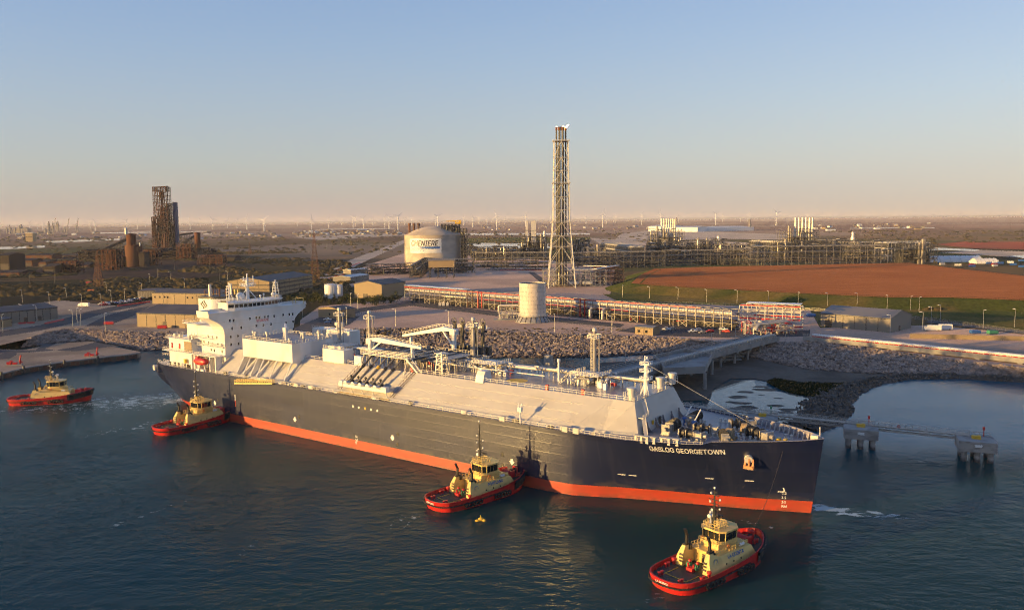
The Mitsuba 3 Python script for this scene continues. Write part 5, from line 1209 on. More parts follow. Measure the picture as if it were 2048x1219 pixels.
for i in range(10):
    a = -math.pi * (i + .5) / 10; u = np.array([math.cos(a), math.sin(a), 0]); put(k, 'skirt_rib', MB().beam(c + u * R * 1.35 + [0, 0, .4], c + u * R * 1.1 + [0, 0, 3.9], .4), 'dark_steel')
# piping skid by the silo
k = thing('piping_skid', 'orange lit pipe skid left of the round silo', 'pipework'); q = G(1036, 640, LZ); rng = random.Random(5); m = MB()
for i in range(60):
    x, y, z = rng.uniform(-13, 1), rng.uniform(0, 8), rng.uniform(.5, 8.5); L = rng.uniform(2, 8); a = rng.choice(((-L, 0, 0), (0, L * .5, 0), (0, 0, -z))); m.rod(q + [x, y, z], q + np.array([max(x + a[0], -14), y + a[1], z + a[2]]), rng.choice((.15, .25)), 6)
put(k, 'pipework', m, 'pale_steel', kind='stuff')
m = MB(); m.path([q + [2, 1, 4.5], q + [-12.5, 1, 4.5], q + [-13.4, 1, 5.4], q + [-13.4, 1, 9.6], q + [-12.6, 1, 10.4], q + [0, 1, 10.4]], .62, 10); put(k, 'bent_pipe', m, 'pipe_bright', smooth=40)
m = MB(); [m.beam(q + [x, y, 0], q + [x, y, 9], .3) for x in (-13, -9, -5, -1) for y in (0, 7)]; [m.beam(q + [-13, y, z], q + [-1, y, z], .25) for y in (0, 7) for z in (3, 6, 9)]; put(k, 'frame', m, 'steel_grey'); put(k, 'slab', MB().box(q[0] - 17, q[0] + 2, q[1] - 1, q[1] + 8, LZ, LZ + .5), 'concrete')


mat('rack_light', worn((0.29, 0.26, 0.235), (0.19, 0.155, 0.13), 0.3, 0.6), 0.5, 0.2)
# ---- pipe racks: bents, runners, pipes
def pipe_rack(label, P0, P1, W, Hh, step, pipes, mt='pale_steel', tiers=(.35, .65, 1.0), name='pipe_rack', braced=3, side=None, red=None, roof=None, knee=True):
    a, b = np.array([P0[0], P0[1], LZ]), np.array([P1[0], P1[1], LZ]); L = float(np.linalg.norm(b - a)); F = fr(a, math.degrees(math.atan2(b[1] - a[1], b[0] - a[0])))
    t = thing(name, label, 'pipe rack'); n = max(2, int(round(L / step))); w = .42
    for i in range(n + 1):
        x = L * i / n; m = MB()
        m.beam([x, 0, 0], [x, 0, Hh], w); m.beam([x, W, 0], [x, W, Hh], w)
        for q in tiers: m.beam([x, 0, Hh * q], [x, W, Hh * q], w * .8)
        if braced and i % braced == 0: m.beam([x, 0, 0], [x, W, Hh * tiers[0]], w * .6)
        put(t, 'bent', m, mt, F)
    for y in (0, W):
        for q in tiers: put(t, 'runner', MB().beam([0, y, Hh * q - .05], [L, y, Hh * q - .05], w * .7), mt, F)
    if knee:
        for i in range(n):
            if i % 3 != 1: continue
            x0, x1 = L * i / n, L * (i + 1) / n
            m = MB().beam([x0, -.1, 0], [x1, -.1, Hh * tiers[0]], .26).beam([x1, -.1, 0], [x0, -.1, Hh * tiers[0]], .26); put(t, 'brace', m, mt, F)
    for (y, z, r, mm, x0, x1) in pipes:
        put(t, 'pipe', MB().rod([L * x0, y, z], [L * x1, y, z], r, 8), mm, F, smooth=40)
    if red: put(t, 'red_pipe', MB().beam([L * red[0], -.3, Hh + .35], [L * red[1], -.3, Hh + .35], .5, .55), 'red_plain', F, label='red fire main along the top of the rack')
    if roof: put(t, 'roof_sheet', MB().box(L * roof[0], L * roof[1], -.8, W * .7, Hh + 1.7, Hh + 1.95), 'plain_white', F); put(t, 'roof_post', MB().beam([L * roof[0], 0, Hh], [L * roof[0], 0, Hh + 1.7], .25).beam([L * roof[1], 0, Hh], [L * roof[1], 0, Hh + 1.7], .25), mt, F)
    return t, F, L, n


p0, p1 = G(810, 603, LZ), G(1463, 661, LZ)
rack, RF, RL, RN = pipe_rack('long grey pipe rack with red fire main crossing the yard behind the silo', p0, p1, 9.5, 12.4, 6.2,
    [(1.4, 10.4, 1.0, 'pipe_bright', 0, 1), (4.0, 9.9, .6, 'pipe_bright', 0, 1), (6.4, 9.6, .4, 'steel_grey', 0, 1), (8.3, 9.6, .5, 'dark_steel', 0, 1), (1.2, 5.6, .35, 'dark_steel', 0, 1), (2.6, 5.5, .4, 'dark_steel', 0, 1), (4.2, 5.6, .55, 'dark_steel', 0, 1), (5.8, 5.6, .45, 'rust_steel', 0, 1), (7.4, 5.5, .5, 'dark_steel', 0, 1), (8.6, 3.2, .6, 'dark_steel', 0, 1), (6.4, 2.2, .7, 'dark_steel', 0, 1), (8.4, 1.2, .7, 'dark_steel', 0, 1), (.6, 7.2, .2, 'red_plain', .3, .75)], red=(0, .93), roof=(0, .24), mt='rack_light')  # low dark pipes added to fill the shaded inside of the rack
struct('rack_apron', (np.array([[-3, -3, .12], [RL + 3, -3, .12], [RL + 3, 16, .12], [-3, 16, .12]]) @ RF[:3, :3].T + RF[:3, 3], [[0, 1, 2, 3]]), 'asphalt')  # added dark sheet, the shade under the rack put into its colour
m = MB()
for i in range(RN * 3):
    x = RL * i / (RN * 3.0); m.beam([x, .25, 9.1], [x, .25, 11.6], .12)
put(rack, 'pipe_clamps', m, 'dark_steel', RF, kind='stuff')
rng = random.Random(21); m = MB(); mr = MB()
for i in range(260):
    x, y, z = rng.uniform(RL * .3, RL), rng.uniform(-1, 9), rng.uniform(.4, 5); L = rng.uniform(1.5, 7); a = rng.choice(((L, 0, 0), (0, 0, -z + .1), (0, min(L, 8 - y), 0))); (mr if rng.random() < .1 else m).rod([x, y, z], [min(x + a[0], RL), y + a[1], z + a[2]], rng.choice((.14, .2, .3)), 5)
put(rack, 'small_pipework', m, 'dark_steel', RF, kind='stuff'); put(rack, 'red_pipework', mr, 'red_plain', RF, kind='stuff')
for f_ in (.29, .62):
    x = RL * f_; put(rack, 'red_riser', MB().beam([x, -.8, .5], [x, -.8, 13.6], .7).beam([x + 4, -.8, .5], [x + 4, -.8, 13.6], .7), 'red_plain', RF)
for x in (RL * .66, RL * .695):
    put(rack, 'elbow_pipe', MB().path([(x, 5, 7.6), (x, -4.5, 7.6), (x, -5.6, 6.6), (x, -5.6, .8)], 1.15, 10), 'galvanised', RF, smooth=40)
put(rack, 'stair_tower', MB().box(RL * .255, RL * .275, -2, 8, 10.8, 11).beam([RL * .255, -2, 0], [RL * .255, -2, 14], .4).beam([RL * .275, -2, 0], [RL * .275, -2, 14], .4).beam([RL * .255, -2, 2], [RL * .275, -2, 7], .8, .2).beam([RL * .275, -2, 7], [RL * .255, -2, 11], .8, .2), 'rust_steel', RF)
q0, q1 = G(1478, 655, LZ), G(1600, 661, LZ)
pipe_rack('grey and red pipe rack head at the root of the loading jetty', q0, q1, 12, 14.2, 5.5, [(2, 11, .6, 'pipe_bright', 0, 1), (5, 11, .5, 'steel_grey', 0, 1), (8, 11, .7, 'pipe_bright', 0, 1), (3, 6, .4, 'red_plain', 0, 1), (6, 6, .5, 'steel_grey', 0, 1), (9, 7.5, .4, 'red_plain', .2, 1)], red=(.02, 1), roof=(.12, 1))
k = thing('valve_manifold', 'tangle of grey and red valves and elbows under the jetty pipe rack', 'pipework'); q = G(1560, 668, LZ); m, mr, mo = MB(), MB(), MB()
for i in range(190):
    x, y, z = rng.uniform(-22, 10), rng.uniform(-3, 14), rng.uniform(.3, 8); L = rng.uniform(1.5, 6); a = rng.choice(((L, 0, 0), (0, 0, -z), (0, L, 0))); (m, m, mr, mo)[rng.randrange(4)].rod(q + [x, y, z], q + [x + a[0], y + a[1], z + a[2]], rng.choice((.15, .25, .4)), 6)
put(k, 'grey_pipework', m, 'steel_grey', kind='stuff'); put(k, 'red_pipework', mr, 'red_plain', kind='stuff'); put(k, 'bright_pipework', mo, 'pipe_bright', kind='stuff')
for i in range(4):
    y = -2 + 2.6 * i; put(k, 'bent_pipe', MB().path([q + [-8, y, 6.6], q + [-13, y - 1, 6.6], q + [-15, y - 2, 5.4], q + [-15.6, y - 2.4, 3]], .95, 10), 'galvanised', smooth=40); put(k, 'run_pipe', MB().rod(q + [-8, y, 6.6], q + [6, y + 3, 7.4], .8, 8), 'steel_grey', smooth=40)

# ---- loading jetty: road and pipe deck on piles, with the loading platform at the ship's side
JA, JB = np.array([*G(1525, 672, 9.0)[:2], 0]), np.array([*G(1200, 752, 9.0)[:2], 0]); u = (JB - JA) / np.linalg.norm(JB - JA); JB = JB + u * 40; JL = float(np.linalg.norm(JB - JA)); JF = fr(JA, math.degrees(math.atan2(u[1], u[0])))
k = thing('loading_jetty', 'grey concrete jetty with pipe deck running from the shore to the loading platform', 'jetty')
put(k, 'deck_slab', MB().box(-6, JL, -7, 7, 7.4, 8.4), 'concrete', JF)
for y in (-7, 7): put(k, 'edge_beam', MB().box(-6, JL, y - .3, y + .3, 6.4, 8.9), 'concrete', JF)
for x in np.arange(0, JL, 3.2):
    put(k, 'parapet_panel', MB().box(x, x + 2.4, 6.9, 7.1, 8.9, 10.3), 'concrete', JF); put(k, 'post', MB().box(x + 2.6, x + 2.9, 6.7, 7.0, 8.4, 11.0), 'galvanised', JF)
put(k, 'top_rail', MB().beam([-4, 6.85, 11], [JL, 6.85, 11], .2).beam([-4, -6.85, 9.6], [JL, -6.85, 9.6], .15).beam([-4, -6.85, 10.4], [JL, -6.85, 10.4], .15), 'galvanised', JF)
for y, r, z, mm in ((2.0, .55, 9.6, 'steel_grey'), (3.4, .5, 9.6, 'pipe_bright'), (4.8, .6, 9.7, 'steel_grey'), (1.0, .3, 9.2, 'red_plain'), (5.9, .4, 9.5, 'steel_grey')): put(k, 'pipe', MB().rod([-4, y, z], [JL, y, z], r, 8), mm, JF, smooth=40)
for x in np.arange(14, JL - 2, 14.5):
    put(k, 'crosshead', MB().box(x - 1.1, x + 1.1, -7.2, 7.2, 5.6, 7.4), 'concrete', JF)
    for y in (-5.5, 0, 5.5): put(k, 'pile', MB().rod([x, y, -3], [x, y, 5.7], .65, 10), 'concrete', JF, smooth=40)
for x in np.arange(20, JL, 26): put(k, 'lamp_mast', MB().rod([x, -6, 8.4], [x, -6, 15.5], .14).beam([x, -6, 15.4], [x, -4.4, 15.4], .16), 'galvanised', JF)
pa = [G(*p, 9)[:2] for p in ((1310, 714), (1372, 702), (1424, 712), (1410, 738), (1330, 741))]
put(k, 'passing_bay', MB().prism([tuple(x) for x in pa], 7.2, 8.7), 'concrete')
for a, b in zip(pa, pa[1:] + pa[:1]): put(k, 'bay_parapet', MB().beam([*a, 9.5], [*b, 9.5], .4, 1.7), 'concrete')
for x, y in pa: put(k, 'pile', MB().rod([x, y, -3], [x, y, 7.3], .8, 10), 'concrete', smooth=40)
PS = np.eye(4); PS[:3, :3] = SF[:3, :3]; PS[:3, 3] = SO
k = thing('loading_platform', 'concrete loading platform behind the ship carrying the loading arms', 'jetty')
put(k, 'deck_slab', MB().box(128, 205, -62, -29.5, 8.2, 9.6), 'concrete', SF)
for x in range(132, 205, 12):
    for y in (-33, -45, -58): put(k, 'pile', MB().rod([x, y, -3], [x, y, 8.3], .8, 8), 'concrete', SF, smooth=40)
put(k, 'control_house', MB().box(178, 190, -50, -40, 9.6, 19.5), 'grey_wall', SF); put(k, 'house_opening', MB().box(179.5, 187, -40.02, -39.9, 13.5, 17), 'dark_trim', SF)
put(k, 'handrail', rail(MB(), [(128, -30, 9.6), (205, -30, 9.6), (205, -61, 9.6)], 1.2, 2.4, .06), 'galvanised', SF)
for i, (px, tp) in enumerate(((911, 638), (927, 638), (952, 640), (968, 640))):
    q = onz(px, 716, 9.6); q = np.array([q[0], -34, 9.6]); a = ony(px, tp, -34); x = a[0] ; z1 = a[2]
    t = thing('jetty_loader', ('leftmost', 'second from the left', 'third from the left', 'rightmost')[i] + ' of four dark folded loading arms behind the ship', 'loading arm', 'folded loading arms on the jetty')
    put(t, 'riser', MB().rod([x, -34, 9.6], [x, -34, z1 - 9], .5, 10), 'rack_steel', SF, smooth=40)
    put(t, 'inboard_arm', MB().rod([x - .3, -34, z1 - 9], [x + .5, -32.8, z1 - .6], .4, 8).beam([x - 1.3, -34, z1 - 9.5], [x - .3, -33, z1 - .8], .4), 'dark_steel', SF, smooth=40)
    put(t, 'outboard_arm', MB().rod([x + 1.2, -32.6, z1 - 1], [x + .3, -31.8, z1 - 12], .36, 8), 'dark_steel', SF, smooth=40)
    put(t, 'counterweight', MB().box(x - 1.6, x + 1.6, -36.5, -34.6, z1 - 13.5, z1 - 10), 'dark_steel', SF)
    put(t, 'sheave', torus(torus(MB(), (x, -33, z1 - .4), 1.1, .16), (x + .8, -32.5, z1 - .6), .95, .16), 'rack_steel', SF, smooth=True)
    put(t, 'access_platform', rail(MB().box(x - 2.2, x + 2.2, -35.4, -33, z1 - 3, z1 - 2.9), [(x - 2.2, -33, z1 - 2.9), (x + 2.2, -33, z1 - 2.9)], 1, .8, .05, 3), 'pale_steel', SF)
solo('gangway_tower', rail(MB().box(184, 186.2, -33, -30.8, 9.6, 27).box(183, 187, -34, -30, 20, 20.2).beam([185, -31.5, 21], [185, -25, 26], .6), [(183, -30, 20.2), (187, -30, 20.2)], 1, 1), 'steel_grey', 'grey gangway tower beside the rightmost loading arm', 'tower', M=SF)
# right pipe bridge on piers over the rocks
BA, BB = np.array([*G(1606, 671, 8.0)[:2], 0]), np.array([*G(2048, 716, 8.0)[:2], 0]); u = (BB - BA) / np.linalg.norm(BB - BA); BL = float(np.linalg.norm(BB - BA)) + 60; BF = fr(BA, math.degrees(math.atan2(u[1], u[0])))
k = thing('pipe_bridge', 'long concrete bridge carrying bright pipes over the right rock slope', 'bridge')
put(k, 'girder', MB().box(0, BL, 0, 10, 5.6, 7.0), 'concrete', BF); put(k, 'kerb', MB().box(0, BL, 0, .4, 7.0, 7.9), 'concrete', BF)
for x in np.arange(0, BL, 2.5): put(k, 'rail_post', MB().box(x - .08, x + .08, .1, .26, 7.9, 9.1), 'galvanised', BF)
put(k, 'handrail', MB().beam([0, .2, 9.1], [BL, .2, 9.1], .12).beam([0, .2, 8.5], [BL, .2, 8.5], .1), 'galvanised', BF)
for y, r, mm, z in ((2.0, .32, 'red_plain', 7.9), (3.2, .6, 'plain_white', 8.5), (4.7, .5, 'plain_white', 8.5), (6.2, .5, 'pipe_bright', 8.4), (8, .4, 'rust_steel', 8.2)): put(k, 'pipe', MB().rod([4, y, z], [BL, y, z], r, 8), mm, BF, smooth=40)
for x in np.arange(6, BL, 4): put(k, 'pipe_support', MB().box(x - .15, x + .15, 1.4, 9, 7, 7.6), 'dark_steel', BF)
for px in (1480 + 70, 1593, 1700, 1791, 1895, 2009, 2110):
    x = float((G(px, 700, 5)[:2] - BA[:2]) @ u[:2]); x = min(max(x, 3), BL - 3); put(k, 'pier_cap', MB().box(x - 1, x + 1, -.5, 10.5, 4.2, 5.6), 'concrete', BF)
    for y in (1.2, 5, 8.8): put(k, 'pile', MB().rod([x, y, -2], [x, y, 4.3], .7, 10), 'concrete', BF, smooth=40)
k2 = G(1820, 676, LZ); solo('low_wall', MB().box(0, 95, 0, .6, 0, 2.6), 'tan_wall', 'low tan retaining wall beside the pipe bridge', 'wall', M=fr(k2, -14))
# mooring dolphins with their catwalk
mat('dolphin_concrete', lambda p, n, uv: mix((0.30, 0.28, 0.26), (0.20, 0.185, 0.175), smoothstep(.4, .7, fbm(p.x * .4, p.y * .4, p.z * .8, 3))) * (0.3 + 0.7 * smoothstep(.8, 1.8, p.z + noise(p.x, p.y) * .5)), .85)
DP = [np.array([*G(1950, 917, 0)[:2], 0]), np.array([*G(1720, 891, 0)[:2], 0])]; DP.append(DP[1] * 2 - DP[0] + [1.5, 0, 0]); da = math.degrees(math.atan2(*(DP[0] - DP[1])[[1, 0]]))
for i, c in enumerate(DP):
    k = thing('mooring_dolphin', ('concrete mooring dolphin on round piles at the far right end of the catwalk', 'concrete mooring dolphin on round piles in the middle of the catwalk', 'concrete mooring dolphin behind the bow, nearest to the ship')[i], 'dolphin', 'mooring dolphins linked by the catwalk'); F = fr(c, da + 8)
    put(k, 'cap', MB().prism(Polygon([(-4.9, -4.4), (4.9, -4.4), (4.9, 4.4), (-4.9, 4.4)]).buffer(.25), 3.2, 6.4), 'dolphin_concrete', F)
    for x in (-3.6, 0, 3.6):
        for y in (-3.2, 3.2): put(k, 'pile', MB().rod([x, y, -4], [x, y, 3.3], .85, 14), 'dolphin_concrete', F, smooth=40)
    put(k, 'hook_unit', MB().box(-1.2, 1.2, -.8, .8, 6.4, 6.9).ball([-.6, 0, 7.1], .6, 1, (1.4, 1, .6)).ball([.7, .2, 7.1], .6, 1, (1.2, 1, .7)), 'yellow_paint', F)
    put(k, 'beacon', MB().rod([2.6, 3.6, 6.4], [2.6, 3.6, 8.6], .12).box(2.3, 2.9, 3.3, 3.9, 8.4, 9.4), 'red_plain' if i < 2 else 'green_paint', F)
    put(k, 'hand_rail', rail(MB(), [(4.4, 4, 6.4), (-4.4, 4, 6.4)], 1.1, 1.5, .05), 'galvanised', F)
    put(k, 'number_plate', MB().box(-1, 1, -4.72, -4.66, 4.8, 5.6), 'plain_white', F)
uu = (DP[0] - DP[1]) / np.linalg.norm(DP[0] - DP[1]); W0, W1 = DP[2] - uu * 62 + [0, 4, 0], DP[0] + [0, 3.5, 0]; n = 3
k = thing('catwalk', 'grey steel catwalk on trusses linking the mooring dolphins', 'walkway')
CL = float(np.linalg.norm(W1 - W0)); CF = fr(W0 + [0, 0, 6.6], math.degrees(math.atan2(*(W1 - W0)[[1, 0]])))
put(k, 'deck', MB().box(0, CL, -.8, .8, -.1, .05), 'galvanised', CF)
for y in (-.9, .9):
    m = MB(); m.beam([0, y, -1.4], [CL, y, -1.4], .3); m.beam([0, y, -.1], [CL, y, -.1], .4)
    for i in range(int(CL / 2)): m.beam([i * 2, y, -1.2 if i % 2 else -.1], [i * 2 + 2, y, -.1 if i % 2 else -1.2], .12)
    put(k, 'truss', m, 'steel_grey', CF); put(k, 'handrail', rail(MB(), [(0, y, 0), (CL, y, 0)], 1.15, 2, .045, 3), 'galvanised', CF)
for x in (4, 22, 42): put(k, 'support', MB().box(x - .5, x + .5, -1, 1, -1.8, -1.2).rod([x, 0, -9], [x, 0, -1.6], .5, 8), 'dark_steel', CF)
put(k, 'life_ring', torus(MB(), (CL - 20, -1, .6), .4, .1), 'red_plain', CF, smooth=True)
# ---------------------------------------------------------------- storage tank with its sign, flare tower, process trains
TP = G(868, 535.5, LZ); TR = 57.0 / FOC * (TP[1] + 44); TC = np.array([TP[0] * (TP[1] + TR) / TP[1], TP[1] + TR, LZ]); TH = HT(812, 471, TC[1]) - LZ; DH = HT(870, 451.5, TC[1]) - LZ
mat('tank_concrete', lambda p, n, uv: mix((0.50, 0.425, 0.345), (0.38, 0.32, 0.265), smoothstep(0.3, 0.7, fbm(p.x * .05, p.y * .05, p.z * .12, 3))) * (0.93 + 0.12 * cell_rand(dr.floor(p.z / 4.4), dr.floor((p.x - p.y) / 9.0), 2)), 0.85)
k = thing('gas_storage_tank', 'huge round concrete gas tank with a white company sign and domed roof', 'tank')
put(k, 'wall', MB().lathe([(TR, 0), (TR, TH)], 72, TC), 'tank_concrete', smooth=35)
prof = [(TR, TH), (TR + .5, TH + .1), (TR + .5, TH + 1.2), (TR - 1, TH + 1.4)] + [(TR * .96 * (1 - t), TH + 1.4 + (DH - TH - 1.4) * (1 - (1 - t) ** 2)) for t in np.linspace(0, 1, 12)]
put(k, 'roof', MB().lathe(prof, 72, TC), 'tank_concrete', smooth=35)
for a in (3.42,): u = np.array([math.cos(a), math.sin(a), 0]); put(k, 'buttress', MB().beam(TC + u * (TR + .4), TC + u * (TR + .4) + [0, 0, TH], 3.2, 1.4), 'tank_concrete')


def on_tank(px, py):
    """Angle and height on the wall for a sight line."""
    d = _fw * FOC + CR * (px - 1024) - CU * (py - 609.5); o = CC - TC; A = d[0] ** 2 + d[1] ** 2; B = 2 * (o[0] * d[0] + o[1] * d[1]); C_ = o[0] ** 2 + o[1] ** 2 - TR ** 2; t = (-B - math.sqrt(B * B - 4 * A * C_)) / (2 * A); q = o + d * t
    return math.atan2(q[1], q[0]), q[2]


(A0, Z1), (A1, _z1) = on_tank(820, 477), on_tank(882.5, 477); Z0 = on_tank(820, 505.5)[1]; SWd = (A1 - A0) * TR; SH = Z1 - Z0


def wrap(mb_, r0):
    v, f = mb_.get(); a = A0 + v[:, 0] / TR; r = TR + r0 + v[:, 2]; return MB().add(np.column_stack([TC[0] + r * np.cos(a), TC[1] + r * np.sin(a), TC[2] + Z0 + v[:, 1]]), f)


def strip_x(x0, x1, yf, w, n=16):
    m = MB()
    for i in range(n):
        a, b = x0 + (x1 - x0) * i / n, x0 + (x1 - x0) * (i + 1) / n; m.add([[a, yf(a)[0], w], [b, yf(b)[0], w], [b, yf(b)[1], w], [a, yf(a)[1], w]], [[0, 1, 2, 3]])
    return m


sg = put(k, 'sign', wrap(strip_x(0, SWd, lambda x: (0, SH), .0), .35), 'plain_white', label='white company sign with dark lettering on the tank wall')
_b = MB()
for y in (0, SH): _b.mb(strip_x(0, SWd, lambda x, y=y: (y - .3, y + .3), .02))
put(sg, 'border', wrap(_b, .36), 'pale_steel')
t_ = MB().text('CHENIERE', SH * .36, [0, 0, 0], [1, 0, 0], [0.2, 1, 0], .05, True); v, f = t_.get(); w_ = v[:, 0].max(); v[:, 0] *= SWd * .86 / w_; v[:, 0] += SWd * .055; v[:, 1] += SH * .50
put(sg, 'lettering', wrap(MB().add(v, f), .5), 'black_paint')
put(sg, 'blue_stripe', wrap(strip_x(SWd * .27, SWd * .95, lambda x: (SH * (.44 - .15 * min(1, (x / SWd - .27) / .35)), SH * .45), .0), .5), 'blue_paint')
for i in range(6):
    x0, x1 = SWd * (.04 + .085 * i), SWd * (.25 + .085 * i); g = lambda x, x0=x0, x1=x1: (SH * (.12 + .24 * ((x - x0) / (x1 - x0)) ** .6), SH * (.12 + .24 * ((x - x0) / (x1 - x0)) ** .6) + .7); put(sg, 'wave_line', wrap(strip_x(x0, x1, g, 0, 8), .5), 'blue_paint')
rng = random.Random(31)


def lattice(m, q, lx, ly, z0, z1, nx, ny, nz, w=.3, brace=.5, rg=rng):
    xs_, ys_, zs_ = np.linspace(-lx / 2, lx / 2, nx + 1), np.linspace(-ly / 2, ly / 2, ny + 1), np.linspace(z0, z1, nz + 1)
    for x in xs_:
        for y in ys_: m.beam(q + [x, y, z0], q + [x, y, z1], w)
    for z in zs_[1:]:
        for x in xs_: m.beam(q + [x, ys_[0], z], q + [x, ys_[-1], z], w * .8)
        for y in ys_: m.beam(q + [xs_[0], y, z], q + [xs_[-1], y, z], w * .8)
    for a, b in zip(zs_[:-1], zs_[1:]):
        for x0, x1 in zip(xs_[:-1], xs_[1:]):
            if rg.random() < brace: m.beam(q + [x0, ys_[0], a], q + [x1, ys_[0], b], w * .6)
        for y0, y1 in zip(ys_[:-1], ys_[1:]):
            if rg.random() < brace: m.beam(q + [xs_[0], y0, a], q + [xs_[0], y1, b], w * .6)
    return m


def clutter(m, q, lx, ly, z0, z1, n, rs=(.2, .3, .5), rg=rng, balls=.2):
    for _ in range(n):
        p = q + [rg.uniform(-lx / 2, lx / 2), rg.uniform(-ly / 2, ly / 2), rg.uniform(z0, z1)]; L = rg.uniform(.15, .5) * max(lx, ly) * .5; c = rg.random()
        e = [L * rg.choice((-1, 1)), 0, 0] if c < .45 else [0, L * rg.choice((-1, 1)), 0] if c < .65 else [0, 0, -(p[2] - q[2] - z0) * rg.uniform(.3, 1)]
        e = np.clip(p + e, q + [-lx / 2, -ly / 2, z0], q + [lx / 2, ly / 2, z1]); m.rod(p, e, rg.choice(rs), 5)
        if rg.random() < balls: m.ball(p, rg.uniform(.4, .9), 0)
    return m


tq = TC + [26, -14, 0]
put(k, 'roof_platform', lattice(MB(), TC + [27, -8, 0], 26, 24, TH + 5, TH + 17, 5, 4, 2, .6), 'dark_steel')
put(k, 'roof_pipework', clutter(MB(), TC + [27, -8, 0], 30, 28, TH + 4, TH + 16, 170, (.4, .6, .8)), 'dark_steel', kind='stuff')
m = MB(); z = HT(912, 452, TC[1]) - LZ; zt = HT(912, 441, TC[1]) - LZ; q = TC * [1, 1, 0] + [GD(912, TC[1])[0] - TC[0], 0, LZ]
for o in (-3, 3): m.beam(q + [o + 4, 0, z - 8], q + [o + 4, 0, zt], 1.4)
m.beam(q + [-13, 0, zt - 1], q + [9, 0, zt], 1.3, 1.5); m.beam(q + [9, 0, zt - 6], q + [9, 0, zt], 1.3); m.box(q[0] + 2, q[0] + 9, -2 + q[1], 2 + q[1], LZ + zt - 5, LZ + zt - 2)
put(k, 'maintenance_crane', m, 'yellow_paint')
for px in (823, 832, 841):
    x = GD(px, TC[1])[0]; z0 = TH - 1; put(k, 'relief_stack', MB().lathe([(1.6, z0), (1.6, HT(px, 452, TC[1]) - LZ), (2.1, HT(px, 451, TC[1]) - LZ), (2.1, HT(px, 446, TC[1]) - LZ), (0, HT(px, 446, TC[1]) - LZ)], 10, (x, TC[1] - 10, LZ)), 'rust_steel')
put(k, 'relief_platform', rail(MB().box(GD(817, TC[1])[0], GD(845, TC[1])[0], TC[1] - 14, TC[1] - 6, LZ + TH + 1.5, LZ + TH + 2), [(GD(817, TC[1])[0], TC[1] - 14, LZ + TH + 2), (GD(845, TC[1])[0], TC[1] - 14, LZ + TH + 2)], 2, 2, .15), 'rust_steel')
q = np.array([GD(929, TP[1] + 20)[0], TP[1] + 22, LZ]); m = lattice(MB(), q, 9, 12, 0, TH + 10, 2, 2, 12, .8, .7); put(k, 'stair_tower', clutter(m, q, 9, 12, 1, TH + 10, 60, (.4, .7)), 'dark_steel'); put(k, 'pipe_riser', MB().rod(q + [-3, 4, 0], q + [-3, 4, TH + 8], 1, 8).rod(q + [1, 4, 0], q + [1, 4, TH + 8], .8, 8), 'steel_grey')

# ---- flare tower
FB = G(1123.5, 576, LZ); FD = FB[1] + 12; FC = np.array([GD(1123.5, FD)[0], FD, LZ]); ztop = HT(1121, 283, FD) - LZ; zk = HT(1123, 440, FD) - LZ


def flare_half(z): return float(np.interp(z, [0, zk, ztop], [13.8, 8.3, 6.9]))


k = thing('flare_tower', 'very tall slender steel lattice flare tower burning at the top', 'tower')
cor = lambda z, i: FC + np.array([flare_half(z) * (1, 1, -1, -1)[i], flare_half(z) * (-1, 1, 1, -1)[i], z])
zz = [0, 13, 25, 42, 53, 66, 79, 92, 105, 118, 131, 145, 151, ztop]; zz = [z for z in zz if z < ztop - 3] + [ztop]
for i in range(4):
    m = MB()
    for a, b in zip(zz[:-1], zz[1:]): m.rod(cor(a, i), cor(b, i), float(np.interp(a, [0, ztop], [.55, .34])), 8)
    put(k, 'leg', m, 'pale_steel')
for a, b in zip(zz[:-1], zz[1:]):
    m = MB()
    for i in range(4):
        j = (i + 1) % 4; m.rod(cor(b, i), cor(b, j), .26, 6); mid = (cor(b, i) + cor(b, j)) / 2; m.rod(cor(a, i), mid, .24, 6); m.rod(cor(a, j), mid, .24, 6)
    put(k, 'brace', m, 'pale_steel')
zr = HT(1121, 261, FD) - LZ
for i, (dx, dy, r) in enumerate(((-4.6, -1, .75), (-1.6, -3, 1.15), (1.6, -3, 1.25), (4.8, 0, .8), (-2.5, 3.5, .9), (2.5, 3.5, .9))):
    put(k, 'flare_riser', MB().rod(FC + [dx, dy, 3], FC + [dx, dy, zr - (0 if i < 4 else 14)], r, 10), 'dark_steel', smooth=40)
    if i < 4: put(k, 'flare_tip', MB().rod(FC + [dx, dy, zr], FC + [dx, dy, zr + 3.2], r * 1.35, 10), 'rust_steel')
for z in (ztop, 105, 66): put(k, 'platform', rail(MB().box(*(FC[0] + np.array([-1, 1]) * (flare_half(z) + 1.2)), *(FC[1] + np.array([-1, 1]) * (flare_half(z) + 1.2)), LZ + z, LZ + z + .25), [FC + [s * (flare_half(z) + 1.2), t * (flare_half(z) + 1.2), z] for s, t in ((-1, -1), (1, -1), (1, 1), (-1, 1), (-1, -1))], 1.4, 2.5, .1), 'pale_steel')
m = MB(); x = -flare_half(40) + 1
for z in np.arange(2, 120, 2.2): m.box(FC[0] - 5.6, FC[0] - 3.8, FC[1] - 5, FC[1] - 3, LZ + z, LZ + z + .15)
put(k, 'ladder_cage', m, 'dark_steel', kind='stuff')
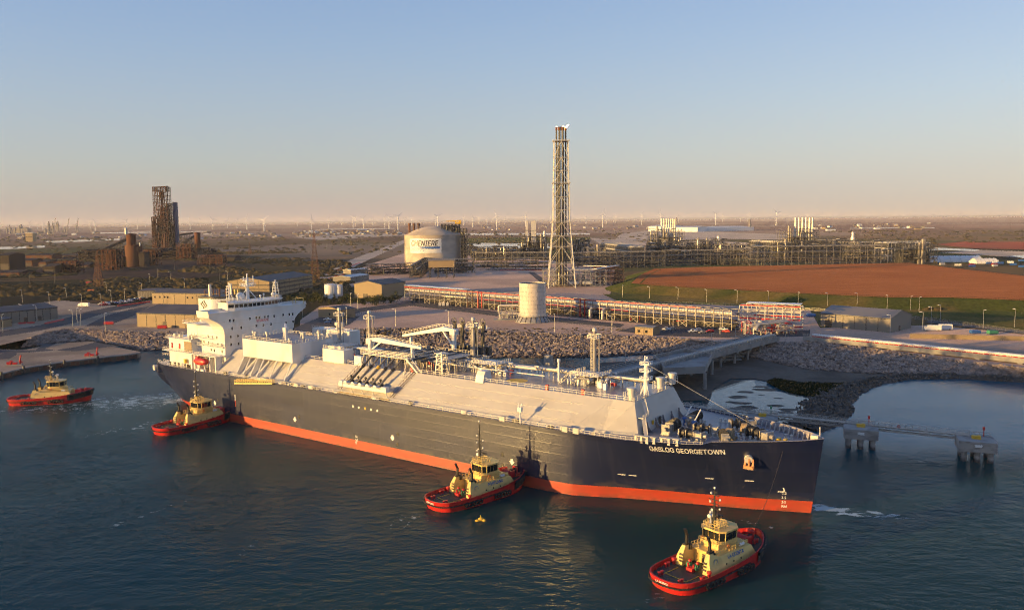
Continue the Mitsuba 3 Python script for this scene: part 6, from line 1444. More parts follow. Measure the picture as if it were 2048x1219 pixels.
for i, (dx, col, sc, ln) in enumerate(((-4.6, (60, 42, 22), 1.0, 1.6), (1.0, (90, 48, 6), 1.7, 1.6), (4.9, (75, 45, 14), 1.15, 3.4))):
    v, f = trimesh.creation.icosphere(3, 1.0).vertices.copy(), trimesh.creation.icosphere(3, 1.0).faces
    t = (v[:, 2] + 1) / 2; v = v * np.column_stack([.95 - .6 * t, .8 - .5 * t, np.ones(len(v)) * ln / 2.4]); v[:, 0] += t ** 1.4 * ln * (.75 if i else .3); v += (meshkit.noise(v * 2.2 + i * 9, i)[:, None] - .5) * .7
    kk = put(k, 'flame', MB().add(v * sc + FC + [dx, -1, zr + 2.4 + ln * .5], f), 'plain_white', smooth=True); scene[kk]['emitter'] = {'type': 'area', 'radiance': {'type': 'rgb', 'value': [c * .16 for c in col]}}
# flare knock-out structures at its foot
k = thing('flare_pipe_structure', 'dark pipe structure with pale roofs around the foot of the flare tower', 'pipework'); q = GD(1150, 850) * [1, 1, 0] + [0, 0, LZ]
put(k, 'frame', lattice(MB(), q + [0, 10, 0], 64, 28, 0, 17, 12, 3, 3, .4, .5), 'steel_grey'); put(k, 'pipework', clutter(MB(), q + [0, 10, 0], 64, 28, 0, 16, 150, (.25, .4, .7)), 'steel_grey', kind='stuff')
p0, p1 = q + [-18, -6, 0], q + [20, -6, 0]; put(k, 'roof_sheet', MB().box(p0[0], p1[0], q[1] - 6, q[1] + 1, LZ + 17.6, LZ + 18.1), 'pale_steel'); put(k, 'roof_sheet', MB().beam(q + [20, -4, 18.2], q + [52, 60, 18.2], 5, .5), 'pale_steel'); put(k, 'roof_sheet', MB().beam(q + [16, 64, 18.2], q + [42, 40, 18.2], 4, .5), 'pale_steel')
put(k, 'frame_wing', lattice(MB(), q + [38, 30, 0], 26, 50, 0, 17, 4, 8, 3, .4, .6), 'rust_steel')
for i in range(3): put(k, 'drum', MB().rod(q + [-20 + 14 * i, -2, 4], q + [-10 + 14 * i, -2, 4], 2, 12), 'pale_steel', smooth=40)

# ---- racks around the tank
def rackpx(label, a, b, W, Hh, step, mt='rack_steel', tiers=(.4, .7, 1.0), dense=120, **kw):
    P0, P1 = G(*a, LZ), G(*b, LZ); t, F, L, n = pipe_rack(label, P0, P1, W, Hh, step, [(W * f, Hh * z, r, mm, 0, 1) for f, z, r, mm in ((.15, .72, .5, 'dark_steel'), (.4, .72, .7, 'steel_grey'), (.7, .73, .5, 'dark_steel'), (.3, .42, .6, 'dark_steel'), (.6, .42, .9, 'dark_steel'), (.85, 1.02, .5, 'steel_grey'), (.8, .2, 1.2, 'dark_steel'))], mt, tiers, knee=False, **kw)
    put(t, 'small_pipework', clutter(MB(), np.array([L / 2, W / 2, 0.0]), L, W, .5, Hh, dense, (.25, .4, .6)), 'dark_steel', F, kind='stuff'); return t


rackpx('grey pipe rack running from the storage tank towards the plant', (948, 541), (1100, 541), 16, 24, 9, dense=160)
rackpx('dark inclined looking pipe rack in front of the storage tank', (842, 556), (872, 530), 14, 15, 8, 'dark_steel', dense=140)
rackpx('low pipe rack between the plant houses and the storage tank', (735, 551), (832, 548), 14, 14, 7, 'dark_steel', dense=130)
rackpx('pipe rack passing the foot of the storage tank', (872, 548), (950, 546), 16, 18, 8, 'dark_steel', dense=120)
rackpx('long grey pipe rack behind the brown field, left section', (1150, 538), (1330, 534), 18, 22, 10, dense=170)
rackpx('long grey pipe rack behind the brown field, middle section', (1330, 532), (1512, 529.5), 18, 22, 10, dense=170)
rackpx('tall grey pipe rack behind the brown field, right section', (1500, 532), (1775, 528), 20, 27, 10, 'rack_light', dense=170)
k = thing('cream_shelter', 'cream roofed compressor shelter on legs beside the dark pipe rack', 'building'); q = G(884, 556, LZ)
put(k, 'body', MB().box(q[0] - 16, q[0] + 15, q[1], q[1] + 16, LZ + 13, LZ + 21), 'tan_wall'); put(k, 'roof', MB().hexa([[q[0] - 17, q[1] - 1, LZ + 21], [q[0] + 16, q[1] - 1, LZ + 21], [q[0] + 16, q[1] + 17, LZ + 21], [q[0] - 17, q[1] + 17, LZ + 21]], [[q[0] - 17, q[1] + 4, LZ + 23], [q[0] + 16, q[1] + 4, LZ + 23], [q[0] + 16, q[1] + 12, LZ + 23], [q[0] - 17, q[1] + 12, LZ + 23]]), 'grey_wall')
for x in (-15, -5, 5, 14):
    for y in (1, 15): put(k, 'leg', MB().beam(q + [x, y, 0], q + [x, y, 13], .8), 'dark_steel')


# ---- liquefaction trains: module by module
def module(label, px, Y, lx, ly, lz, seed, nx=5, mt='rack_steel', dense=90, name='process_module', floor=True):
    rg = random.Random(seed); q = np.array([GD(px, Y)[0], Y, LZ]); lz *= 1.3; dense = int(dense * 1.35); t = thing(name, label, 'plant')
    put(t, 'frame', lattice(MB(), q, lx, ly, 0, lz, nx, 3, 4, .55, .5, rg), mt); put(t, 'pipework', clutter(MB(), q, lx * 1.05, ly, .5, lz * 1.12, dense, (.35, .5, .8), rg, .3), 'dark_steel', kind='stuff')
    put(t, 'equipment_block', MB().box(q[0] - lx * .46, q[0] + lx * .4, q[1] - ly * .1, q[1] + ly * .4, LZ, LZ + lz * .62).box(q[0] - lx * .2, q[0] + lx * .3, q[1], q[1] + ly * .3, LZ + lz * .62, LZ + lz * .8), 'dark_steel')
    put(t, 'bright_pipework', clutter(MB(), q + [0, -2, 0], lx, ly, lz * .3, lz * 1.1, dense // 6, (.3, .45, .6), rg, .4), 'pipe_bright', kind='stuff')
    if floor:
        for f_ in (.4, .75): put(t, 'floor', MB().box(q[0] - lx / 2, q[0] + lx / 2, q[1] - ly / 2, q[1] + ly / 2, LZ + lz * f_, LZ + lz * f_ + .4), 'dark_steel')
    for i in range(3):
        x = rg.uniform(-.4, .4) * lx; h = lz * rg.uniform(.7, 1.25); r = rg.uniform(1.2, 2.4); put(t, 'vessel', MB().lathe([(0, 0), (r, .2), (r, h), (r * .6, h + r * .5), (0, h + r * .6)], 12, q + [x, -ly * .3, 0]), 'rack_light', smooth=40)
    return t, q


def stacks(t, pxs, y0, y1, Y, r, mt='pipe_bright'):
    for px in pxs:
        a, b = HT(px, y0, Y), HT(px, y1, Y); x = GD(px, Y)[0]; put(t, 'exhaust_stack', MB().lathe([(r, a), (r, b), (r * .85, b)], 14, (x, Y, 0)), mt, smooth=40)
        for f_ in (.2, .5, .8): z = a + (b - a) * f_; put(t, 'stack_ring', MB().lathe([(r, z), (r + .3, z), (r + .3, z + .5), (r, z + .5)], 14, (x, Y, 0)), 'steel_grey')


def cooler(label, a, b, W, z0, h, n, mt='rack_light'):
    P0, P1 = G(*a, LZ), G(*b, LZ); L = float(np.linalg.norm(P1 - P0)); F = fr(P0, math.degrees(math.atan2(P1[1] - P0[1], P1[0] - P0[0]))); t = thing('air_cooler_bank', label, 'plant')
    put(t, 'deck', MB().box(0, L, 0, W, z0, z0 + 1.5), 'pale_steel', F)
    for i in range(n + 1):
        x = L * i / n; put(t, 'column', MB().beam([x, 0, 0], [x, 0, z0 + h], .6).beam([x, W, 0], [x, W, z0 + h], .6).beam([x, 0, z0 * .5], [x, W, z0 * .5], .5), mt, F)
    for i in range(n):
        for f_ in (.3, .75): put(t, 'fan_housing', MB().lathe([(L / n * .40, z0 + h - 1.5), (L / n * .44, z0 + h + 1.0), (L / n * .36, z0 + h + 1.0), (L / n * .36, z0 + h - 1)], 10, (L * (i + .5) / n, W * f_, 0)), 'galvanised', F)
    put(t, 'louvre_wall', MB().box(0, L, -.1, W, z0 + 1.6, z0 + h - 1.4), 'dark_steel', F); put(t, 'top_deck', MB().box(-.5, L + .5, -.6, W + .5, z0 + h - 1.3, z0 + h - .9), 'pale_steel', F)
    put(t, 'pipework', clutter(MB(), np.array([L / 2, W / 2, 0.0]), L, W * 1.1, 1, z0, 60, (.4, .6)), 'dark_steel', F, kind='stuff'); return t


Y1 = 1480
t, q = module('first process train with a square pale double stack left of the flare tower', 1068, Y1, 46, 40, 30, 1, 5, 'dark_steel', 130)
for px, w in ((1055, 4.2), (1068.5, 8.6)):
    x = GD(px, Y1)[0]; put(t, 'square_stack', MB().box(x - w / 2, x + w / 2, Y1 - 3, Y1 + 3, HT(px, 490, Y1), HT(px, 441, Y1)), 'pipe_bright'); put(t, 'stack_band', MB().box(x - w / 2 - .2, x + w / 2 + .2, Y1 - 3.2, Y1 + 3.2, HT(px, 462, Y1), HT(px, 460, Y1)), 'steel_grey')
x = GD(1090, Y1)[0]; put(t, 'column_vessel', MB().lathe([(3.6, 0), (3.6, 20), (2.2, 24), (2.2, 48), (0, 50)], 14, (x, Y1, LZ)), 'pipe_bright', smooth=40)
module('dark low process block between the storage tank and the first train', 990, 1440, 80, 40, 17, 2, 8, 'dark_steel', 120)
module('process columns just right of the flare tower', 1163, 1380, 26, 30, 26, 3, 3, 'dark_steel', 110)
module('low pale process block right of the flare tower', 1188, 1330, 36, 30, 18, 4, 4, 'rack_light', 90)
cooler('long raised air cooler bank left of the seven stacks', (1200, 511), (1262, 523), 22, 15, 9, 14)
Y2 = 1590
t, q = module('second process train with a row of seven bright stacks', 1332, Y2, 62, 45, 34, 5, 6, 'rack_steel', 150); stacks(t, (1324, 1328.5, 1333, 1337.5, 1342, 1346.5, 1350.5), 492, 437.5, Y2 - 8, 1.5)
module('dark process block at the foot of the seven stacks', 1342, 1430, 78, 40, 21, 6, 8, 'dark_steel', 140)
module('process block with round coolers right of the seven stacks', 1412, 1500, 66, 40, 22, 7, 6, 'rack_steel', 150)
module('low process block behind the middle pipe rack', 1462, 1430, 60, 36, 18, 8, 6, 'rack_light', 120)
x = GD(1437, 1500)[0]; solo('column_vessel', MB().lathe([(4.5, 0), (4.5, 26), (2.8, 29), (2.8, 36), (0, 37)], 16, (x, 1500, LZ)), 'pipe_bright', 'stout pale process column between the second and third trains', 'column', smooth=40)
cooler('long raised air cooler bank left of the five stacks', (1498, 507), (1560, 513), 22, 16, 9, 14)
Y3 = 1520
t, q = module('third process train with a row of five bright stacks', 1596, Y3, 62, 45, 33, 9, 6, 'rack_steel', 150); stacks(t, (1590, 1597, 1604, 1611, 1618, 1624), 482, 434.5, Y3 - 8, 2.1)
module('dark process block at the foot of the five stacks', 1600, 1380, 84, 40, 21, 10, 8, 'dark_steel', 140)
module('process block with round coolers right of the five stacks', 1672, 1440, 60, 40, 22, 11, 6, 'rack_steel', 150)
module('low pale process block before the right air cooler bank', 1735, 1350, 66, 36, 21, 12, 6, 'rack_light', 140)
x = GD(1705, 1440)[0]; solo('column_vessel', MB().lathe([(3.8, 0), (3.8, 32), (2.2, 35), (2.2, 42), (0, 43)], 16, (x, 1440, LZ)), 'pipe_bright', 'slim pale process column right of the five stacks', 'column', smooth=40)
cooler('raised air cooler bank at the right end of the plant', (1775, 525), (1858, 523), 30, 20, 10, 12, 'pale_steel')
module('dark steel frame under the right air cooler bank', 1830, 1200, 50, 30, 22, 13, 6, 'dark_steel', 110)
# ---- tents and cabins right of the plant
for px, py, L, R, lab in ((1912, 524, 78, 12, 'big white arched tent hall right of the plant'), (1975, 527, 30, 9.5, 'small white ribbed arched tent in front of the big tent hall')):
    q = G(px, py, LZ); k = thing('tent_hall', lab, 'tent'); arc = [(R * math.cos(a), R * .75 * math.sin(a)) for a in np.linspace(0, math.pi, 15)]
    put(k, 'canopy', MB().prism([(q[1] + R + a, b + LZ) for a, b in arc], q[0] - L / 2, q[0] + L / 2, axis=0), 'plain_white', smooth=40)
    for i in range(6): x = q[0] - L / 2 + L * i / 5; put(k, 'rib', MB().path([(x, q[1] + R + a * 1.02, LZ + b * 1.02) for a, b in arc], .4, 5), 'pale_steel')
rng = random.Random(41)
for i in range(16):
    px, py = rng.uniform(1880, 2046), rng.uniform(522, 535); q = G(px, py, LZ); c = rng.choice((('red', 'red_plain'), ('white', 'plain_white'), ('blue', 'blue_paint'), ('grey', 'pale_steel'))); F = fr(q, rng.uniform(-20, 20))
    k = thing('site_container', f'{c[0]} site container on the yard right of the plant', 'container', f'{c[0]} containers on the yard right of the plant'); put(k, 'body', MB().box(-4, 4, -1.3, 1.3, .2, 3), c[1], F); put(k, 'door', MB().box(4.0, 4.06, -1, 1, .4, 2.8), 'dark_trim', F)
# ---- white hall on the horizon and scattered town
for a, b, d, h, lab in (((1297, 463), (1330, 463.5), 120, 28, 'white block at the left end of the far long hall'), ((1330, 463.6), (1395, 463.6), 150, 22, 'long white far hall behind the seven stacks'), ((1395, 463), (1508, 461), 240, 18, 'wide pale far hall right of the seven stacks')):
    F, L = ground_box(a, b); k = thing('far_hall', lab, 'hall'); put(k, 'wall', MB().box(0, L, 0, d, 0, h), 'plain_white', F); put(k, 'roof', MB().hexa([[-1, -1, h], [L + 1, -1, h], [L + 1, d + 1, h], [-1, d + 1, h]], [[-1, d * .45, h + 6], [L + 1, d * .45, h + 6], [L + 1, d * .55, h + 6], [-1, d * .55, h + 6]]), 'pale_steel', F)
    for i in range(1, 6): put(k, 'panel_joint', MB().box(L * i / 6 - .4, L * i / 6 + .4, -.4, -.02, 0, h), 'pale_steel', F)
# ---------------------------------------------------------------- ironworks on the left
mat('iron_brown', worn((0.125, 0.052, 0.03), (0.05, 0.028, 0.022), 0.03, 0.8), 0.85, 0, .2)
mat('ore_soil', gravel((0.035, 0.025, 0.02), (0.06, 0.038, 0.028), .01), .95, 0, .1)
mat('blue_dull', (0.022, 0.045, 0.12), 0.6)
mat('iron_dark', (0.032, 0.024, 0.022), 0.7, 0, .2)
mat('shed_rust', worn((0.12, 0.055, 0.034), (0.07, 0.038, 0.028), 0.02, 0.7), 0.85, 0, .2)
DY = 2050
k = thing('reduction_tower', 'very tall dark lattice ironworks tower with a blue column beside it', 'tower'); rng = random.Random(51)
X0, X1 = GD(318.5, DY)[0], GD(345, DY)[0]; xc, w = (X0 + X1) / 2, X1 - X0; zt = HT(332, 374, DY) - LZ; q = np.array([xc, DY, LZ])
put(k, 'frame', lattice(MB(), q, w, w * .8, 0, zt, 4, 3, 15, 1.0, .6, rng), 'iron_brown')
for f_ in np.linspace(.1, .95, 10): put(k, 'floor', MB().box(xc - w * .5, xc + w * .5, DY - w * .4, DY + w * .4, LZ + zt * f_, LZ + zt * f_ + .5) if f_ < .72 else MB().box(xc - w * .5, xc - w * .1, DY - w * .4, DY + w * .4, LZ + zt * f_, LZ + zt * f_ + .5), 'iron_dark')
put(k, 'reactor', MB().lathe([(w * .16, 0), (w * .2, zt * .3), (w * .2, zt * .62), (w * .1, zt * .7), (w * .1, zt * .8), (w * .14, zt * .84), (w * .14, zt * .92), (0, zt * .94)], 14, q), 'iron_brown', smooth=40)
put(k, 'top_frame', lattice(MB(), q, w, w * .6, zt * .93, zt, 3, 2, 1, 1.1, 1, rng).beam(q + [-w * .55, -3, zt], q + [w * .55, -3, zt + 1.5], 1.8), 'iron_dark')
put(k, 'pipework', clutter(MB(), q, w, w * .8, 2, zt * .72, 240, (.5, .8, 1.4), rng, .1), 'iron_dark', kind='stuff'); put(k, 'lit_pipework', clutter(MB(), q - [0, 8, 0], w * .9, w * .5, 2, zt * .66, 70, (.5, .9, 1.6), rng, .1), 'rust_steel', kind='stuff')  # rust coloured pipework in front of the dark pipework
q2 = q + [-w * .56, -6, 0]; zs = HT(314, 433, DY) - LZ; put(k, 'side_frame', lattice(MB(), q2 + [w * .05, 0, 0], w * .3, w * .6, 0, zs, 2, 2, 9, .9, .7, rng), 'iron_brown'); put(k, 'side_pipework', clutter(MB(), q2, w * .34, w * .6, 2, zs, 80, (.6, .9, 1.5), rng, .1), 'iron_dark', kind='stuff')
q3 = q + [w * .62, 4, 0]; z3 = HT(352, 436, DY) - LZ; put(k, 'right_frame', lattice(MB(), q3 + [-w * .05, -6, 0], w * .34, w * .5, 0, HT(348, 407, DY) - LZ, 2, 2, 11, .9, .7, rng), 'iron_dark'); put(k, 'right_pipework', clutter(MB(), q3 + [0, -6, 0], w * .4, w * .5, 2, z3, 90, (.6, .9, 1.5), rng, .1), 'iron_dark', kind='stuff')
xa, xb = GD(351, DY)[0], GD(358.5, DY)[0]; put(k, 'blue_column', MB().box(xa, xb, DY + 2, DY + 12, LZ, HT(355, 404, DY + 6)), 'blue_dull', label='tall plain blue shaft on the right side of the tower')
put(k, 'base_block', MB().box(xc - w * .9, xc + w * 1.6, DY - 6, DY + 26, LZ, HT(335, 495, DY)), 'iron_dark')
for i in range(5): x = xc - w * .8 + i * w * .45; put(k, 'base_column', MB().box(x, x + 2.5, DY - 8.5, DY - 6, LZ, HT(335, 490 - 5 * (i % 2), DY)), 'iron_brown')
zone('ore_yard', [(150, 505), (300, 500), (440, 502), (480, 545), (380, 560), (160, 560), (60, 552), (90, 525)], 'ore_soil', dz=.3)
# conveyors and silos
def gallery(label, a, Ya, b, Yb, w=7, name='conveyor_gallery', n=6, mt='iron_dark'):
    A = np.array([GD(a[0], Ya)[0], Ya, HT(*a, Ya)]); B = np.array([GD(b[0], Yb)[0], Yb, HT(*b, Yb)]); k = thing(name, label, 'conveyor'); put(k, 'gallery', MB().beam(A, B, w, w * .8), mt)
    for i in range(1, n):
        p = A + (B - A) * i / n
        if p[2] > LZ + 5: put(k, 'trestle', MB().beam(p + [-3, 0, -2], [p[0] - 5, p[1], LZ], .9).beam(p + [3, 0, -2], [p[0] + 5, p[1], LZ], .9).beam(p + [-3, 0, -6], p + [4, 0, -10], .6), mt)
    return k


gallery('long dark conveyor climbing to the rusty silo house', (150, 525), 1850, (258, 478), 1960); gallery('conveyor from the tower down to the round dark silo', (360, 470), 2060, (390, 466), 2080, 5, n=3); gallery('short conveyor climbing to the round dark silo', (368, 487), 2040, (392, 472), 2080, 5, n=3); gallery('long low conveyor along the rusty sheds at the left edge', (-60, 510), 1780, (178, 519), 1860, 8, n=12); gallery('dark low conveyor crossing the fields on the left', (-20, 590), 930, (190, 545), 1250, 5, n=10)


def block(label, px, Y, pieces, name='silo_house'):
    Y = float(G(px, max(p_[3] for p_ in pieces) - 6, LZ)[1])
    k = thing(name, label, 'building')
    for nm, a, b, y0, y1, d, mt in pieces:
        xa, xb = GD(a, Y)[0], GD(b, Y)[0]; z0, z1 = max(HT(px, y0, Y), LZ), HT(px, y1, Y)
        put(k, nm, MB().lathe([((xb - xa) / 2, z0), ((xb - xa) / 2, z1), (0, z1 + 1.5)], 18, ((xa + xb) / 2, Y + (xb - xa) / 2, 0)) if d == 0 else MB().box(xa, xb, Y, Y + d, z0, z1), mt, smooth=40 if d == 0 else False)
    return k


block('rusty round silo house at the head of the long conveyor', 262, 1960, [('drum', 246, 279, 540, 490, 0, 'shed_rust'), ('hopper', 253, 271, 490, 468, 0, 'iron_brown'), ('vent', 253, 258.5, 468, 456, 0, 'pale_steel'), ('side_house', 228, 245, 540, 512, 30, 'iron_brown'), ('annex', 279, 290, 540, 505, 20, 'iron_dark'), ('pipe', 281, 283.5, 492, 486, 0, 'pale_steel'), ('pole', 266, 267, 468, 462, 0, 'iron_dark')])
block('round dark silo with a low skirt right of the lattice tower', 396, 2080, [('drum', 390.5, 402, 515, 465, 0, 'iron_brown'), ('skirt', 389, 405, 525, 497, 0, 'iron_dark'), ('cabin', 398, 409, 517, 509, 14, 'pale_steel')])
for i, (a, b, y0, y1, Y, mt, lab) in enumerate(((0, 20, 545, 506, 1500, 'iron_dark', 'dark block house at the left edge of the ironworks'), (42, 66, 532, 517, 1720, 'shed_rust', 'rust brown shed at the left end of the row of sheds'), (78, 93, 534, 520, 1740, 'shed_rust', 'small rust brown shed second from the left'), (54, 105, 518, 507, 1900, 'iron_brown', 'long dark roofed shed behind the rust brown sheds'), (110, 140, 532, 524, 1760, 'shed_rust', 'low rust shed in the middle of the row'), (158, 176, 536, 526, 1760, 'shed_rust', 'low rust shed under the long conveyor'), (-20, 38, 552, 541, 1420, 'shed_rust', 'long rust shed at the left edge'), (120, 152, 515, 508, 2000, 'shed_rust', 'far rust roofed shed behind the low shed'), (86, 110, 548, 528, 1500, 'iron_dark', 'dark tall shed before the rust brown sheds'), (405, 470, 522, 511, 1900, 'iron_dark', 'low dark shed right of the ironworks'))):
    Y = float(G((a + b) / 2, y0, LZ)[1]); X0, X1 = GD(a, Y)[0], GD(b, Y)[0]; k = thing('works_shed', lab, 'shed'); z1 = HT((a + b) / 2, y1, Y); D = 40
    put(k, 'wall', MB().box(X0, X1, Y, Y + D, LZ, z1 - 3), mt); put(k, 'roof', MB().prism([(Y - .6, z1 - 3.2), (Y + D + .6, z1 - 3.2), (Y + D / 2, z1)], X0 - .6, X1 + .6, axis=0), 'iron_dark')
    for q_ in range(1, 4): x = X0 + (X1 - X0) * q_ / 4; put(k, 'opening', MB().box(x - 2, x + 2, Y - .15, Y - .02, LZ, LZ + (z1 - LZ) * .45), 'dark_trim')
for i, (a, b, y0, y1, lab) in enumerate(((205, 240, 540, 500, 'open rusty frame left of the rusty round silo'), (288, 318, 530, 500, 'open dark frame between the silo and the lattice tower'), (360, 388, 520, 488, 'open dark frame right of the lattice tower'), (120, 160, 545, 522, 'low dark open frame under the long conveyor'), (402, 450, 530, 510, 'low dark open frame at the right end of the ironworks'))):
    Y = float(G((a + b) / 2, y0, LZ)[1]); w_ = (b - a) / FOC * Y; h_ = HT((a + b) / 2, y1, Y) - LZ; k = thing('ore_plant', lab, 'plant'); q_ = np.array([GD((a + b) / 2, Y)[0], Y, LZ])
    put(k, 'frame', lattice(MB(), q_, w_, 22, 0, h_, 4, 2, 4, .9, .5, rng), 'iron_brown'); put(k, 'pipework', clutter(MB(), q_, w_, 22, 1, h_ * 1.1, 70, (.6, 1, 1.6), rng, .2), 'iron_dark', kind='stuff'); put(k, 'hopper', MB().box(q_[0] - w_ * .2, q_[0] + w_ * .15, Y - 4, Y + 8, LZ + h_ * .3, LZ + h_ * .8), 'shed_rust')
solo('clutter_heap', clutter(MB(), np.array([GD(300, 1620)[0], 1620, LZ]), 250, 110, .5, 20, 420, (.8, 1.4, 2.2), random.Random(2), .3), 'iron_dark', 'dark tangle of pipes and plant at the foot of the ironworks', 'plant')
labels['clutter_heap']['kind'] = 'stuff'

# ---------------------------------------------------------------- wind turbines
rng = random.Random(61)
mat('turbine_white', (0.85, 0.84, 0.82), 0.5)
TLs = [(5, 446, 9), (66, 445, 9), (81, 446, 7), (92, 444, 8), (145, 446, 6), (186, 443, 7), (196, 443, 10), (258, 441, 8), (280, 443, 9), (296, 444, 6), (385, 441, 9), (405, 441, 6), (429, 438.5, 10), (460, 441, 8), (478, 441, 8), (497.5, 437, 11), (532, 440, 13), (599, 441, 6), (626, 438, 12), (661, 437, 10), (686, 438, 6), (709.5, 436, 10), (714, 436, 7), (729.5, 436, 11), (749, 437, 6), (772, 437, 9), (781, 434.5, 12), (798.5, 432, 14), (812, 437, 6), (825, 437, 7), (850, 438, 5), (873.5, 437, 8), (878, 433, 13), (930, 435, 8), (948, 435, 10), (960, 436, 6), (976, 436, 7), (994.5, 431, 14), (1000, 435, 8), (1011.5, 436, 6), (1052, 432.5, 10), (1103, 433, 6), (1173, 433, 7), (1206.5, 429, 13), (1213, 431.5, 8), (1228, 433, 6), (1231.5, 433, 6), (1283, 430, 9), (1321, 427.5, 12), (1357, 431, 7), (1430.5, 428, 11), (1444, 431.5, 6), (1480, 437, 7), (1494, 437, 7), (1497.5, 429, 7), (1551.5, 426, 12)]
tow = proto(MB().lathe([(3.0, 0), (1.8, 1)], 8), 'turbine_white', 40); bl = MB()
for y0, y1, c0, c1 in ((0, 4, .9, 1.3), (4, 16, 1.9, 2.1), (16, 50, 2.0, .6)):
    bl.hexa([[-c0, -.3, y0], [c0, -.3, y0], [c0, .3, y0], [-c0, .3, y0]], [[-c1, -.15, y1], [c1, -.15, y1], [c1, .15, y1], [-c1, .15, y1]])
bl = proto(bl, 'turbine_white'); nac = proto(MB().box(-1.8, 1.8, -4, 6, -1.8, 1.9).rod([0, -4, 0], [0, -6, 0], 1.3, 8, .5), 'turbine_white')
spots = ('left of the ironworks', 'between the ironworks tower and the storage tank', 'behind the storage tank and the flare tower', 'right of the flare tower')
for i, (px, py, r) in enumerate(TLs):
    d = 50 * FOC / r; x = GD(px, d)[0]; z = HT(px, py, d); s = (z - LZ); sp_ = spots[0 if px < 310 else 1 if px < 810 else 2 if px < 1110 else 3]; size = 'small far' if r <= 7 else 'mid sized' if r <= 10 else "larger"
    big = {532: 'large white wind turbine above the tall tan hall', 626: 'large white wind turbine above the lattice mast on the road', 781: 'large white wind turbine left of the pair beside the storage tank', 798.5: 'largest white wind turbine just left of the storage tank', 878: 'large white wind turbine rising behind the storage tank dome', 994.5: 'large white wind turbine left of the square double stack', 1206.5: 'large white wind turbine right of the flare tower', 1321: 'large white wind turbine behind the seven stacks', 1551.5: 'large white wind turbine left of the five stacks'}.get(px)
    k = thing('wind_turbine', big or f'{size} white wind turbine {sp_}', 'wind turbine', None if big else f'{size} wind turbines {sp_}')
    az = rng.uniform(-25, 25) + 20; ph = rng.uniform(0, 120); F = fr((x, d, z), az)
    put_at(k, 'tower', tow, fr((x, d, LZ - .3)) @ np.diag([1, 1, s + .3, 1])); put_at(k, 'nacelle', nac, F)
    for j in range(3):
        a = math.radians(ph + 120 * j); R = np.eye(4); R[:3, :3] = [[math.cos(a), 0, math.sin(a)], [0, 1, 0], [-math.sin(a), 0, math.cos(a)]]; put_at(k, 'blade', bl, F @ fr((0, -5.4, 0)) @ R)

# ---------------------------------------------------------------- far town, refinery and fields
hs = [proto(MB().box(-6, 6, -5, 5, 0, 5), m_) for m_ in ('plain_white', 'tan_wall', 'grey_wall')]; rf = [proto(MB().prism([(-5.6, 5), (5.6, 5), (0, 8)], -6.5, 6.5, axis=0), m_) for m_ in ('brown_roof', 'pale_steel', 'shed_rust')]
groups_ = (('in the far town behind the scrub', 600, 800, 459, 474, 110, .75), ('in the far settlement behind the ironworks', 20, 310, 459, 481, 34, .8), ('in the row far behind the right of the plant', 1600, 1860, 446, 464, 30, 1.0), ('on the plain right of the ironworks', 400, 600, 462, 480, 40, .75), ('on the plain behind the plant', 960, 1300, 450, 464, 24, .8))
for lab, x0, x1, y0, y1, n, s0 in groups_:
    for i in range(n):
        px, py = rng.uniform(x0, x1), rng.triangular(y0, y1, y0 + (y1 - y0) * .6); p = G(px, py, LZ); s = s0 * rng.uniform(.7, 1.7) * (p[1] / 3500) ** .5; F = fr(p, rng.uniform(0, 90)) @ np.diag([s * rng.uniform(1, 2.2), s, s, 1]); c = rng.choice((0, 1, 1, 2, 2))
        k = thing('far_house', f"small {('white', 'tan', 'grey')[c]} house {lab}", 'house', f"{('white', 'tan', 'grey')[c]} houses {lab}"); put_at(k, 'wall', hs[c], F); put_at(k, 'roof', rng.choice(rf), F)
for px, a, b, y0, y1, Y, lab in ((63, 56, 70, 480, 466, 3300, 'pale square block on the plain behind the rusty sheds'), (745, 742, 750, 466, 460, 5500, 'pale tall block in the far town')):
    k = thing('far_block', lab, 'building'); X0, X1 = GD(a, Y)[0], GD(b, Y)[0]; z1 = HT(px, y1, Y); put(k, 'wall', MB().box(X0, X1, Y, Y + 25, LZ, z1), 'tan_wall'); put(k, 'roof', MB().box(X0 - 1, X1 + 1, Y - 1, Y + 26, z1, z1 + 2), 'pale_steel'); put(k, 'window_band', MB().box(X0 + 2, X1 - 2, Y - .3, Y - .05, LZ + (z1 - LZ) * .5, LZ + (z1 - LZ) * .6), 'dark_trim')
mat('far_steel', (0.20, 0.18, 0.175), 0.7)
for i in range(26):
    px = rng.choice((rng.uniform(0, 62), rng.uniform(90, 175))); Y = rng.uniform(6000, 7500); h = rng.choice((25, 40, 60, 75)) * rng.uniform(.7, 1.3); w = rng.uniform(4, 9); x = GD(px, Y)[0]
    k = thing('refinery_column', 'far grey refinery column on the left horizon', 'column', 'far refinery columns on the left horizon'); put(k, 'shell', MB().lathe([(w, 0), (w, h * .8), (w * .6, h * .85), (w * .6, h), (0, h + 2)], 10, (x, Y, LZ)), 'far_steel'); put(k, 'platform', MB().box(x - w * 1.5, x + w * 1.5, Y - w * 1.5, Y + w * 1.5, LZ + h * .55, LZ + h * .6), 'far_steel')
x = GD(49, 6500)[0]; solo('refinery_block', MB().box(x - 45, x + 45, 6500, 6560, LZ, LZ + 38).box(x - 30, x - 10, 6500, 6540, LZ + 38, LZ + 48).box(x + 12, x + 34, 6500, 6540, LZ + 38, LZ + 46), 'far_steel', 'far dark refinery block on the left horizon', 'building')
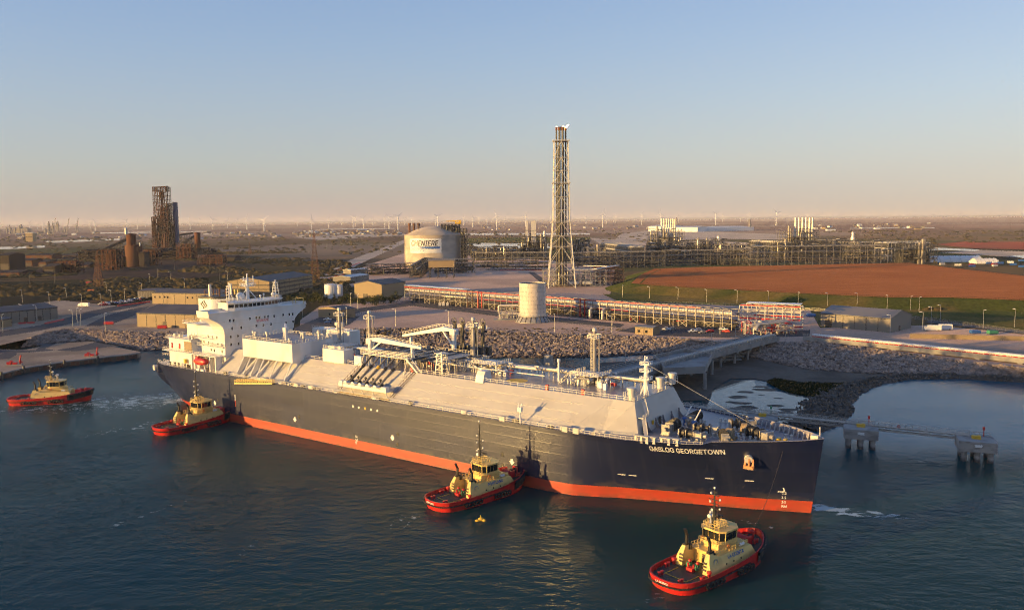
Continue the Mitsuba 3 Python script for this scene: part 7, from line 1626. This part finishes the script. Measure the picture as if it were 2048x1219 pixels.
for px, tx_, lab in ((138, 145, 'far crawler crane leaning right, left of the ironworks'), (158, 163, 'small far crane near the ironworks'), (112, 118, 'far slim crane over the refinery')):
    Y = 5600; a = np.array([GD(px, Y)[0], Y, LZ]); b = np.array([GD(tx_, Y)[0], Y, HT(tx_, 436, Y)]); k = thing('far_crane', lab, 'crane'); put(k, 'boom', MB().beam(a, b, 3), 'far_steel'); put(k, 'cab', MB().cbox(a[0], a[1], LZ, 14, 9, 8), 'far_steel')
for px, py, h in ((1353, 452, 74), (1499, 461, 60)):
    p = G(px, py, LZ); solo('far_chimney', MB().lathe([(7, 0), (5, h), (0, h)], 12, p), 'far_steel', 'far grey chimney ' + ('right of the seven stacks' if px < 1400 else 'at the end of the pale far hall'), 'chimney')

# ---------------------------------------------------------------- poles, lamps, pylons
pole = proto(MB().rod([0, 0, 0], [0, 0, 1], .16, 6, .10), 'galvanised'); head = proto(MB().beam([0, 0, -.1], [1.6, 0, .1], .16).box(1.0, 2.2, -.35, .35, 0, .3), 'plain_white')
near = 'yard'
LAMPS = [(1245, 594, 'beside the brown field'), (1299, 597, 'beside the brown field'), (1356, 599, 'beside the brown field'), (1413.5, 604, 'beside the brown field'), (1474, 606, 'beside the brown field'), (1536, 608, 'beside the brown field'), (1596, 611, 'beside the brown field'), (1655, 612.5, 'beside the brown field'), (1714, 613, 'beside the brown field'), (1774, 618, 'beside the brown field'), (1821, 620, 'beside the brown field'), (1838, 622, 'beside the brown field'),
         (1880, 645, 'on the road at the right'), (1862, 649, 'on the road at the right'), (1966, 656, 'on the road at the right'), (2029, 655, 'on the road at the right'), (1780, 668, 'on the road at the right'), (1845, 662, 'on the road at the right'), (1571, 690, 'near the jetty root'), (1440, 668, 'near the jetty root'), (1346, 664, 'near the jetty root'), (1109, 666, 'on the gravel yard'), (1224, 670, 'on the gravel yard'), (792, 652, 'on the gravel yard'), (897, 656, 'on the gravel yard'), (838, 604, 'on the gravel yard'), (702, 614, 'by the trees behind the ship'), (716, 618, 'by the trees behind the ship'), (605, 640, 'by the trees behind the ship'), (694, 648, 'by the trees behind the ship'),
         (164, 616, 'by the left car park'), (203, 614, 'by the left car park'), (223, 606, 'by the left car park'), (250, 604, 'by the left car park'), (162, 652, 'by the left yard'), (155, 650, 'by the left yard'), (146, 653, 'by the left yard'), (211, 662, 'by the left yard'), (99, 610, 'by the left sheds'), (45, 640, 'by the left sheds'), (74, 642, 'by the left sheds'), (6, 664, 'by the left sheds'), (45, 606, 'by the left sheds'), (133, 598, 'on the left fields'), (213, 584, 'on the left fields'), (284, 586, 'on the left fields'), (370, 576, 'on the left fields'), (341, 560, 'on the left fields'), (455, 560, 'on the left fields'), (300, 566, 'on the left fields')]
for px, py, lab in LAMPS:
    p = G(px, py, LZ); h = 10.5 if 'field' in lab else 11.5; k = thing('street_lamp', f'tall grey street lamp {lab}', 'street lamp', f'street lamps {lab}'); put_at(k, 'pole', pole, fr(p) @ np.diag([1, 1, h, 1])); put_at(k, 'lamp_head', head, fr(p + [0, 0, h], rng.choice((90, 180, 200, 270))))
pp = proto(MB().rod([0, 0, 0], [0, 0, 1], .35, 6, .2), 'dark_steel'); ca = proto(MB().beam([-2.5, 0, -1], [2.5, 0, -1], .3).beam([-1.8, 0, -3], [1.8, 0, -3], .3), 'dark_steel')
for i, (px, py, h) in enumerate(((620, 507, 24), (653, 502, 24), (681, 498, 24), (702, 492, 24), (760, 511, 32), (765, 508, 32), (782, 502, 26), (797, 495, 26), (772, 479, 40), (625, 462, 40), (745, 492, 20), (860, 520, 0), (540, 520, 24), (500, 515, 18), (1780 + 20, 462, 30), (1906, 465, 40), (2020, 466, 40), (1703, 458, 30), (440, 565, 16), (420, 540, 16), (316, 560, 16), (349, 540, 16), (60, 570, 16), (110, 565, 16))):
    if h:
        p = G(px, py, LZ); k = thing('power_pole', f"slim dark power pole {'on the far right plain' if px > 1600 else 'on the scrub left of the storage tank' if px > 460 else 'on the left fields'}", 'power pole', f"power poles {'on the far right plain' if px > 1600 else 'on the scrub left of the storage tank' if px > 460 else 'on the left fields'}"); put_at(k, 'pole', pp, fr(p) @ np.diag([1, 1, h, 1])); put_at(k, 'crossarm', ca, fr(p + [0, 0, h], 20))
def pylon(label, px, py, top, w, mt='rust_steel'):
    p = G(px, py, LZ); h = HT(px, top, p[1]) - LZ; k = thing('lattice_mast', label, 'mast'); m = MB(); N = 9
    for i in range(4):
        sx, sy = (1, 1, -1, -1)[i], (1, -1, -1, 1)[i]; m.beam(p + [sx * w, sy * w, 0], p + [sx * w * .15, sy * w * .15, h], .3)
    for j in range(N):
        z0, z1 = h * j / N, h * (j + 1) / N; a, b = w * (1 - .85 * j / N), w * (1 - .85 * (j + 1) / N)
        for (s1, t1), (s2, t2) in (((-1, -1), (1, -1)), ((1, -1), (1, 1)), ((1, 1), (-1, 1)), ((-1, 1), (-1, -1))): m.beam(p + [s1 * a, t1 * a, z0], p + [s2 * b, t2 * b, z1], .18); m.beam(p + [s2 * a, t2 * a, z0], p + [s1 * b, t1 * b, z1], .18)
    put(k, 'frame', m, mt); put(k, 'antenna', MB().rod(p + [0, 0, h], p + [0, 0, h + 5], .2, 5), mt)


pylon('slim red and grey lattice mast on the road behind the bridge', 631, 562, 468, 4.5); pylon('rusty lattice mast in front of the ironworks', 197, 575, 510, 4); pylon('short rusty lattice mast by the storage tank road', 500, 508, 486, 3)

# ---------------------------------------------------------------- vehicles, barriers, small yard things
def car(p, az, kind, label, group, col):
    k = thing('parked_car' if kind != 'truck' else 'parked_truck', label, 'car' if kind != 'truck' else 'truck', group); F = fr(p, az); s = 1.0
    if kind == 'pickup': body = [(-2.7, .5), (2.7, .5), (2.7, 1.0), (1.3, 1.15), (.9, 1.85), (-.6, 1.85), (-.8, 1.15), (-2.7, 1.1)]
    elif kind == 'truck': body = [(-4.5, .6), (3.0, .6), (3.0, 3.4), (-4.5, 3.4)]
    else: body = [(-2.3, .4), (2.3, .4), (2.3, .9), (1.2, 1.05), (.5, 1.6), (-1.4, 1.6), (-2.1, 1.0)]
    put(k, 'body', MB().prism(Polygon(body).buffer(.06), -.95, .95, axis=1), col, F)
    if kind == 'truck': put(k, 'cab', MB().prism([(3.1, .5), (5, .5), (5, 1.6), (4.5, 2.7), (3.1, 2.7)], -1, 1, axis=1), 'plain_white', F)
    else: put(k, 'window', MB().prism([(-1.2, 1.12), (.75, 1.12), (.38, 1.52), (-1.2, 1.52)] if kind != 'pickup' else [(-.5, 1.2), (1.05, 1.2), (.8, 1.75), (-.5, 1.75)], -1.03, 1.03, axis=1), 'glass_dark', F)
    for x in (-1.5, 1.5) if kind != 'truck' else (-3, 3.8):
        for y in (-.9, .9): put(k, 'wheel', MB().rod([x, y - .12, .36], [x, y + .12, .36], .38, 10), 'black_rubber', F)


cols = (('white', 'plain_white'), ('silver', 'galvanised'), ('dark', 'black_paint'), ('white', 'plain_white'), ('red', 'red_plain'), ('blue', 'blue_paint'), ('grey', 'steel_grey'))
for r in range(2):
    for i in range(19):
        c = rng.choice(cols); a = np.array([205 + i * 5.2 - r * 2, 611.0 - i * .72 - r * 1.9]); car(G(a[0], a[1], LZ + .1), rng.choice((60, 240)), rng.choice(('car', 'pickup', 'car')), f'{c[0]} car parked in the left car park rows', f'{c[0]} cars in the left car park rows', c[1])
for px, py, c, kind, lab in ((655, 640, 0, 'pickup', 'white pickup parked behind the ship bridge, nearer one'), (672, 634, 0, 'pickup', 'white pickup parked behind the ship bridge, farther one'), (694, 632, 2, 'car', 'dark car beside the low tan hut'), (656, 646, 5, 'car', 'blue car behind the ship bridge'), (1333, 660, 0, 'pickup', 'white pickup beside the yellow tan hut'), (1344, 659, 1, 'car', 'silver car right of the yellow tan hut'), (1385, 664, 0, 'pickup', 'white pickup in front of the pipe rack'), (1396, 661, 0, 'car', 'white car in front of the pipe rack'), (1447, 660, 0, 'pickup', 'white pickup at the foot of the jetty pipe rack'), (1452, 664, 4, 'car', 'red vehicle at the foot of the jetty pipe rack'), (1405, 666, 6, 'car', 'grey car near the jetty root'), (1420, 664, 4, 'car', 'red car near the jetty root')):
    car(G(px, py, LZ + .15), rng.uniform(150, 200), kind, lab, None, cols[c][1])
for px, py, lab in ((1866, 661, 'white box truck on the pale yard right of the grey warehouse'), (1888, 659, 'white box truck farther along the pale yard at the right'), (168, 613, 'white box truck at the left end of the car park')): car(G(px, py, LZ + .1), 172, 'truck', lab, None, 'plain_white')
for (a, b, lab) in (((235, 613), (300, 604), 'red line of road barriers below the left car park'), ((90, 648), (128, 640), 'red line of road barriers before the grey warehouse'), ((36, 648), (70, 646), 'red line of road barriers left of the grey warehouse'), ((655, 548), (720, 526), 'red line of road barriers along the road to the storage tank'), ((1000, 541), (1096, 540), 'red line of road barriers below the plant pipe rack'), ((700, 545), (650, 560), 'red line of road barriers near the lattice mast')):
    P, Q = G(*a, LZ), G(*b, LZ); N = min(14, int(np.linalg.norm(Q - P) / 4)); t = thing('road_barrier', lab, 'barrier')
    for i in range(N): p = P + (Q - P) * (i + .5) / N; L = np.linalg.norm(Q - P) / N * .46; put(t, 'segment', MB().prism([(-.5, 0), (.5, 0), (.2, 1.2), (-.2, 1.2)], -L, L, axis=0), 'red_plain', fr(p, math.degrees(math.atan2(*(Q - P)[[1, 0]]))))
for px, py, c, lab in ((218, 649, 'red_plain', 'small red machine on the left yard'), (325, 657, 'red_plain', 'red machine in front of the tan warehouse'), (1622, 633, 'blue_paint', 'blue container beside the jetty pipe rack'), (182, 583, 'orange_paint', 'orange digger on the left fields'), (1950, 667, 'blue_paint', 'blue skip on the right road edge'), (1985, 668, 'green_paint', 'green skip on the right road edge'), (178, 567, 'red_plain', 'red vehicle far on the left fields')):
    F = fr(G(px, py, LZ), 10); k = thing('site_machine' if 'machine' in lab or 'digger' in lab or 'vehicle' in lab else 'site_container', lab, 'machine' if 'machine' in lab or 'digger' in lab or 'vehicle' in lab else 'container'); put(k, 'body', MB().hexa([[-3, -1.4, .5], [3, -1.4, .5], [3, 1.4, .5], [-3, 1.4, .5]], [[-2.8, -1.3, 2.4], [2.6, -1.3, 2.2], [2.6, 1.3, 2.2], [-2.8, 1.3, 2.4]]), c, F); put(k, 'base', MB().box(-2.6, 2.6, -1.2, 1.2, 0, .5), 'dark_steel', F)
for i in range(9):
    q = G(1432 + (i % 3) * 16 + (i // 3) * 5, 719 - (i // 3) * 6, 1.6); k = solo('concrete_pile', MB().rod(q - [5, .5, 0], q + [5, .5, 0], .55, 8), 'concrete', 'pale pile section lying on the mud under the jetty', 'pile', 'pile sections lying on the mud under the jetty', smooth=40)
k = thing('yard_fence', 'long thin mesh fence along the foot of the field', 'fence'); P = [G(*p, LZ + .2) for p in ((1240, 606), (1500, 614), (1640, 623), (1850, 640), (2048, 668))]
put(k, 'wire', rail(MB(), P, 2.4, 6, .035, 4), 'galvanised', kind='stuff')
k = thing('yard_fence', 'long thin fence along the gravel yard edge behind the silo', 'fence'); P = [G(*p, LZ + .2) for p in ((640, 650), (730, 628), (830, 612), (1000, 634), (1250, 662), (1400, 664))]
put(k, 'wire', rail(MB(), P, 2.4, 6, .035, 4), 'dark_steel', kind='stuff')

# ---------------------------------------------------------------- trees and scrub
mat('leaf_dark', lambda p, n, uv: mix((0.030, 0.040, 0.014), (0.075, 0.075, 0.025), noise(p.x * .6, p.y * .6, p.z * .6)), 0.85, 0, 0.1)
mat('leaf_brown', lambda p, n, uv: mix((0.045, 0.038, 0.016), (0.095, 0.068, 0.032), noise(p.x * .08, p.y * .08, 3)), 0.9, 0, 0.1)
mat('bark', (0.06, 0.045, 0.035), 0.9)


def crown(r_, R, h, n):
    """Leaf clumps spread through several lobes."""
    C = r_.normal(size=(6, 3)) * [R * .42, R * .42, h * .2] + [0, 0, h * .62]; c = C[r_.integers(0, 6, n)] + r_.normal(size=(n, 3)) * [R * .27, R * .27, h * .15]
    a = r_.normal(size=(n, 3)); a /= np.linalg.norm(a, axis=1, keepdims=True); b = np.cross(a, r_.normal(size=(n, 3))); b /= np.linalg.norm(b, axis=1, keepdims=True); s = r_.uniform(.22, .5, (n, 1))
    return np.stack([c + a * s, c - a * s * .5 + b * s, c - a * s * .5 - b * s], 1).reshape(-1, 3), np.arange(3 * n).reshape(-1, 3)


r_ = np.random.default_rng(71); kinds = []
for R, h in ((3.6, 6), (4.4, 7.2), (2.8, 5), (3.2, 8)):
    v, f = crown(r_, R, h, 750); m = MB()
    m.rod([0, 0, 0], [.2, .1, h * .5], .28, 7, .16); [m.rod([.2, .1, h * .42], [R * .45 * math.cos(t), R * .45 * math.sin(t), h * .72], .12, 5, .05) for t in (0.3, 2.2, 4.3)]
    kinds.append((mikit.ply(trimesh.Trimesh(v, f, process=False), 'leaf_dark'), proto(m, 'bark')))
TREES = [(598, 603), (607, 607), (616, 602), (624, 607), (634, 604), (643, 609), (652, 605), (660, 609), (668, 604), (680, 608), (690, 606), (702, 609), (714, 607), (724, 610), (735, 606), (745, 610), (757, 607), (768, 608), (780, 606), (788, 605), (590, 600), (583, 606), (575, 602), (611, 598), (629, 599), (696, 600), (1245, 577)]
for i, (px, py) in enumerate(TREES[:-1]):
    c, t_ = kinds[int(r_.integers(0, 4))]; s = r_.uniform(.75, 1.2); F = fr(G(px, py, LZ), r_.uniform(0, 360)) @ np.diag([s, s, s, 1]); k = thing('tree', 'bushy dark green tree in the row behind the bridge wing', 'tree', 'dark trees behind the bridge wing'); put_at(k, 'crown', c, F); put_at(k, 'trunk', t_, F)


def scrub(name, boxes, n, m_, label, hs_=(1.0, 3.0)):
    V, Fc, n0 = [], [], 0; ic = trimesh.creation.icosphere(0, 1.0) if False else trimesh.creation.icosahedron()
    for (x0, x1, y0, y1, w) in boxes:
        N = int(n * w); px, py = r_.uniform(x0, x1, N), y0 + (y1 - y0) * r_.random(N) ** 1.5
        P = np.array([G(a, b, LZ) for a, b in zip(px, py)]); keep = meshkit.fbm(np.column_stack([P[:, :2] * .009, np.zeros(N)]), 3, 4) > .47; P = P[keep]; N = len(P)
        s = r_.uniform(*hs_, (N, 1, 1)) * (1 + P[:, 1:2, None] / 2500); jit = r_.uniform(.6, 1.3, (N, 12, 3))
        V.append((P[:, None] + ic.vertices[None] * jit * s * [1.5, 1.5, .9]).reshape(-1, 3)); Fc.append((ic.faces[None] + (np.arange(N) * 12)[:, None, None]).reshape(-1, 3) + n0); n0 += N * 12
    return stuff(name, MB().add(np.vstack(V), np.vstack(Fc)), m_, label, 'bushes')


scrub('scrub', [(-60, 480, 520, 600, .22), (380, 700, 505, 585, .16), (-60, 800, 474, 510, .07)], 15000, 'leaf_brown', 'dark scrub bushes on the plain left of the storage tank')
scrub('field_scrub', [(1650, 2100, 462, 490, .1), (930, 1300, 462, 505, .08), (1850, 2100, 610, 660, .1)], 5000, 'leaf_brown', 'low scrub on the plain behind the plant')
scrub('rock_weeds', [(740, 1340, 656, 668, .12), (60, 330, 660, 668, .04)], 2000, 'leaf_brown', 'low weeds along the top edge of the rock slopes', (.3, .7))
for _k in [k for k in labels if k not in scene and not any(q.startswith(k + '__') for q in scene)]:
    del labels[_k]
